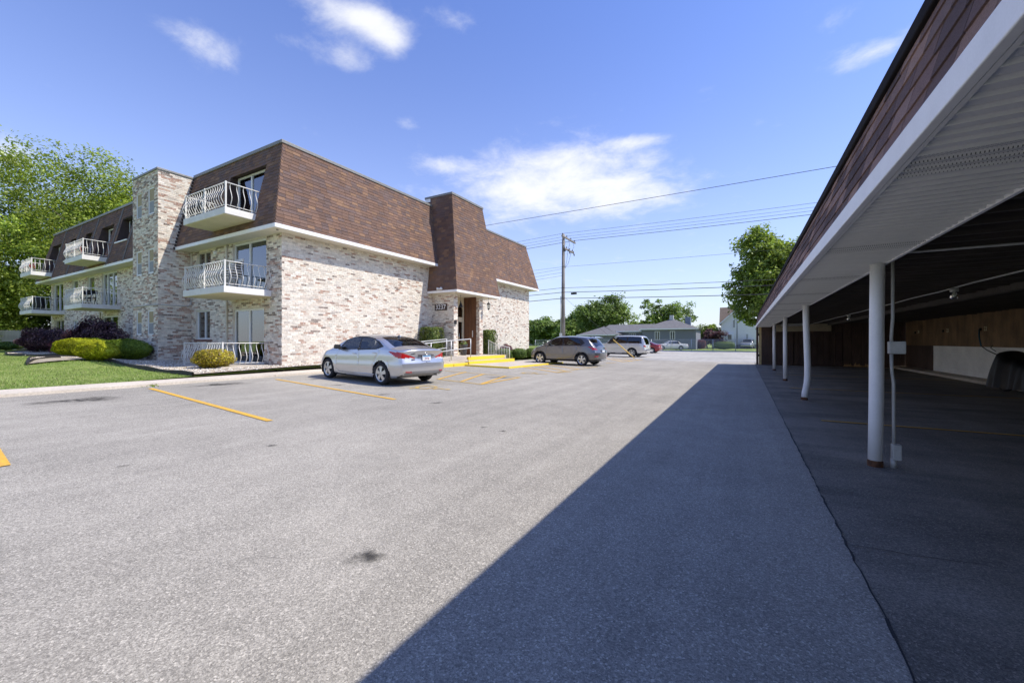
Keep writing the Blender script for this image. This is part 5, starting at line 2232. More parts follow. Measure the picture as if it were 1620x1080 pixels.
    for w_ in wx:
        for s_ in (1, -1):
            mb = MB()
            n_ = 18
            pts = [(w_ + ra * 1.02 * math.cos(a), r + ra * 1.02 * math.sin(a)) for a in np.linspace(-.35, math.pi + .35, n_)]
            for (p, q) in zip(pts[:-1], pts[1:]):
                mb.face([(p[0], s_ * hw * .45, p[1]), (q[0], s_ * hw * .45, q[1]), (q[0], s_ * hw * .96, q[1]), (p[0], s_ * hw * .96, p[1])])
            mb.face([(p[0], s_ * hw * .45, p[1]) for p in pts])
            add(mb.build('wheel_well', PLAST))
    for (sx, n_, zz_) in sp['seats']:
        for k in range(n_):
            yy = (k - (n_ - 1) / 2) * (hw * 2 - .55) / max(1, n_ - 1)
            mb = MB()
            mb.box((sx, yy - .23, .32), (sx + .5, yy + .23, .50))
            mb.prism([(sx - .02, yy - .22, .46), (sx + .12, yy - .22, .46), (sx - .02, yy - .20, zz_ - .17), (sx - .13, yy - .20, zz_ - .17)], (0, .43, 0))
            mb.prism([(sx - .06, yy - .12, zz_ - .15), (sx + .02, yy - .12, zz_ - .15), (sx - .0, yy - .12, zz_), (sx - .10, yy - .12, zz_)], (0, .24, 0))
            add(mb.build('seat', CABIN, bev=.03, fixn=True))
    for w_ in wx:
        for s_ in (1, -1):
            ty = make_wheel(t, w_, s_ * (hw - .115), r, s_, sp.get('tw', .21), sp.get('spokes', 5))
            ty.parent = t
    # handles, mirrors, plate
    for (hx, hz) in sp['handles']:
        for s_ in (1, -1):
            yy = ysurf(hx, hz)
            add(MB().box((hx - .09, s_ * (yy - .01), hz - .016), (hx + .09, s_ * (yy + .028), hz + .016)).build('door_handle', sp.get('handle', sp['paint']), bev=.012))
    mx, mz = sp['mirror']
    for s_ in (1, -1):
        yy = ysurf(mx, mz)
        mb = MB()
        mb.prism([(mx - .07, s_ * (yy + .04), mz - .01), (mx + .05, s_ * (yy + .02), mz - .01), (mx + .07, s_ * (yy + .02), mz + .07), (mx - .02, s_ * (yy + .03), mz + .13), (mx - .08, s_ * (yy + .04), mz + .12)], (-.03, s_ * .20, .01))
        mb.box((mx - .03, s_ * (yy - .06), mz - .02), (mx + .03, s_ * (yy + .06), mz + .025))
        add(mb.build('wing_mirror', sp.get('mirror_mat', sp['paint']), bev=.02, fixn=True))
    pz, ph, pw = sp['plate']
    xr = float(tail(pz)) - .025
    add(MB().box((xr - .008, -pw, pz), (xr + .02, pw, pz + ph)).build('number_plate', PLATE))
    pb = MB().box((xr - .010, -pw + .01, pz + ph * .74), (xr - .005, pw - .01, pz + ph - .006)).build('plate_band', PLATEB)
    add(pb)
    if sp.get('plate_text'):
        M4 = Matrix.Translation((xr - .011, 0, pz + ph * .38)) @ Matrix.Rotation(math.radians(-90), 4, 'Z') @ Matrix.Rotation(math.radians(90), 4, 'X')
        o = text_mesh('plate_text', sp['plate_text'], .085, PLATER, None, M4, .001, .001)
        add(o)
    for fn in sp.get('extras', ()):
        fn(t, add, ysurf, tail)
    return t


def sedan_extras(t, add, ysurf, tail):
    # high aerial fin, badge, name strip, fuel flap, bumper reflectors, exhaust, lower door moulding
    add(MB().prism([(1.30, -.02, 1.365), (1.16, -.02, 1.352), (1.17, -.008, 1.40), (1.20, -.008, 1.405)], (0, .03, 0)).build('roof_aerial', 'silver_paint', fixn=True))
    z = .895
    xr = float(tail(z)) - .026
    mb = MB()
    ring = [(xr, .055 * math.cos(a), z + .030 * math.sin(a)) for a in np.linspace(0, 2 * math.pi, 17)]
    mb.tube(ring, .004, 5, False)
    mb.tube([(xr, -.022, z - .02), (xr, -.014, z + .02)], .004, 5).tube([(xr, .014, z - .02), (xr, .022, z + .02)], .004, 5).tube([(xr, -.018, z), (xr, .018, z)], .004, 5)
    add(mb.build('tailgate_badge', CHROME))
    for (y0, y1, zz) in ((.36, .52, .90), (.38, .50, .735)):
        x = float(tail(zz)) + .14 * (.44 / .887) ** 2.4 - .018
        add(MB().box((x - .004, y0, zz - .012), (x + .01, y1, zz + .012)).build('name_badge', CHROME if zz > .8 else PLAST))
    x = float(tail(.70)) - .02
    add(MB().box((x - .012, -.27, .845), (x + .05, .27, .865)).build('plate_light_bar', PLAST))
    for s_ in (1, -1):
        x = float(tail(.40)) + .14 * (.60 / .887) ** 2.4 - .02
        add(MB().obox((x, s_ * .60, .395), (.008, 0, 0), (.03, s_ * .08, .004), (0, 0, .012)).build('reflector', TAIL))
    add(MB().tube([(.05, -.48, .27), (.25, -.48, .27)], .03, 10).build('exhaust', CHROME))
    for s_ in (1, -1):
        add(MB().tube([(1.15, s_ * (ysurf(1.2, .3) + .004), .285), (2.9, s_ * (ysurf(2.9, .3) + .004), .262)], .012, 5).build('sill_moulding', 'silver_paint', smooth=True))


SEDAN = dict(L=4.53, W=1.775, r=.318, wheels=(.93, 3.63), paint='silver_paint', crown=.085, tumble=.40,
             top=[(0, 1.005), (.06, 1.035), (.30, 1.065), (.52, 1.09), (.72, 1.155), (1.0, 1.275), (1.3, 1.365), (1.6, 1.412), (1.95, 1.432), (2.3, 1.425), (2.6, 1.385), (2.85, 1.315), (3.2, 1.16), (3.55, 1.005), (3.75, .955), (4.1, .89), (4.35, .79), (4.48, .68), (4.53, .60)],
             belt=[(0, .93), (.5, .985), (.9, 1.0), (1.5, .975), (2.4, .93), (3.2, .895), (3.7, .87), (4.1, .80), (4.4, .66), (4.53, .53)],
             bottom=[(0, .31), (.15, .25), (.5, .21), (1.2, .175), (3.3, .165), (4.1, .185), (4.53, .24)],
             width=[(0, .80), (.1, .835), (.4, .872), (.9, .8875), (2.2, .885), (3.5, .8875), (3.9, .875), (4.25, .82), (4.53, .72)],
             side=[.90, .945, .975, 1.0, .988, .985, .95],
             tail=[(.25, .10), (.36, .025), (.48, 0), (.62, .005), (.70, .03), (.78, .055), (.90, .05), (1.0, .01), (1.06, .03)],
             nose=[(.2, .08), (.4, 0), (.55, .02), (.75, .12), (.9, .3)], tail_bow=.15, nose_bow=.34,
             windows=[([(3.02, .955), (2.05, .985), (2.12, 1.325), (2.35, 1.332), (2.55, 1.30), (2.75, 1.22)], 0),
                      ([(1.96, .99), (1.18, 1.02), (1.02, 1.085), (1.22, 1.20), (1.5, 1.29), (1.75, 1.325), (2.04, 1.33)], 0)],
             trim=[(3.10, .935), (2.0, .962), (1.15, .995), (.86, 1.08), (1.12, 1.21), (1.45, 1.315), (1.8, 1.352), (2.3, 1.36), (2.6, 1.325), (2.85, 1.22)],
             ws=(2.74, 3.50, 2), rw=(.60, 1.30, 3), valance=.40, glass='car_glass',
             lamps=[('tail_lamp', TAIL, [(-.1, .80), (.05, .745), (.30, .80), (.50, .90), (.62, .955), (.35, .945), (.02, .94), (-.1, .93)], [(.40, .79), (.62, .765), (.95, .78), (.95, .94), (.62, .925), (.42, .865)], 'r'),
                    ('reverse_lens', LENS, None, [(.40, .745), (.76, .735), (.76, .775), (.42, .79)], 'r'),
                    ('head_lamp', LENS, [(4.0, .75), (4.35, .60), (4.45, .70), (4.1, .84)], [(.45, .58), (.95, .6), (.95, .76), (.5, .70)], 'f')],
             seats=[(2.1, 2, 1.20), (1.05, 2, 1.13)], handles=[(2.18, .845), (1.20, .895)], mirror=(2.98, .965), mirror_mat=PLAST,
             plate=(.70, .15, .155), plate_text='ZY5I', spokes=5,
             seams=[[(3.05, .93), (3.16, .72), (3.15, .34), (3.02, .25)], [(2.0, .96), (1.98, .6), (1.98, .27)], [(1.05, 1.0), (1.02, .92), (1.16, .75), (1.28, .52), (1.34, .28)], [(3.0, .25), (1.4, .265)],
                    [(.62, .66), (.56, .45), (.55, .3)]],
             extras=(sedan_extras,))


def place(spec, label, rear_px, front_px, **k):
    """rear and front wheel contact seen on the photograph -> position and heading"""
    a, b = on_lot(*rear_px), on_lot(*front_px)
    d = (b - a)
    h = math.atan2(d.y, d.x)
    return a, h


def park(spec, label, rear_px, heading, side=1, slide=0.0):
    """put the wheel (side +1 = left) of the rear axle on a ground point"""
    a = on_lot(*rear_px)
    c, s_ = math.cos(heading), math.sin(heading)
    lx, ly = spec['wheels'][0], side * (spec['W'] / 2 - .115)
    ox, oy = a.x - (lx * c - ly * s_), a.y - (lx * s_ + ly * c)
    cx, cy = ox + spec['L'] / 2 * c, oy + spec['L'] / 2 * s_
    o = make_car(spec, label, (ox, oy, zlot(cx, cy) - .004), heading)
    # sit on the slope of the lot
    z0, z1 = zlot(ox + lx * c, oy + lx * s_), zlot(ox + spec['wheels'][1] * c, oy + spec['wheels'][1] * s_)
    pitch = math.atan2(z1 - z0, spec['wheels'][1] - lx)
    o.rotation_mode = 'XYZ'
    o.rotation_euler = (0, -pitch, heading)
    o.location.z = z0 - lx * math.sin(pitch) + .002
    return o


park(SEDAN, 'silver four door sedan parked nose in beside the brick wall', (606, 608.5), math.radians(174))


def crossover_extras(t, add, ysurf, tail):
    add(MB().prism([(.55, -.55, 1.545), (.25, -.52, 1.50), (.24, -.52, 1.52), (.5, -.55, 1.575)], (0, 1.08, 0)).build('roof_spoiler', 'charcoal_paint', fixn=True))
    add(MB().box((-.03, -.30, .28), (.25, .30, .36)).build('rear_bumper_insert', GREYP, bev=.01))
    add(MB().prism([(.62, -.015, 1.58), (.48, -.015, 1.575), (.50, -.006, 1.64)], (0, .03, 0)).build('roof_aerial', 'charcoal_paint', fixn=True))


CROSS = dict(L=4.33, W=1.775, r=.335, wheels=(.86, 3.47), paint='charcoal_paint', crown=.08, tumble=.30, clad=.34,
             top=[(0, 1.02), (.06, 1.10), (.2, 1.28), (.4, 1.47), (.65, 1.545), (1.2, 1.595), (1.7, 1.61), (2.2, 1.60), (2.5, 1.565), (2.8, 1.45), (3.1, 1.28), (3.36, 1.12), (3.55, 1.07), (3.9, 1.01), (4.15, .92), (4.28, .80), (4.33, .70)],
             belt=[(0, .98), (.5, 1.06), (1.2, 1.06), (2.4, 1.02), (3.3, .985), (3.8, .93), (4.15, .80), (4.33, .62)],
             bottom=[(0, .36), (.2, .28), (.8, .23), (3.4, .22), (4.0, .25), (4.33, .32)],
             width=[(0, .78), (.15, .84), (.5, .88), (.9, .8875), (3.4, .8875), (3.8, .87), (4.1, .82), (4.33, .74)],
             tail=[(.28, .10), (.42, .02), (.55, 0), (.70, .0), (.80, .05), (.95, .10), (1.1, .13), (1.3, .22), (1.5, .38)],
             nose=[(.3, .06), (.5, 0), (.7, .02), (.9, .12), (1.1, .3)], tail_bow=.15, nose_bow=.30, tail_len=.8,
             windows=[([(2.95, 1.07), (2.05, 1.09), (2.08, 1.495), (2.3, 1.50), (2.5, 1.46), (2.72, 1.33)], 0),
                      ([(1.98, 1.09), (1.0, 1.12), (.95, 1.25), (1.1, 1.42), (1.4, 1.48), (2.0, 1.497)], 1)],
             trim=[(3.05, 1.05), (2.0, 1.07), (.9, 1.09), (.70, 1.22), (.92, 1.42), (1.35, 1.52), (2.3, 1.535), (2.55, 1.48), (2.8, 1.32)],
             ws=(2.56, 3.34, 2), rw=(.16, .46, 3), rear_glass='car_glass_dark',
             lamps=[('tail_lamp', TAIL, [(-.1, .86), (.25, .90), (.52, 1.02), (.42, 1.04), (.1, 1.0), (-.1, .99)], [(.42, .88), (.95, .86), (.95, 1.0), (.5, .97)], 'r'),
                    ('reflector', TAIL, None, [(.52, .50), (.80, .50), (.80, .545), (.52, .545)], 'r'),
                    ('head_lamp', LENS, [(3.85, .86), (4.2, .74), (4.3, .84), (3.95, .96)], [(.42, .74), (.95, .75), (.95, .88), (.5, .84)], 'f')],
             seats=[(2.0, 2, 1.33), (.95, 2, 1.28)], handles=[(2.2, .96)], mirror=(2.92, 1.07), plate=(.74, .15, .155), spokes=5,
             seams=[[(3.0, 1.03), (3.1, .7), (3.0, .36)], [(2.0, 1.07), (1.97, .36)], [(1.2, 1.05), (1.1, .9), (1.3, .6), (1.4, .36)]],
             extras=(crossover_extras,))
park(CROSS, 'dark grey crossover with silver alloy wheels parked nose in right of the entrance steps', (921, 578.5), math.radians(174))


def wagon_extras(t, add, ysurf, tail):
    for s_ in (1, -1):
        o = MB().tube([(.5, s_ * .68, 1.87), (.6, s_ * .68, 1.93), (2.6, s_ * .68, 1.95), (2.75, s_ * .68, 1.9)], .02, 6).build('roof_rail', PLAST, smooth=True)
        add(o)
    for x in (.9, 2.2):
        add(MB().tube([(x, -.68, 1.94), (x, .68, 1.94)], .016, 6).build('roof_bar', PLAST, smooth=True))
    add(MB().box((-.16, -.86, .50), (.05, .86, .68)).build('rear_bumper', 'champagne_paint', bev=.04))
    add(MB().box((-.168, -.84, .63), (-.02, .84, .69)).build('bumper_step', PLAST, bev=.01))


WAGON = dict(L=5.05, W=1.98, r=.38, wheels=(1.14, 4.08), paint='champagne_paint', crown=.07, tumble=.20, cat='car',
             top=[(0, 1.10), (.03, 1.45), (.10, 1.68), (.22, 1.80), (.5, 1.85), (1.5, 1.885), (2.4, 1.88), (2.75, 1.84), (3.0, 1.70), (3.3, 1.46), (3.52, 1.26), (3.7, 1.20), (4.3, 1.16), (4.8, 1.07), (4.98, .98), (5.05, .85)],
             belt=[(0, 1.04), (.5, 1.16), (3.4, 1.14), (4.2, 1.08), (4.8, .98), (5.05, .75)],
             bottom=[(0, .48), (.3, .36), (1, .32), (4, .32), (4.7, .36), (5.05, .42)],
             width=[(0, .93), (.15, .97), (.5, .99), (4.3, .99), (4.8, .95), (5.05, .86)],
             side=[.92, .955, .985, 1.0, 1.0, .99, .965],
             tail=[(.4, .06), (.55, .0), (.75, .02), (1.1, .03), (1.4, .08), (1.7, .18), (1.85, .26)],
             nose=[(.3, .05), (.6, 0), (.9, .03), (1.1, .1)], tail_bow=.06, nose_bow=.18, tail_len=.5, nose_len=.6,
             windows=[([(3.28, 1.20), (2.45, 1.20), (2.45, 1.74), (2.78, 1.74), (2.95, 1.66)], 0), ([(2.35, 1.20), (1.62, 1.20), (1.62, 1.74), (2.35, 1.745)], 1),
                      ([(1.5, 1.20), (.36, 1.22), (.44, 1.70), (1.5, 1.74)], 1)],
             trim=[(3.32, 1.18), (.30, 1.18), (.38, 1.74), (2.8, 1.78), (3.02, 1.68)],
             ws=(2.80, 3.52, 2), rw=(-1, -.5, 2), rear_pane=(1.18, 1.70, .82), rear_glass='car_glass_dark',
             lamps=[('tail_lamp', TAIL, [(-.1, .90), (.12, .90), (.14, 1.16), (-.1, 1.16)], [(.80, .88), (1.1, .88), (1.1, 1.16), (.80, 1.16)], 'r'),
                    ('amber_lamp', AMBER, [(-.1, 1.165), (.14, 1.165), (.15, 1.25), (-.1, 1.25)], [(.80, 1.165), (1.1, 1.165), (1.1, 1.25), (.8, 1.25)], 'r'),
                    ('head_lamp', LENS, [(4.75, .8), (5.1, .8), (5.1, 1.0), (4.75, 1.0)], [(.55, .8), (1.0, .8), (1.0, 1.0), (.55, 1.0)], 'f')],
             seats=[(2.6, 2, 1.55), (1.55, 2, 1.5)], handles=[(2.5, 1.06), (1.62, 1.06)], mirror=(3.25, 1.2), mirror_mat=PLAST, plate=(.84, .15, .155), spokes=6, tw=.26, arch=.08,
             seams=[[(3.3, 1.15), (3.36, .8), (3.3, .4)], [(2.4, 1.16), (2.4, .38)], [(1.55, 1.15), (1.5, .95), (1.62, .6)], [(3.3, .4), (1.6, .4)]],
             extras=(wagon_extras,))
park(WAGON, 'champagne full size wagon with roof rails and tinted rear windows', (1000, 564.8), math.radians(176))

RSED = dict(SEDAN)
RSED.update(paint='red_paint', plate_text=None, extras=(), mirror_mat='red_paint', handle='red_paint')
w2 = on_lot(1000, 564.8)
rx = on_lot(1031, 558.5)
o = make_car(RSED, 'dark red sedan mostly hidden behind the champagne wagon', (rx.x + 1.0, rx.y + .75, zlot(rx.x, rx.y)), math.radians(177))

TOWN = dict(SEDAN)
TOWN.update(L=5.4, W=1.98, r=.335, wheels=(1.28, 4.26), paint='white_paint', plate_text=None, extras=(), mirror_mat='white_paint', tail_bow=.08, nose_bow=.16, tumble=.36,
            top=[(0, .95), (.05, 1.0), (.5, 1.03), (1.05, 1.06), (1.3, 1.2), (1.6, 1.38), (1.85, 1.445), (2.3, 1.465), (2.8, 1.455), (3.05, 1.40), (3.4, 1.2), (3.7, 1.04), (4.2, .99), (5.0, .93), (5.3, .85), (5.4, .7)],
            belt=[(0, .86), (.6, .95), (2, .97), (3.6, .95), (4.6, .90), (5.2, .80), (5.4, .62)],
            bottom=[(0, .32), (.3, .26), (1.2, .2), (4.5, .2), (5.1, .23), (5.4, .28)],
            width=[(0, .92), (.2, .96), (.8, .99), (4.6, .99), (5.1, .95), (5.4, .86)],
            tail=[(.2, .06), (.4, .0), (.6, 0), (.8, .02), (1.0, .05)], nose=[(.2, .05), (.5, 0), (.7, .02), (.9, .08)],
            windows=[([(3.45, 1.0), (2.65, 1.01), (2.65, 1.37), (2.9, 1.37), (3.1, 1.29)], 0), ([(2.55, 1.01), (1.68, 1.02), (1.55, 1.12), (1.75, 1.34), (2.0, 1.37), (2.55, 1.375)], 0)],
            trim=[(3.55, .98), (1.5, 1.0), (1.45, 1.12), (1.7, 1.38), (2.9, 1.40), (3.15, 1.30)],
            ws=(3.08, 3.68, 2), rw=(1.12, 1.75, 3), seams=[[(3.4, .97), (3.45, .3)], [(2.6, .98), (2.6, .3)], [(1.7, .98), (1.62, .7), (1.8, .3)]],
            lamps=[('tail_lamp', TAIL, [(-.1, .68), (.12, .68), (.10, .92), (-.1, .92)], [(.55, .68), (1.0, .68), (1.0, .90), (.55, .90)], 'r'),
                   ('head_lamp', LENS, [(5.0, .62), (5.5, .62), (5.5, .82), (5.0, .82)], [(.5, .6), (1, .6), (1, .8), (.5, .8)], 'f')],
            seats=[(2.7, 2, 1.25), (1.6, 2, 1.22)], handles=[(2.7, .86), (1.85, .88)], mirror=(3.35, 1.0), plate=(.5, .15, .155))
park(TOWN, 'long white sedan seen from the side near the chain link fence', (1077, 553.6), TH + math.pi)


# ================================================================== VEGETATION
def unit(n):
    d = rng.normal(size=(n, 3))
    return d / np.linalg.norm(d, axis=1, keepdims=True)


def bush(name, label, base, rx, ry, h, pal, n=5000, ls=.035, shape='ball', rot=0.0, cat='shrub', group=None, sq=2.0, lift=.05, jit=.06, lumps=.06):
    """clipped shrub: a dense skin of leaves round a twiggy core"""
    t = thing(name, label, cat, base, group)
    d = unit(n)
    if shape == 'box':
        d = rng.uniform(-1, 1, (n, 3))
        ax = rng.integers(0, 3, n)
        d[np.arange(n), ax] = np.sign(d[np.arange(n), ax])
        k = np.minimum(1.0, 1.32 / np.linalg.norm(d, axis=1) * 1.12)
    elif shape == 'mound':
        d[:, 2] = np.abs(d[:, 2]) * np.where(rng.random(n) < .78, 1, -.35)
        d /= np.linalg.norm(d, axis=1, keepdims=True)
        k = (np.abs(d) ** sq).sum(1) ** (-1 / sq)
    else:
        k = (np.abs(d) ** sq).sum(1) ** (-1 / sq)
    ph = rng.uniform(0, 6.28, 6)
    lump = 1 + lumps * (np.sin(d[:, 0] * 6 + ph[0]) * np.sin(d[:, 1] * 5 + ph[1]) + np.sin(d[:, 2] * 7 + ph[2]) * .7)
    rad = k * lump * (1 + np.minimum(rng.normal(0, jit, n), jit * 1.2) - jit * .5)
    hz = h / 2
    P = d * rad[:, None] * np.array([rx, ry, hz])
    if shape == 'mound':
        P = d * rad[:, None] * np.array([rx, ry, h])
        P[:, 2] = np.maximum(P[:, 2], -.04)
        zc = .0 + lift
    else:
        zc = hz + lift
    nr = d / np.array([rx, ry, hz]) + rng.normal(0, .55, (n, 3)) * (1 / rx)
    c_, s_ = math.cos(rot), math.sin(rot)
    Q = P.copy()
    Q[:, 0], Q[:, 1] = P[:, 0] * c_ - P[:, 1] * s_, P[:, 0] * s_ + P[:, 1] * c_
    Q += np.array([base[0], base[1], base[2] + zc])
    cols = pick_cols(n, pal, .2)
    inst('foliage', leaf_mesh('foliage', Q, nr, rng.uniform(.6, 1.3, n) * ls, cols, 'shrub_leaf'), t)
    # twiggy core, so that the shrub is not hollow
    mb = MB()
    N1, N2 = 14, 8
    for i in range(N2 + 1):
        ph_ = math.pi * (i / N2) - math.pi / 2
        for j in range(N1):
            a = 2 * math.pi * j / N1
            dd = np.array([math.cos(ph_) * math.cos(a), math.cos(ph_) * math.sin(a), math.sin(ph_)])
            kk = (np.abs(dd) ** (5 if shape == 'box' else sq)).sum() ** (-1 / (5 if shape == 'box' else sq)) * .86
            p = dd * kk * np.array([rx, ry, h if shape == 'mound' else hz])
            if shape == 'mound':
                p[2] = max(p[2], -.02)
            mb.v.append((base[0] + p[0] * c_ - p[1] * s_, base[1] + p[0] * s_ + p[1] * c_, base[2] + zc + p[2]))
    for i in range(N2):
        for j in range(N1):
            a, b = i * N1 + j, i * N1 + (j + 1) % N1
            mb.f.append((a, b, b + N1, a + N1))
            mb.c.append(None)
    core = tuple(x * .45 for x in pal[0])
    mb.build('twigs', simple('twig_' + '%02d' % int(pal[0][0] * 100) + '%02d' % int(pal[0][1] * 100) + '%02d' % int(pal[0][2] * 100), core, .95, var=.4, vscale=15), t, True)
    mb = MB()
    for k in range(4):
        a = k * 1.6
        mb.tube([(base[0] + .03 * math.cos(a), base[1] + .03 * math.sin(a), base[2] - .03), (base[0] + rx * .3 * math.cos(a), base[1] + ry * .3 * math.sin(a), base[2] + h * .4)], [.02, .01], 5)
    mb.build('stem', 'bark', t)
    return t


def tree(name, label, base, h, crown_c, crown_r, pal, trunk_r=.3, nclump=150, nleaf=140, ls=.16, seed=1, cat='tree', group=None, clump=.17, low=-1.0, inner=.25, droop=.0):
    global rng
    keep = rng
    rng = np.random.default_rng(seed)
    t = thing(name, label, cat, base, group)
    cc, cr = np.array(crown_c, float), np.array(crown_r, float)
    d = unit(nclump * 3)
    d = d[d[:, 2] > low][:nclump]
    n_ = len(d)
    ph = rng.uniform(0, 6.28, 8)
    lob = 1 + .13 * np.sin(d[:, 0] * 4 + ph[0]) + .13 * np.sin(d[:, 1] * 4.5 + ph[1]) + .10 * np.sin(d[:, 2] * 6 + ph[2]) + .08 * np.sin(d[:, 0] * 9 + d[:, 1] * 8 + ph[3])
    rad = (inner + (1 - inner) * rng.random(n_) ** .55) * lob
    Cc = cc + d * rad[:, None] * cr * .9
    cs = clump * cr.mean() * rng.uniform(.55, 1.25, n_)
    tone = rng.uniform(.60, 1.28, n_)
    # trunk and limbs
    mb = MB()
    b = np.array(base, float)
    top_ = np.array([cc[0] + rng.normal(0, .3), cc[1] + rng.normal(0, .3), cc[2] + cr[2] * .45])
    tp = []
    for k in range(8):
        s_ = k / 7
        w = np.array([math.sin(s_ * 4 + ph[4]), math.cos(s_ * 3 + ph[5]), 0]) * .12 * s_ * (1 - s_) * 4
        tp.append(b + (top_ - b) * s_ + w - np.array([0, 0, .1 * (k == 0)]))
    mb.tube([tuple(p) for p in tp], [trunk_r * (1.35 if k == 0 else 1) * (1 - .82 * k / 7) for k in range(8)], 9)
    trunk = mb.build('trunk', 'bark', t, True)
    order = rng.permutation(n_)[:min(n_, 60)]
    mbl = MB()
    for i in order:
        p1 = Cc[i]
        s_ = np.clip((p1[2] - b[2]) / max(top_[2] - b[2], .1) * .75, .28, .95)
        p0 = b + (top_ - b) * s_
        mid = (p0 + p1) / 2 + np.array([0, 0, .08 * np.linalg.norm(p1 - p0)]) + rng.normal(0, .15, 3)
        r0 = trunk_r * (.42 - .25 * s_)
        mbl.tube([tuple(p0), tuple(p0 * .6 + mid * .4 + rng.normal(0, .08, 3)), tuple(mid), tuple(p1)], [r0, r0 * .75, r0 * .5, r0 * .15], 5, False)
    mbl.build('limbs', 'bark', trunk, True, kind='stuff')
    m = nleaf
    P = np.repeat(Cc, m, axis=0) + np.clip(rng.normal(size=(n_ * m, 3)), -1.7, 1.7) * np.repeat(cs, m)[:, None] * np.array([1, 1, .62])
    P[:, 2] -= droop * rng.random(n_ * m) * np.repeat(cs, m)
    nr = rng.normal(size=(n_ * m, 3)) * .7 + np.array([0, 0, .9]) + (P - cc) / cr * .5
    cols = pick_cols(n_ * m, pal, .16) * np.repeat(tone, m)[:, None]
    inst('crown', leaf_mesh('crown', P, nr, rng.uniform(.6, 1.35, n_ * m) * ls, cols, 'leaf'), t)
    rng = keep
    return t


GOLD = [(.48, .50, .025), (.56, .55, .035), (.38, .43, .02), (.52, .54, .03)]
GREEN = [(.10, .17, .03), (.13, .20, .035), (.08, .14, .025), (.17, .24, .045)]
MIDG = [(.20, .29, .03), (.26, .34, .035), (.15, .24, .025)]
YEW = [(.085, .13, .02), (.13, .175, .025), (.20, .22, .03), (.06, .10, .02)]
PURP = [(.085, .040, .058), (.12, .058, .075), (.055, .028, .042), (.21, .11, .12)]
ROSE = [(.20, .07, .085), (.14, .05, .065), (.26, .10, .11)]
YELL = [(.52, .42, .03), (.60, .48, .05), (.34, .32, .04), (.28, .20, .09)]
SILV = [(.15, .19, .10), (.20, .23, .13)]


def yard_at(px, py):
    return Yd(px, py)


def put(name, label, px0, px1, ytop, ybase, pal, depth=.8, **k):
    """a shrub whose outline in the photograph runs px0..px1, ytop..ybase and whose foot stands on the yard"""
    b = Yd((px0 + px1) / 2, ybase)
    d = -b.x * SN + b.y * CS
    w = (px1 - px0) / F_PX * d / 2
    h = (ybase - ytop) / F_PX * d
    # the foot seen is the near edge of the shrub
    v = Vector((b.x, b.y, 0)).normalized() * (w * depth * .6)
    base = (b.x + v.x, b.y + v.y, zyard(b.x + v.x, b.y + v.y) + .02)
    return bush(name, label, base, w * 1.04, w * depth, h * 1.03, pal, rot=TH, **k)


put('golden_hedge', 'large bright yellow green clipped hedge in the gravel bed', 88, 178, 537.5, 567, GOLD, depth=.42, n=15000, ls=.034, sq=2.2)
put('golden_hedge', 'smaller pointed yellow green hedge in front of the larger one', 121, 184, 547.5, 572.8, GOLD, depth=.42, n=9000, ls=.032, sq=2.0)
put('painted_shade_hedge', 'right part of the yellow green hedge with its shade painted as deeper green leaves', 164, 233, 541, 571.0, MIDG, depth=.45, n=11000, ls=.032, sq=2.5)  # shaded side of the golden hedge, the shade put into greener leaf colour
put('boxwood', 'small dark green boxwood in front of the brick tower', 231, 276, 548, 570.5, GREEN, depth=.8, n=7000, ls=.030, sq=2.8)
put('euonymus', 'round yellow variegated bush in front of the patio railing', 312, 364, 557.5, 585.5, YELL, depth=.9, n=5200, ls=.030, sq=2.4, jit=.09)
put('barberry', 'dark purple spreading shrub near the board fence at far left', 36, 110, 523, 558.5, PURP, depth=.55, n=9000, ls=.055, sq=2.0, lumps=.16, jit=.14)
put('barberry', 'dark purple shrub under the first floor windows behind the hedges', 114, 190, 512.5, 564.5, PURP, depth=.36, n=12000, ls=.055, sq=2.2, lumps=.16, jit=.14)
put('rose_bush', 'small dusty pink leaved bush beside the yellow green hedge', 84, 108, 540.5, 562, ROSE, depth=.8, n=2500, ls=.04, lumps=.15, jit=.15)
put('boxwood', 'low round dark shrub at the left picture edge by the fence', -2, 22, 542.5, 555, GREEN, depth=.9, n=2200, ls=.05)
put('boxwood', 'pale silvery round shrub next to the low dark shrub by the fence', 20, 37, 541.5, 553.5, SILV, depth=.9, n=2000, ls=.05)
# clipped yews at the entrance
b = on_x(685, 548, -14.1)
bush('clipped_yew', 'tall box clipped yew left of the entrance between ramp and brick', (-14.3, 16.55, .42), .50, .45, 1.62, YEW, 9000, .034, 'box', 0, jit=.05, lumps=.03)
bush('clipped_yew', 'tall box clipped yew right of the entrance pier', (-14.0, 21.55, .30), .42, .45, 1.75, YEW, 7000, .034, 'box', 0, jit=.05, lumps=.03)
for k, (pxc, ybase, w, h, lab, pal, nm) in enumerate((
        (797, 567, .50, .70, 'round green boxwood just right of the entrance steps', GREEN, 'boxwood'),
        (821, 566, .52, .70, 'round green boxwood in the middle under the far brick wall', GREEN, 'boxwood'),
        (842, 563, .50, .72, 'round green boxwood at the far brick corner behind the grey crossover', GREEN, 'boxwood'),
        (801, 562, .40, .95, 'small dark red barberry rising behind the entrance boxwoods', ROSE, 'barberry'))):
    p = on_x(pxc, ybase, -13.5 if k < 3 else -14.3)
    z = max(.1, zlot(-13.1, p.y) + .03)
    bush(nm, lab, (p.x, p.y, z), w, w, h, pal, 3800, .034, sq=2.5)
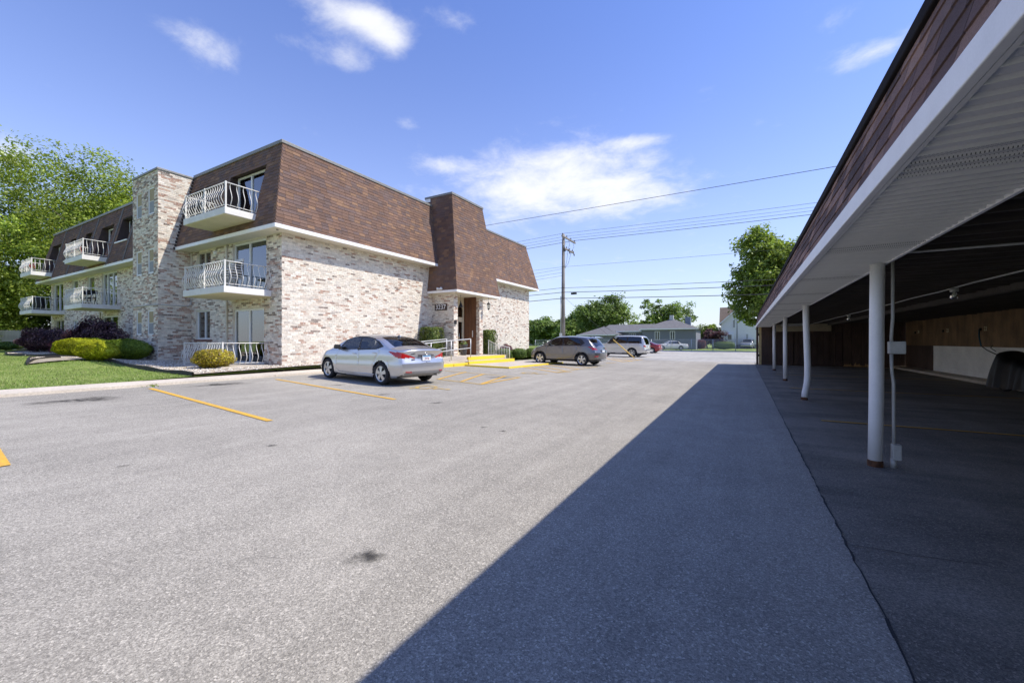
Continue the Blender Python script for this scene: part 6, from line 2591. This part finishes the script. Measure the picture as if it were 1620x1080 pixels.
# a weed in the joint of the walk
wp = on_z(240, 612, .34)
wd = thing('weed', 'small green weed growing from the joint of the concrete walk', 'plant', (wp.x, wp.y, .34))
n = 26
inst('leaves', leaf_mesh('leaves', np.array([wp.x, wp.y, .35]) + rng.normal(0, 1, (n, 3)) * np.array([.05, .07, .012]) + np.array([0, 0, .01]), unit(n) + np.array([0, 0, .6]), rng.uniform(.02, .045, n), pick_cols(n, MIDG), 'shrub_leaf', .3), wd)

# planter with flowers by the door
pt = on_x(736, 560, -13.9)
t = thing('flower_planter', 'tall dark planter with mixed flowers beside the entrance door', 'planter', (-13.95, 18.9, PORCH))
MB().lathe([(.13, 0), (.15, .02), (.20, .35), (.23, .55), (.25, .60), (.23, .61), (.20, .55), (.01, .54)], (-13.95, 18.9, PORCH), 20).build('pot', POT, t, True)
n = 500
d = unit(n)
d[:, 2] = np.abs(d[:, 2])
P = np.array([-13.95, 18.9, PORCH + .6]) + d * np.array([.24, .24, .26]) * rng.uniform(.5, 1, (n, 1))
inst('flowers', leaf_mesh('flowers', P, d, np.full(n, .035), pick_cols(n, [(.10, .18, .03), (.14, .24, .04), (.10, .18, .03), (.45, .5, .08), (.30, .06, .12), (.30, .22, .42), (.08, .15, .03)]), 'shrub_leaf'), t)

# trees
MAPLE = [(.25, .33, .04), (.32, .40, .055), (.39, .46, .075), (.18, .26, .035)]
BRIGHT = [(.22, .30, .045), (.28, .35, .06), (.17, .25, .035)]
OAK = [(.14, .21, .045), (.18, .26, .055), (.22, .30, .07)]
bt = pix_dir(55, 400)
tree('maple_tree', 'large spreading maple tree behind the left end of the apartment building', (-57, 14.5, .3), 19,
     (-56, 15, 11.3), (11.0, 11.0, 8.6), MAPLE, .55, 560, 220, .125, seed=5, clump=.082)
tree('maple_tree', 'lower maple boughs hanging over the board fence at the left edge', (-58, 6.5, .3), 10,
     (-58, 6.5, 5.6), (6.5, 5.5, 4.2), MAPLE, .3, 200, 240, .12, seed=6, clump=.13)


for k, (tx, ty, hh, rr_) in enumerate(((-66, 11, 8, 4.5), (-64, 19, 9, 5), (-72, 5, 9, 5.5), (-63, -2, 8, 4.5))):
    tree('maple_tree', ['young maple directly behind the board fence', 'young maple between the fence and the dark roofed house', 'tall young maple at the far left beyond the fence', 'young maple at the left end of the fence'][k], (tx, ty, .3), hh,
         (tx, ty, hh * .52), (rr_, rr_, hh * .46), MAPLE, .2, 110, 170, .14, seed=60 + k, clump=.16)


def tree_px(label, pxc, half_w, ytop, ybot, dist, pal, seed, name='tree', trunk=.25, n=110, m=110, ls=.22, depth=1.0, group=None, clump=.17, inner=.25, low=-1.0, trunk_to=None):
    r = pix_dir(pxc, 540)
    x, y = r.x * dist, r.y * dist
    z1 = CAM_H + (540 - ytop) / F_PX * dist
    z0 = CAM_H + (540 - ybot) / F_PX * dist
    w = half_w / F_PX * dist
    cz, rz = (z0 + z1) / 2, (z1 - z0) / 2
    return tree(name, label, (x, y, zlot(x, y) - .05), z1, (x, y, cz), (w, w * depth, rz), pal, trunk, n, m, ls, seed, clump=clump, group=group, inner=inner, low=low)


tree_px('tall bushy green tree standing behind the far end of the carport', 1228, 68, 364, 524, 58, BRIGHT, 21, 'linden_tree', .4, 260, 170, .24, clump=.13)
tree_px('rounded green tree rising behind the left wing of the blue grey house', 952, 42, 472, 532, 100, OAK, 22, 'ash_tree', .3, 130, 120, .32)
tree_px('open airy tree behind the chimney of the blue grey house', 1052, 40, 471, 525, 104, OAK, 23, 'locust_tree', .3, 80, 70, .30, clump=.13)
tree_px('green tree left of the utility pole above the far rooftops', 862, 30, 500, 541, 120, OAK, 24, 'ash_tree', .3, 100, 100, .4)
tree_px('mid green tree just right of the utility pole', 912, 28, 493, 541, 112, OAK, 25, 'ash_tree', .3, 100, 100, .36)
tree_px('small pale tree peeping over the blue grey house roof', 1012, 20, 506, 530, 130, BRIGHT, 26, 'ash_tree', .2, 50, 80, .36)
tree_px('far green tree at the building corner', 832, 22, 506, 541, 140, OAK, 27, 'ash_tree', .3, 60, 90, .45)
tree_px('small yellow green tree between the two houses', 1119, 18, 512, 538, 88, BRIGHT, 28, 'young_tree', .14, 60, 70, .2)
tree_px('small dark purple plum tree in front of the grey gabled house', 1128, 18, 521, 545, 82, PURP, 29, 'plum_tree', .14, 60, 80, .17, clump=.2)
tree_px('slender green tree behind the far fence at left', 890, 20, 516, 543, 95, OAK, 30, 'ash_tree', .2, 60, 80, .3)
for k, (pxc, ya, dist, hw_, pal, lab) in enumerate(((1109, 538, 76, 6, ROSE, 'rounded dark red bush beside the blue grey house'), (1145, 541, 74, 16, GREEN, 'long low green hedge behind the fence by the grey gabled house'))):
    r = pix_dir(pxc, 540)
    w = hw_ / F_PX * dist
    bush('shrub' if k == 0 else 'low_hedge', lab, (r.x * dist, r.y * dist, 0), w, .9, (552 - ya) / F_PX * dist, pal, 2500, .08, sq=3.0, rot=TH)


# ================================================================== BACKGROUND
def hip_roof(mb, x0, x1, y0, y1, ze, zr, ov=.4, inset=None):
    x0, x1, y0, y1 = x0 - ov, x1 + ov, y0 - ov, y1 + ov
    ym = (y0 + y1) / 2
    ins = inset if inset is not None else (y1 - y0) / 2
    a, b, c, d = (x0, y0, ze), (x1, y0, ze), (x1, y1, ze), (x0, y1, ze)
    r0, r1 = (x0 + ins, ym, zr), (x1 - ins, ym, zr)
    mb.face([a, b, r1, r0]).face([b, c, r1]).face([c, d, r0, r1]).face([d, a, r0]).face([d, c, b, a])


def clap(parent, x0, x1, y, z0, z1, m, st=.18, name='siding_board'):
    """lapped siding on a front wall"""
    z = z0
    mb = MB()
    while z < z1 - .02:
        t_ = min(st, z1 - z)
        mb.prism([(x0, y - .03, z), (x0, y - .008, z + t_), (x0, y + .01, z + t_), (x0, y + .01, z)], (x1 - x0, 0, 0))
        z += st
    return mb.build('siding', m, parent, fixn=True, kind='stuff')


def far_window(parent, x0, x1, z0, z1, y, mull=1):
    mb = MB()
    w = .09
    mb.box((x0, y - .09, z0), (x1, y - .035, z0 + w)).box((x0, y - .09, z1 - w), (x1, y - .035, z1))
    n = mull + 1
    for i in range(n + 1):
        xx = x0 + (x1 - x0 - w) * i / n
        mb.box((xx, y - .091, z0 + w), (xx + w, y - .035, z1 - w))
    o = mb.build('window', FRAME, parent)
    MB().box((x0 + .05, y - .055, z0 + .05), (x1 - .05, y - .045, z1 - .05)).build('pane', simple('far_pane', (.06, .07, .08), .1, spec=.8), o)


HY = 80.0
fx = lambda px, Y=HY: on_y(px, 540, Y).x
h1 = thing('ranch_house', 'single storey blue grey house with grey hip roofs behind the chain link fence', 'house', (fx(1020), HY, 0))
xa, xb = fx(1016), fx(1101)
MB().box((xa, HY, -.2), (xb, HY + 9, 3.75)).build('wall', SIDING, h1)
clap(h1, xa, xb, HY, .1, 3.72, SIDING)
mb = MB()
hip_roof(mb, xa, xb, HY, HY + 9, 3.75, 5.75, .5)
rf = mb.build('roof', ROOFG, h1)
cx = fx(1057)
MB().box((cx - .35, HY + 4, 5.2), (cx + .35, HY + 4.7, 6.5)).build('chimney', GALVP, rf)
cx = fx(1082)
MB().box((cx - .5, HY + 6, 4.2), (cx + .5, HY + 7, 6.2)).build('chimney', simple('blue_brick', (.2, .24, .3), .9), rf)
MB().box((xa - .5, HY - .56, 3.60), (xb + .5, HY - .48, 3.80)).build('gutter', WHITE, h1)
for (p, q) in ((1036, 1044), (1060, 1068)):
    far_window(h1, fx(p), fx(q), 1.7, 3.3, HY)
wl_, wr_ = fx(917, HY - 2), fx(976, HY - 2)
MB().box((wl_, HY - 2, -.2), (wr_, HY + 4, 2.7)).build('wall', SIDING, h1)
clap(h1, wl_, wr_, HY - 2, .1, 2.68, SIDING)
mb = MB()
hip_roof(mb, wl_, wr_, HY - 2, HY + 6, 2.7, 4.5, .5)
mb.build('roof', ROOFG, h1)
MB().box((wl_ - .5, HY - 2.56, 2.56), (wr_ + .5, HY - 2.48, 2.74)).build('gutter', WHITE, h1)
far_window(h1, fx(943, HY - 2), fx(948, HY - 2), 1.3, 2.3, HY - 2)
MB().box((wr_ - .5, HY + 1.5, -.2), (xa + .1, HY + 8, 3.35)).build('wall', SIDING, h1)
mb = MB()
hip_roof(mb, wr_ - 4, xa + 2, HY + 1.5, HY + 8, 3.4, 4.9, .5, 1.0)
mb.build('roof', ROOFG, h1)
MB().box((wr_ - 1, HY + .94, 3.25), (xa - .3, HY + 1.02, 3.44)).build('gutter', WHITE, h1)
far_window(h1, fx(995, HY + 1.5), fx(1006, HY + 1.5), 1.2, 3.0, HY + 1.5, 2)

GY = 96.0
h2 = thing('gabled_house', 'two storey pale grey gabled house half hidden by the linden tree', 'house', (fx(1165, GY), GY, 0))
xa, xb = fx(1141, GY), fx(1200, GY)
zg = CAM_H + (540 - 512) / F_PX * 88
zp = CAM_H + (540 - 487) / F_PX * 88
xm = xa + (xb - xa) * .52
mb = MB()
mb.prism([(xa, GY, -.3), (xb, GY, -.3), (xb, GY, zg), (xm, GY, zp), (xa, GY, zg)], (0, 10, 0))
mb.build('wall', SIDEG, h2, fixn=True)
clap(h2, xa, xb, GY, .8, zg, SIDEG, .2)
for s_, (p, q) in enumerate(((xa - .4, xm), (xb + .4, xm))):
    zz0 = zg - .3
    mb = MB().prism([(p, GY - .4, zz0), (q, GY - .4, zp), (q, GY - .4, zp + .2), (p, GY - .4, zz0 + .2)], (0, 10.8, 0))
    mb.build('roof', ROOFT, h2, fixn=True)
    MB().prism([(p, GY - .46, zz0 - .1), (q, GY - .46, zp - .12), (q, GY - .46, zp + .15), (p, GY - .46, zz0 + .18)], (0, .05, 0)).build('bargeboard', WHITE, h2, fixn=True)
# wing at the left with its own tan roof
MB().box((xa - 1.6, GY + 4, -.3), (xa + .1, GY + 9, 3.2)).build('wall', SIDEG, h2)
mb = MB()
mb.prism([(xa - .5, GY + 3.2, zg), (xm, GY + 3.2, zg), (xm, GY + 5.5, zp + .25), (xa - .5, GY + 5.5, zp + .25)], (0, .2, .05))
mb.build('roof', ROOFT, h2, fixn=True)
far_window(h2, fx(1159, GY), fx(1163.5, GY), 4.2, 5.9, GY)
o = MB().prism([(fx(1148, GY), GY - .05, 1.5), (fx(1161, GY), GY - .05, 1.5), (fx(1159, GY), GY - .7, 1.5), (fx(1150, GY), GY - .7, 1.5)], (0, 0, 1.5)).build('bay_window', FRAME, h2, fixn=True)
MB().box((fx(1151.5, GY), GY - .72, 1.7), (fx(1157.5, GY), GY - .71, 2.8)).build('pane', simple('far_pane', (.06, .07, .08), .1), o)
far_window(h2, fx(1180, GY), fx(1184, GY), 1.7, 3.0, GY)
MB().box((xa - .02, GY - .05, -.3), (xb + .02, GY + 10, .78)).build('foundation', simple('foundation', (.22, .22, .23), .9), h2)
# small sign and parked jeep in front of it
SUVF = dict(WAGON)
SUVF.update(paint='grey_paint', extras=(), tw=.24)
r = pix_dir(1178, 540)
make_car(SUVF, 'small grey off road car far behind the fence by the gabled house', (r.x * 82 + 1.0, r.y * 82 + 2.5, .0), math.radians(-100))
r = pix_dir(1152, 540)
sg = thing('yard_sign', 'blank white sign board standing on the grass beyond the fence', 'sign', (r.x * 76, r.y * 76, 0))
MB().box((r.x * 76 - .45, r.y * 76 - .02, .35), (r.x * 76 + .45, r.y * 76 + .02, .95)).build('sign_board', SIGNW, sg)
for s_ in (-.4, .4):
    MB().box((r.x * 76 + s_ - .03, r.y * 76 + .025, -.05), (r.x * 76 + s_ + .03, r.y * 76 + .06, .9)).build('sign_leg', GALVP, sg)
r = pix_dir(1166, 540)
lp = thing('street_lamp', 'slim dark street lamp in front of the grey gabled house', 'lamp', (r.x * 78, r.y * 78, 0))
MB().tube([(r.x * 78, r.y * 78, -.1), (r.x * 78, r.y * 78, 6.6)], [.09, .05], 8).build('lamp_pole', BLACK, lp, True)
MB().box((r.x * 78 - .4, r.y * 78 - .3, 6.55), (r.x * 78 + .35, r.y * 78 + .1, 6.75)).build('lamp_head', GALVP, lp, bev=.04)

# far rooftops left of the pole
for k, (p0, p1, Y, ze, zr, wm, rm, lab) in enumerate((
        (836, 858, 128, 2.4, 4.0, SIDEG, ROOFG, 'far white house with grey roof beside the brick corner'),
        (855, 876, 140, 2.3, 3.7, SIDEG, ROOFR, 'far white house with rusty red roof near the utility pole'),
        (872, 898, 150, 2.5, 4.2, SIDEG, ROOFG, 'far grey roofed house behind the utility pole'))):
    t = thing('far_house', lab, 'house', (fx((p0 + p1) / 2, Y), Y, 0))
    a, b = fx(p0, Y), fx(p1, Y)
    MB().box((a, Y, -.2), (b, Y + 8, ze)).build('wall', wm, t)
    mb = MB()
    hip_roof(mb, a, b, Y, Y + 8, ze, zr, .5)
    mb.build('roof', rm, t)
    for q in (.25, .6):
        far_window(t, a + (b - a) * q, a + (b - a) * (q + .13), .9, 1.9, Y)

# chain link fence along the far side of the lot
FY = 68.6
cf = thing('chain_link_fence', 'galvanised chain link fence along the far edge of the lot', 'fence', (-5, FY, 0))


def make_chain():
    t = NT('chain_mesh')
    t.set(Metallic=.4, Roughness=.5)
    t.color((.45, .46, .47))
    sx = t.n('ShaderNodeSeparateXYZ')
    t.l(t.tc, sx.inputs[0])
    a = t.math('ADD', sx.outputs[0], sx.outputs[2])
    b = t.math('SUBTRACT', sx.outputs[0], sx.outputs[2])
    w = None
    for q in (a, b):
        f = t.math('ABSOLUTE', t.math('SUBTRACT', t.math('FRACT', t.math('MULTIPLY', q, 11.0)), .5))
        g = t.math('LESS_THAN', f, .055)
        w = g if w is None else t.math('MAXIMUM', w, g)
    t.l(w, t.b.inputs['Alpha'])
    MATS['chain_mesh'] = t.m


make_chain()
x = -34.0
while x < 16:
    MB().tube([(x, FY, -.1), (x, FY, 1.75)], .045, 8).build('fence_post', GALV, cf, True)
    MB().face([(x + .045, FY - .03, .03), (x + 2.955, FY - .03, .03), (x + 2.955, FY - .03, 1.66), (x + .045, FY - .03, 1.66)]).build('chain_mesh', 'chain_mesh', cf)
    x += 3.0
MB().tube([(-34, FY, 1.70), (16, FY, 1.70)], .026, 6).build('top_rail', GALV, cf, True)

# board fence and neighbour at the far left
bf = thing('board_fence', 'weathered grey board fence at the left edge below the maple', 'fence', (-46, 9, .3))
p0, p1 = Vector((-62.0, 4.0, 0)), Vector((-43.1, 12.3, 0))
d = (p1 - p0)
L_ = d.length
d.normalize()
bm_ = MB().prism([(-.066, -.012, 0), (.066, -.012, 0), (.066, -.012, 1.86), (.035, -.012, 1.95), (-.035, -.012, 1.95), (-.066, -.012, 1.86)], (0, .024, 0)).mesh('fence_board', MATS['grey_fence_wood'])
k = 0
s_ = 0
while s_ < L_:
    p = p0 + d * s_
    inst('fence_board', bm_, bf, (p.x, p.y, .36 + random.uniform(-.015, .015)), (0, random.uniform(-.006, .006), math.atan2(d.y, d.x)))
    s_ += .142
for z in (.7, 1.9):
    MB().obox(((p0 + p1) / 2 + Vector((-d.y * .04, d.x * .04, z))), d * L_ / 2, Vector((-d.y, d.x, 0)) * .02, (0, 0, .045)).build('fence_rail', 'grey_fence_wood', bf)
nh = thing('neighbour_house', 'dark roofed neighbour house behind the board fence under the maple', 'house', (-66, 16, .3))
MB().box((-74, 15.5, .2), (-58, 25, 3.1)).build('wall', SIDEG, nh)
mb = MB()
hip_roof(mb, -74, -58, 15.5, 25, 3.1, 5.4, .6)
mb.build('roof', simple('dark_shingle', (.04, .042, .048), .9), nh)

# ---- utility pole, cross-arms, wires, guy
r = pix_dir(891, 540)
PD = 37.0 / (Vector((r.x, r.y, 0)).dot(Vector((-SN, CS, 0))))
UX, UY = r.x * PD, r.y * PD
up_ = thing('utility_pole', 'weathered wooden utility pole with two cross arms and insulators', 'utility pole', (UX, UY, 0))
uz = zlot(UX, UY)
UT = 11.15
MB().tube([(UX, UY, uz - .3), (UX, UY, 5), (UX + .02, UY, UT)], [.19, .165, .125], 14).build('pole', 'pole_wood', up_, True)
ARM = []
for (za, y0, y1) in ((10.78, -.75, 2.55), (9.75, -.55, 2.0)):
    a = MB().box((UX + .13, UY + y0, za), (UX + .25, UY + y1, za + .13)).build('cross_arm', 'pole_wood', up_, bev=.01)
    for yy in np.linspace(y0 + .15, y1 - .15, 4):
        MB().lathe([(.015, 0), (.018, .06), (.05, .07), (.055, .12), (.03, .14), (.045, .18), (.01, .2)], (UX + .19, UY + yy, za + .13), 10).build('insulator', CERAM, a, True)
    for yy in (y0 + .5, y1 - .8):
        MB().tube([(UX + .19, UY + yy, za), (UX + .1, UY, za - .55)], .016, 5).build('arm_brace', GALVP, a)
mbj_ = []
for k, (y0, z0) in enumerate(((-.5, 9.95), (.6, 9.9), (1.7, 9.9))):     # slack jumpers and cut-outs
    MB().tube([(UX + .22, UY + y0, 10.95), (UX + .35, UY + y0 + .1, 10.3), (UX + .3, UY + y0 * .8, z0), (UX + .22, UY + y0 * .4, 8.6), (UX + .12, UY + .05, 8.0)], .014, 5).build('jumper_wire', WIRE, up_, True)
    MB().tube([(UX + .32, UY + y0, 9.88), (UX + .42, UY + y0, 9.45)], .05, 8).build('cutout_fuse', CERAM, up_, True)
MB().box((UX - .30, UY - .19, uz + 1.25), (UX - .02, UY - .175, uz + 2.1)).build('pole_notice', SIGNW, up_)
MB().tube([(UX - .17, UY - .15, uz + .2), (UX - .17, UY - .15, 5.5)], .035, 6).build('riser_pipe', GALVP, up_, True)


def wire(pts, rad=.014, sag=.35, label='', grp='overhead wires'):
    Q = []
    for a, b in zip(pts[:-1], pts[1:]):
        a, b = Vector(a), Vector(b)
        n_ = 14
        for i in range(n_ + (b == Vector(pts[-1]))):
            t_ = i / n_
            p = a.lerp(b, t_)
            p.z -= sag * 4 * t_ * (1 - t_)
            Q.append(p)
    o = MB().tube(Q, rad, 5).build('overhead_wire', WIRE, None, True)
    tag(o, label, 'wire', grp)


XR, XL = 44.0, -75.0
for k, (y0, z0, rad) in enumerate(((UY - .6, 11.05, .012), (UY + .45, 11.05, .010), (UY + 1.35, 11.05, .012), (UY + 2.35, 11.05, .02))):
    wire([(XL, y0 + 3, z0 + .2), (UX + .19, y0, z0), (XR, y0 - 1.5, z0 - .1)], rad, .5, ['topmost power line on the near end of the upper cross arm', 'second power line on the upper cross arm', 'third power line on the upper cross arm', 'thick power line on the far end of the upper cross arm'][k])
lows = [(8.15, .010, -.1, 'thin line between the cross arms and the phone cables'), (6.25, .018, -.2, 'upper phone cable on the utility pole'),
        (5.85, .024, -.2, 'middle phone cable with a splice case near the pole'), (5.3, .026, -.45, 'lowest phone cable crossing behind the trees')]
for k, (z0, rad, dz, lab) in enumerate(lows):
    wire([(XL, UY + 2, z0 + .3), (UX, UY - .17, z0), (XR, UY - 1.2, z0 + dz)], rad, .55 if k else .35, lab)
for dz in (0, .32, .62):
    wire([(-60, UY + 6, 7.5 - dz), (UX - .1, UY, 8.0 - dz)], .010, .4, 'short service wire leaving the pole to the left, %s' % {0: 'top', .32: 'middle', .62: 'bottom'}[dz])
wire([(-60, 27.2, 10.7), (-16.5, 26.6, 10.45), (40, 25.2, 10.3)], .016, .12, 'high wire passing closest over the building roof and the carport')
sc = thing('splice_case', 'black splice case hanging on the middle phone cable', 'splice case', (UX + 1.0, UY - .2, 5.7))
MB().lathe([(.01, -.28), (.09, -.25), (.10, 0), (.09, .25), (.01, .28)], (UX + 1.1, UY - .19, 5.68), 10, 'X').build('case', CABLE, sc, True)
gb = on_lot(1006, 568.2)
gt = Vector((UX, UY, 5.5))
gw = thing('guy_wire', 'guy wire from the utility pole with a yellow plastic guard at its foot', 'guy wire', gb)
MB().tube([gb, gt], .009, 5).build('wire', WIRE, gw)
dv = (gt - gb)
MB().tube([gb + dv * .02, gb + dv * (2.6 / dv.length)], .045, 8).build('guy_guard', simple('guard_yellow', (.75, .50, .12), .5), gw, True)

# ---- things on the balconies
cs_ = thing('stacked_chairs', 'stack of white resin patio chairs on the second floor corner balcony', 'chairs', (-16.6, 8.1, 3.34))
for k in range(4):
    z = 3.36 + k * .09
    mb = MB()
    mb.box((-17.0, 7.85, z + .40), (-16.45, 8.35, z + .44))
    for (a, b) in ((-17.0, 7.85), (-16.5, 7.85), (-17.0, 8.3), (-16.5, 8.3)):
        mb.box((a, b, z), (a + .05, b + .05, z + .40))
    mb.box((-17.02, 8.30, z + .44), (-16.43, 8.36, z + .90))
    mb.box((-17.05, 7.85, z + .60), (-16.99, 8.32, z + .64)).box((-16.46, 7.85, z + .60), (-16.40, 8.32, z + .64))
    mb.build('chair', PATIOW, cs_, bev=.02)
tb = thing('patio_table', 'round pale patio table behind the corner balcony railing', 'table', (-17.8, 8.0, 3.34))
MB().lathe([(.01, .70), (.45, .70), (.46, .66), (.01, .66)], (-17.8, 8.0, 3.34), 20).build('table_top', PATIOW, tb)
for k in range(4):
    a = .8 + k * math.pi / 2
    MB().tube([(-17.8 + .1 * math.cos(a), 8 + .1 * math.sin(a), 4.0), (-17.8 + .33 * math.cos(a), 8 + .33 * math.sin(a), 3.34)], .02, 6).build('leg', PATIOW, tb)
for k in range(2):
    x = -31.75 - k * .75
    fc = thing('folding_chair', ['black folding chair on the middle balcony nearer the corner', 'black folding chair on the middle balcony farther left'][k], 'chair', (x, 8.1, 3.41), 'folding chairs on the middle balcony')
    for yy in (7.95, 8.3):
        MB().tube([(x - .22, yy, 3.41), (x + .2, yy, 4.25)], .018, 6).build('leg', BLACK, fc)
        MB().tube([(x + .22, yy + .03, 3.41), (x - .2, yy + .03, 3.9)], .018, 6).build('leg', BLACK, fc)
    MB().box((x - .22, 7.93, 3.83), (x + .1, 8.33, 3.86)).build('seat', BLACK, fc)
    MB().box((x + .14, 7.93, 4.05), (x + .2, 8.33, 4.26)).build('backrest', BLACK, fc)
for k, (x0, x1, z, lab) in enumerate(((-33.2, -32.2, 6.2, 'red flowers on the upper middle balcony'), (-42.4, -41.4, 6.15, 'pink flowers on the upper left balcony'))):
    fb = thing('flower_box', lab, 'flower box', ((x0 + x1) / 2, 7.75, z))
    MB().box((x0, 7.62, z - .1), (x1, 7.85, z + .15)).build('box', POT, fb, bev=.01)
    n = 700
    P = np.stack([rng.uniform(x0, x1, n), rng.uniform(7.58, 7.9, n), z + .15 + np.abs(rng.normal(0, .14, n))], 1)
    inst('flowers', leaf_mesh('flowers', P, unit(n), np.full(n, .04), pick_cols(n, [(.5, .05, .09), (.10, .17, .03), (.08, .15, .03), (.6, .12, .2)]), 'shrub_leaf'), fb)
gr = thing('kettle_grill', 'dark covered grill on the second floor balcony at far left', 'grill', (-41.6, 8.1, 3.46))
MB().lathe([(.02, 1.0), (.2, .97), (.30, .85), (.31, .72), (.28, .6), (.30, .05), (.28, 0)], (-41.6, 8.1, 3.46), 16).build('cover', TARP, gr, True)
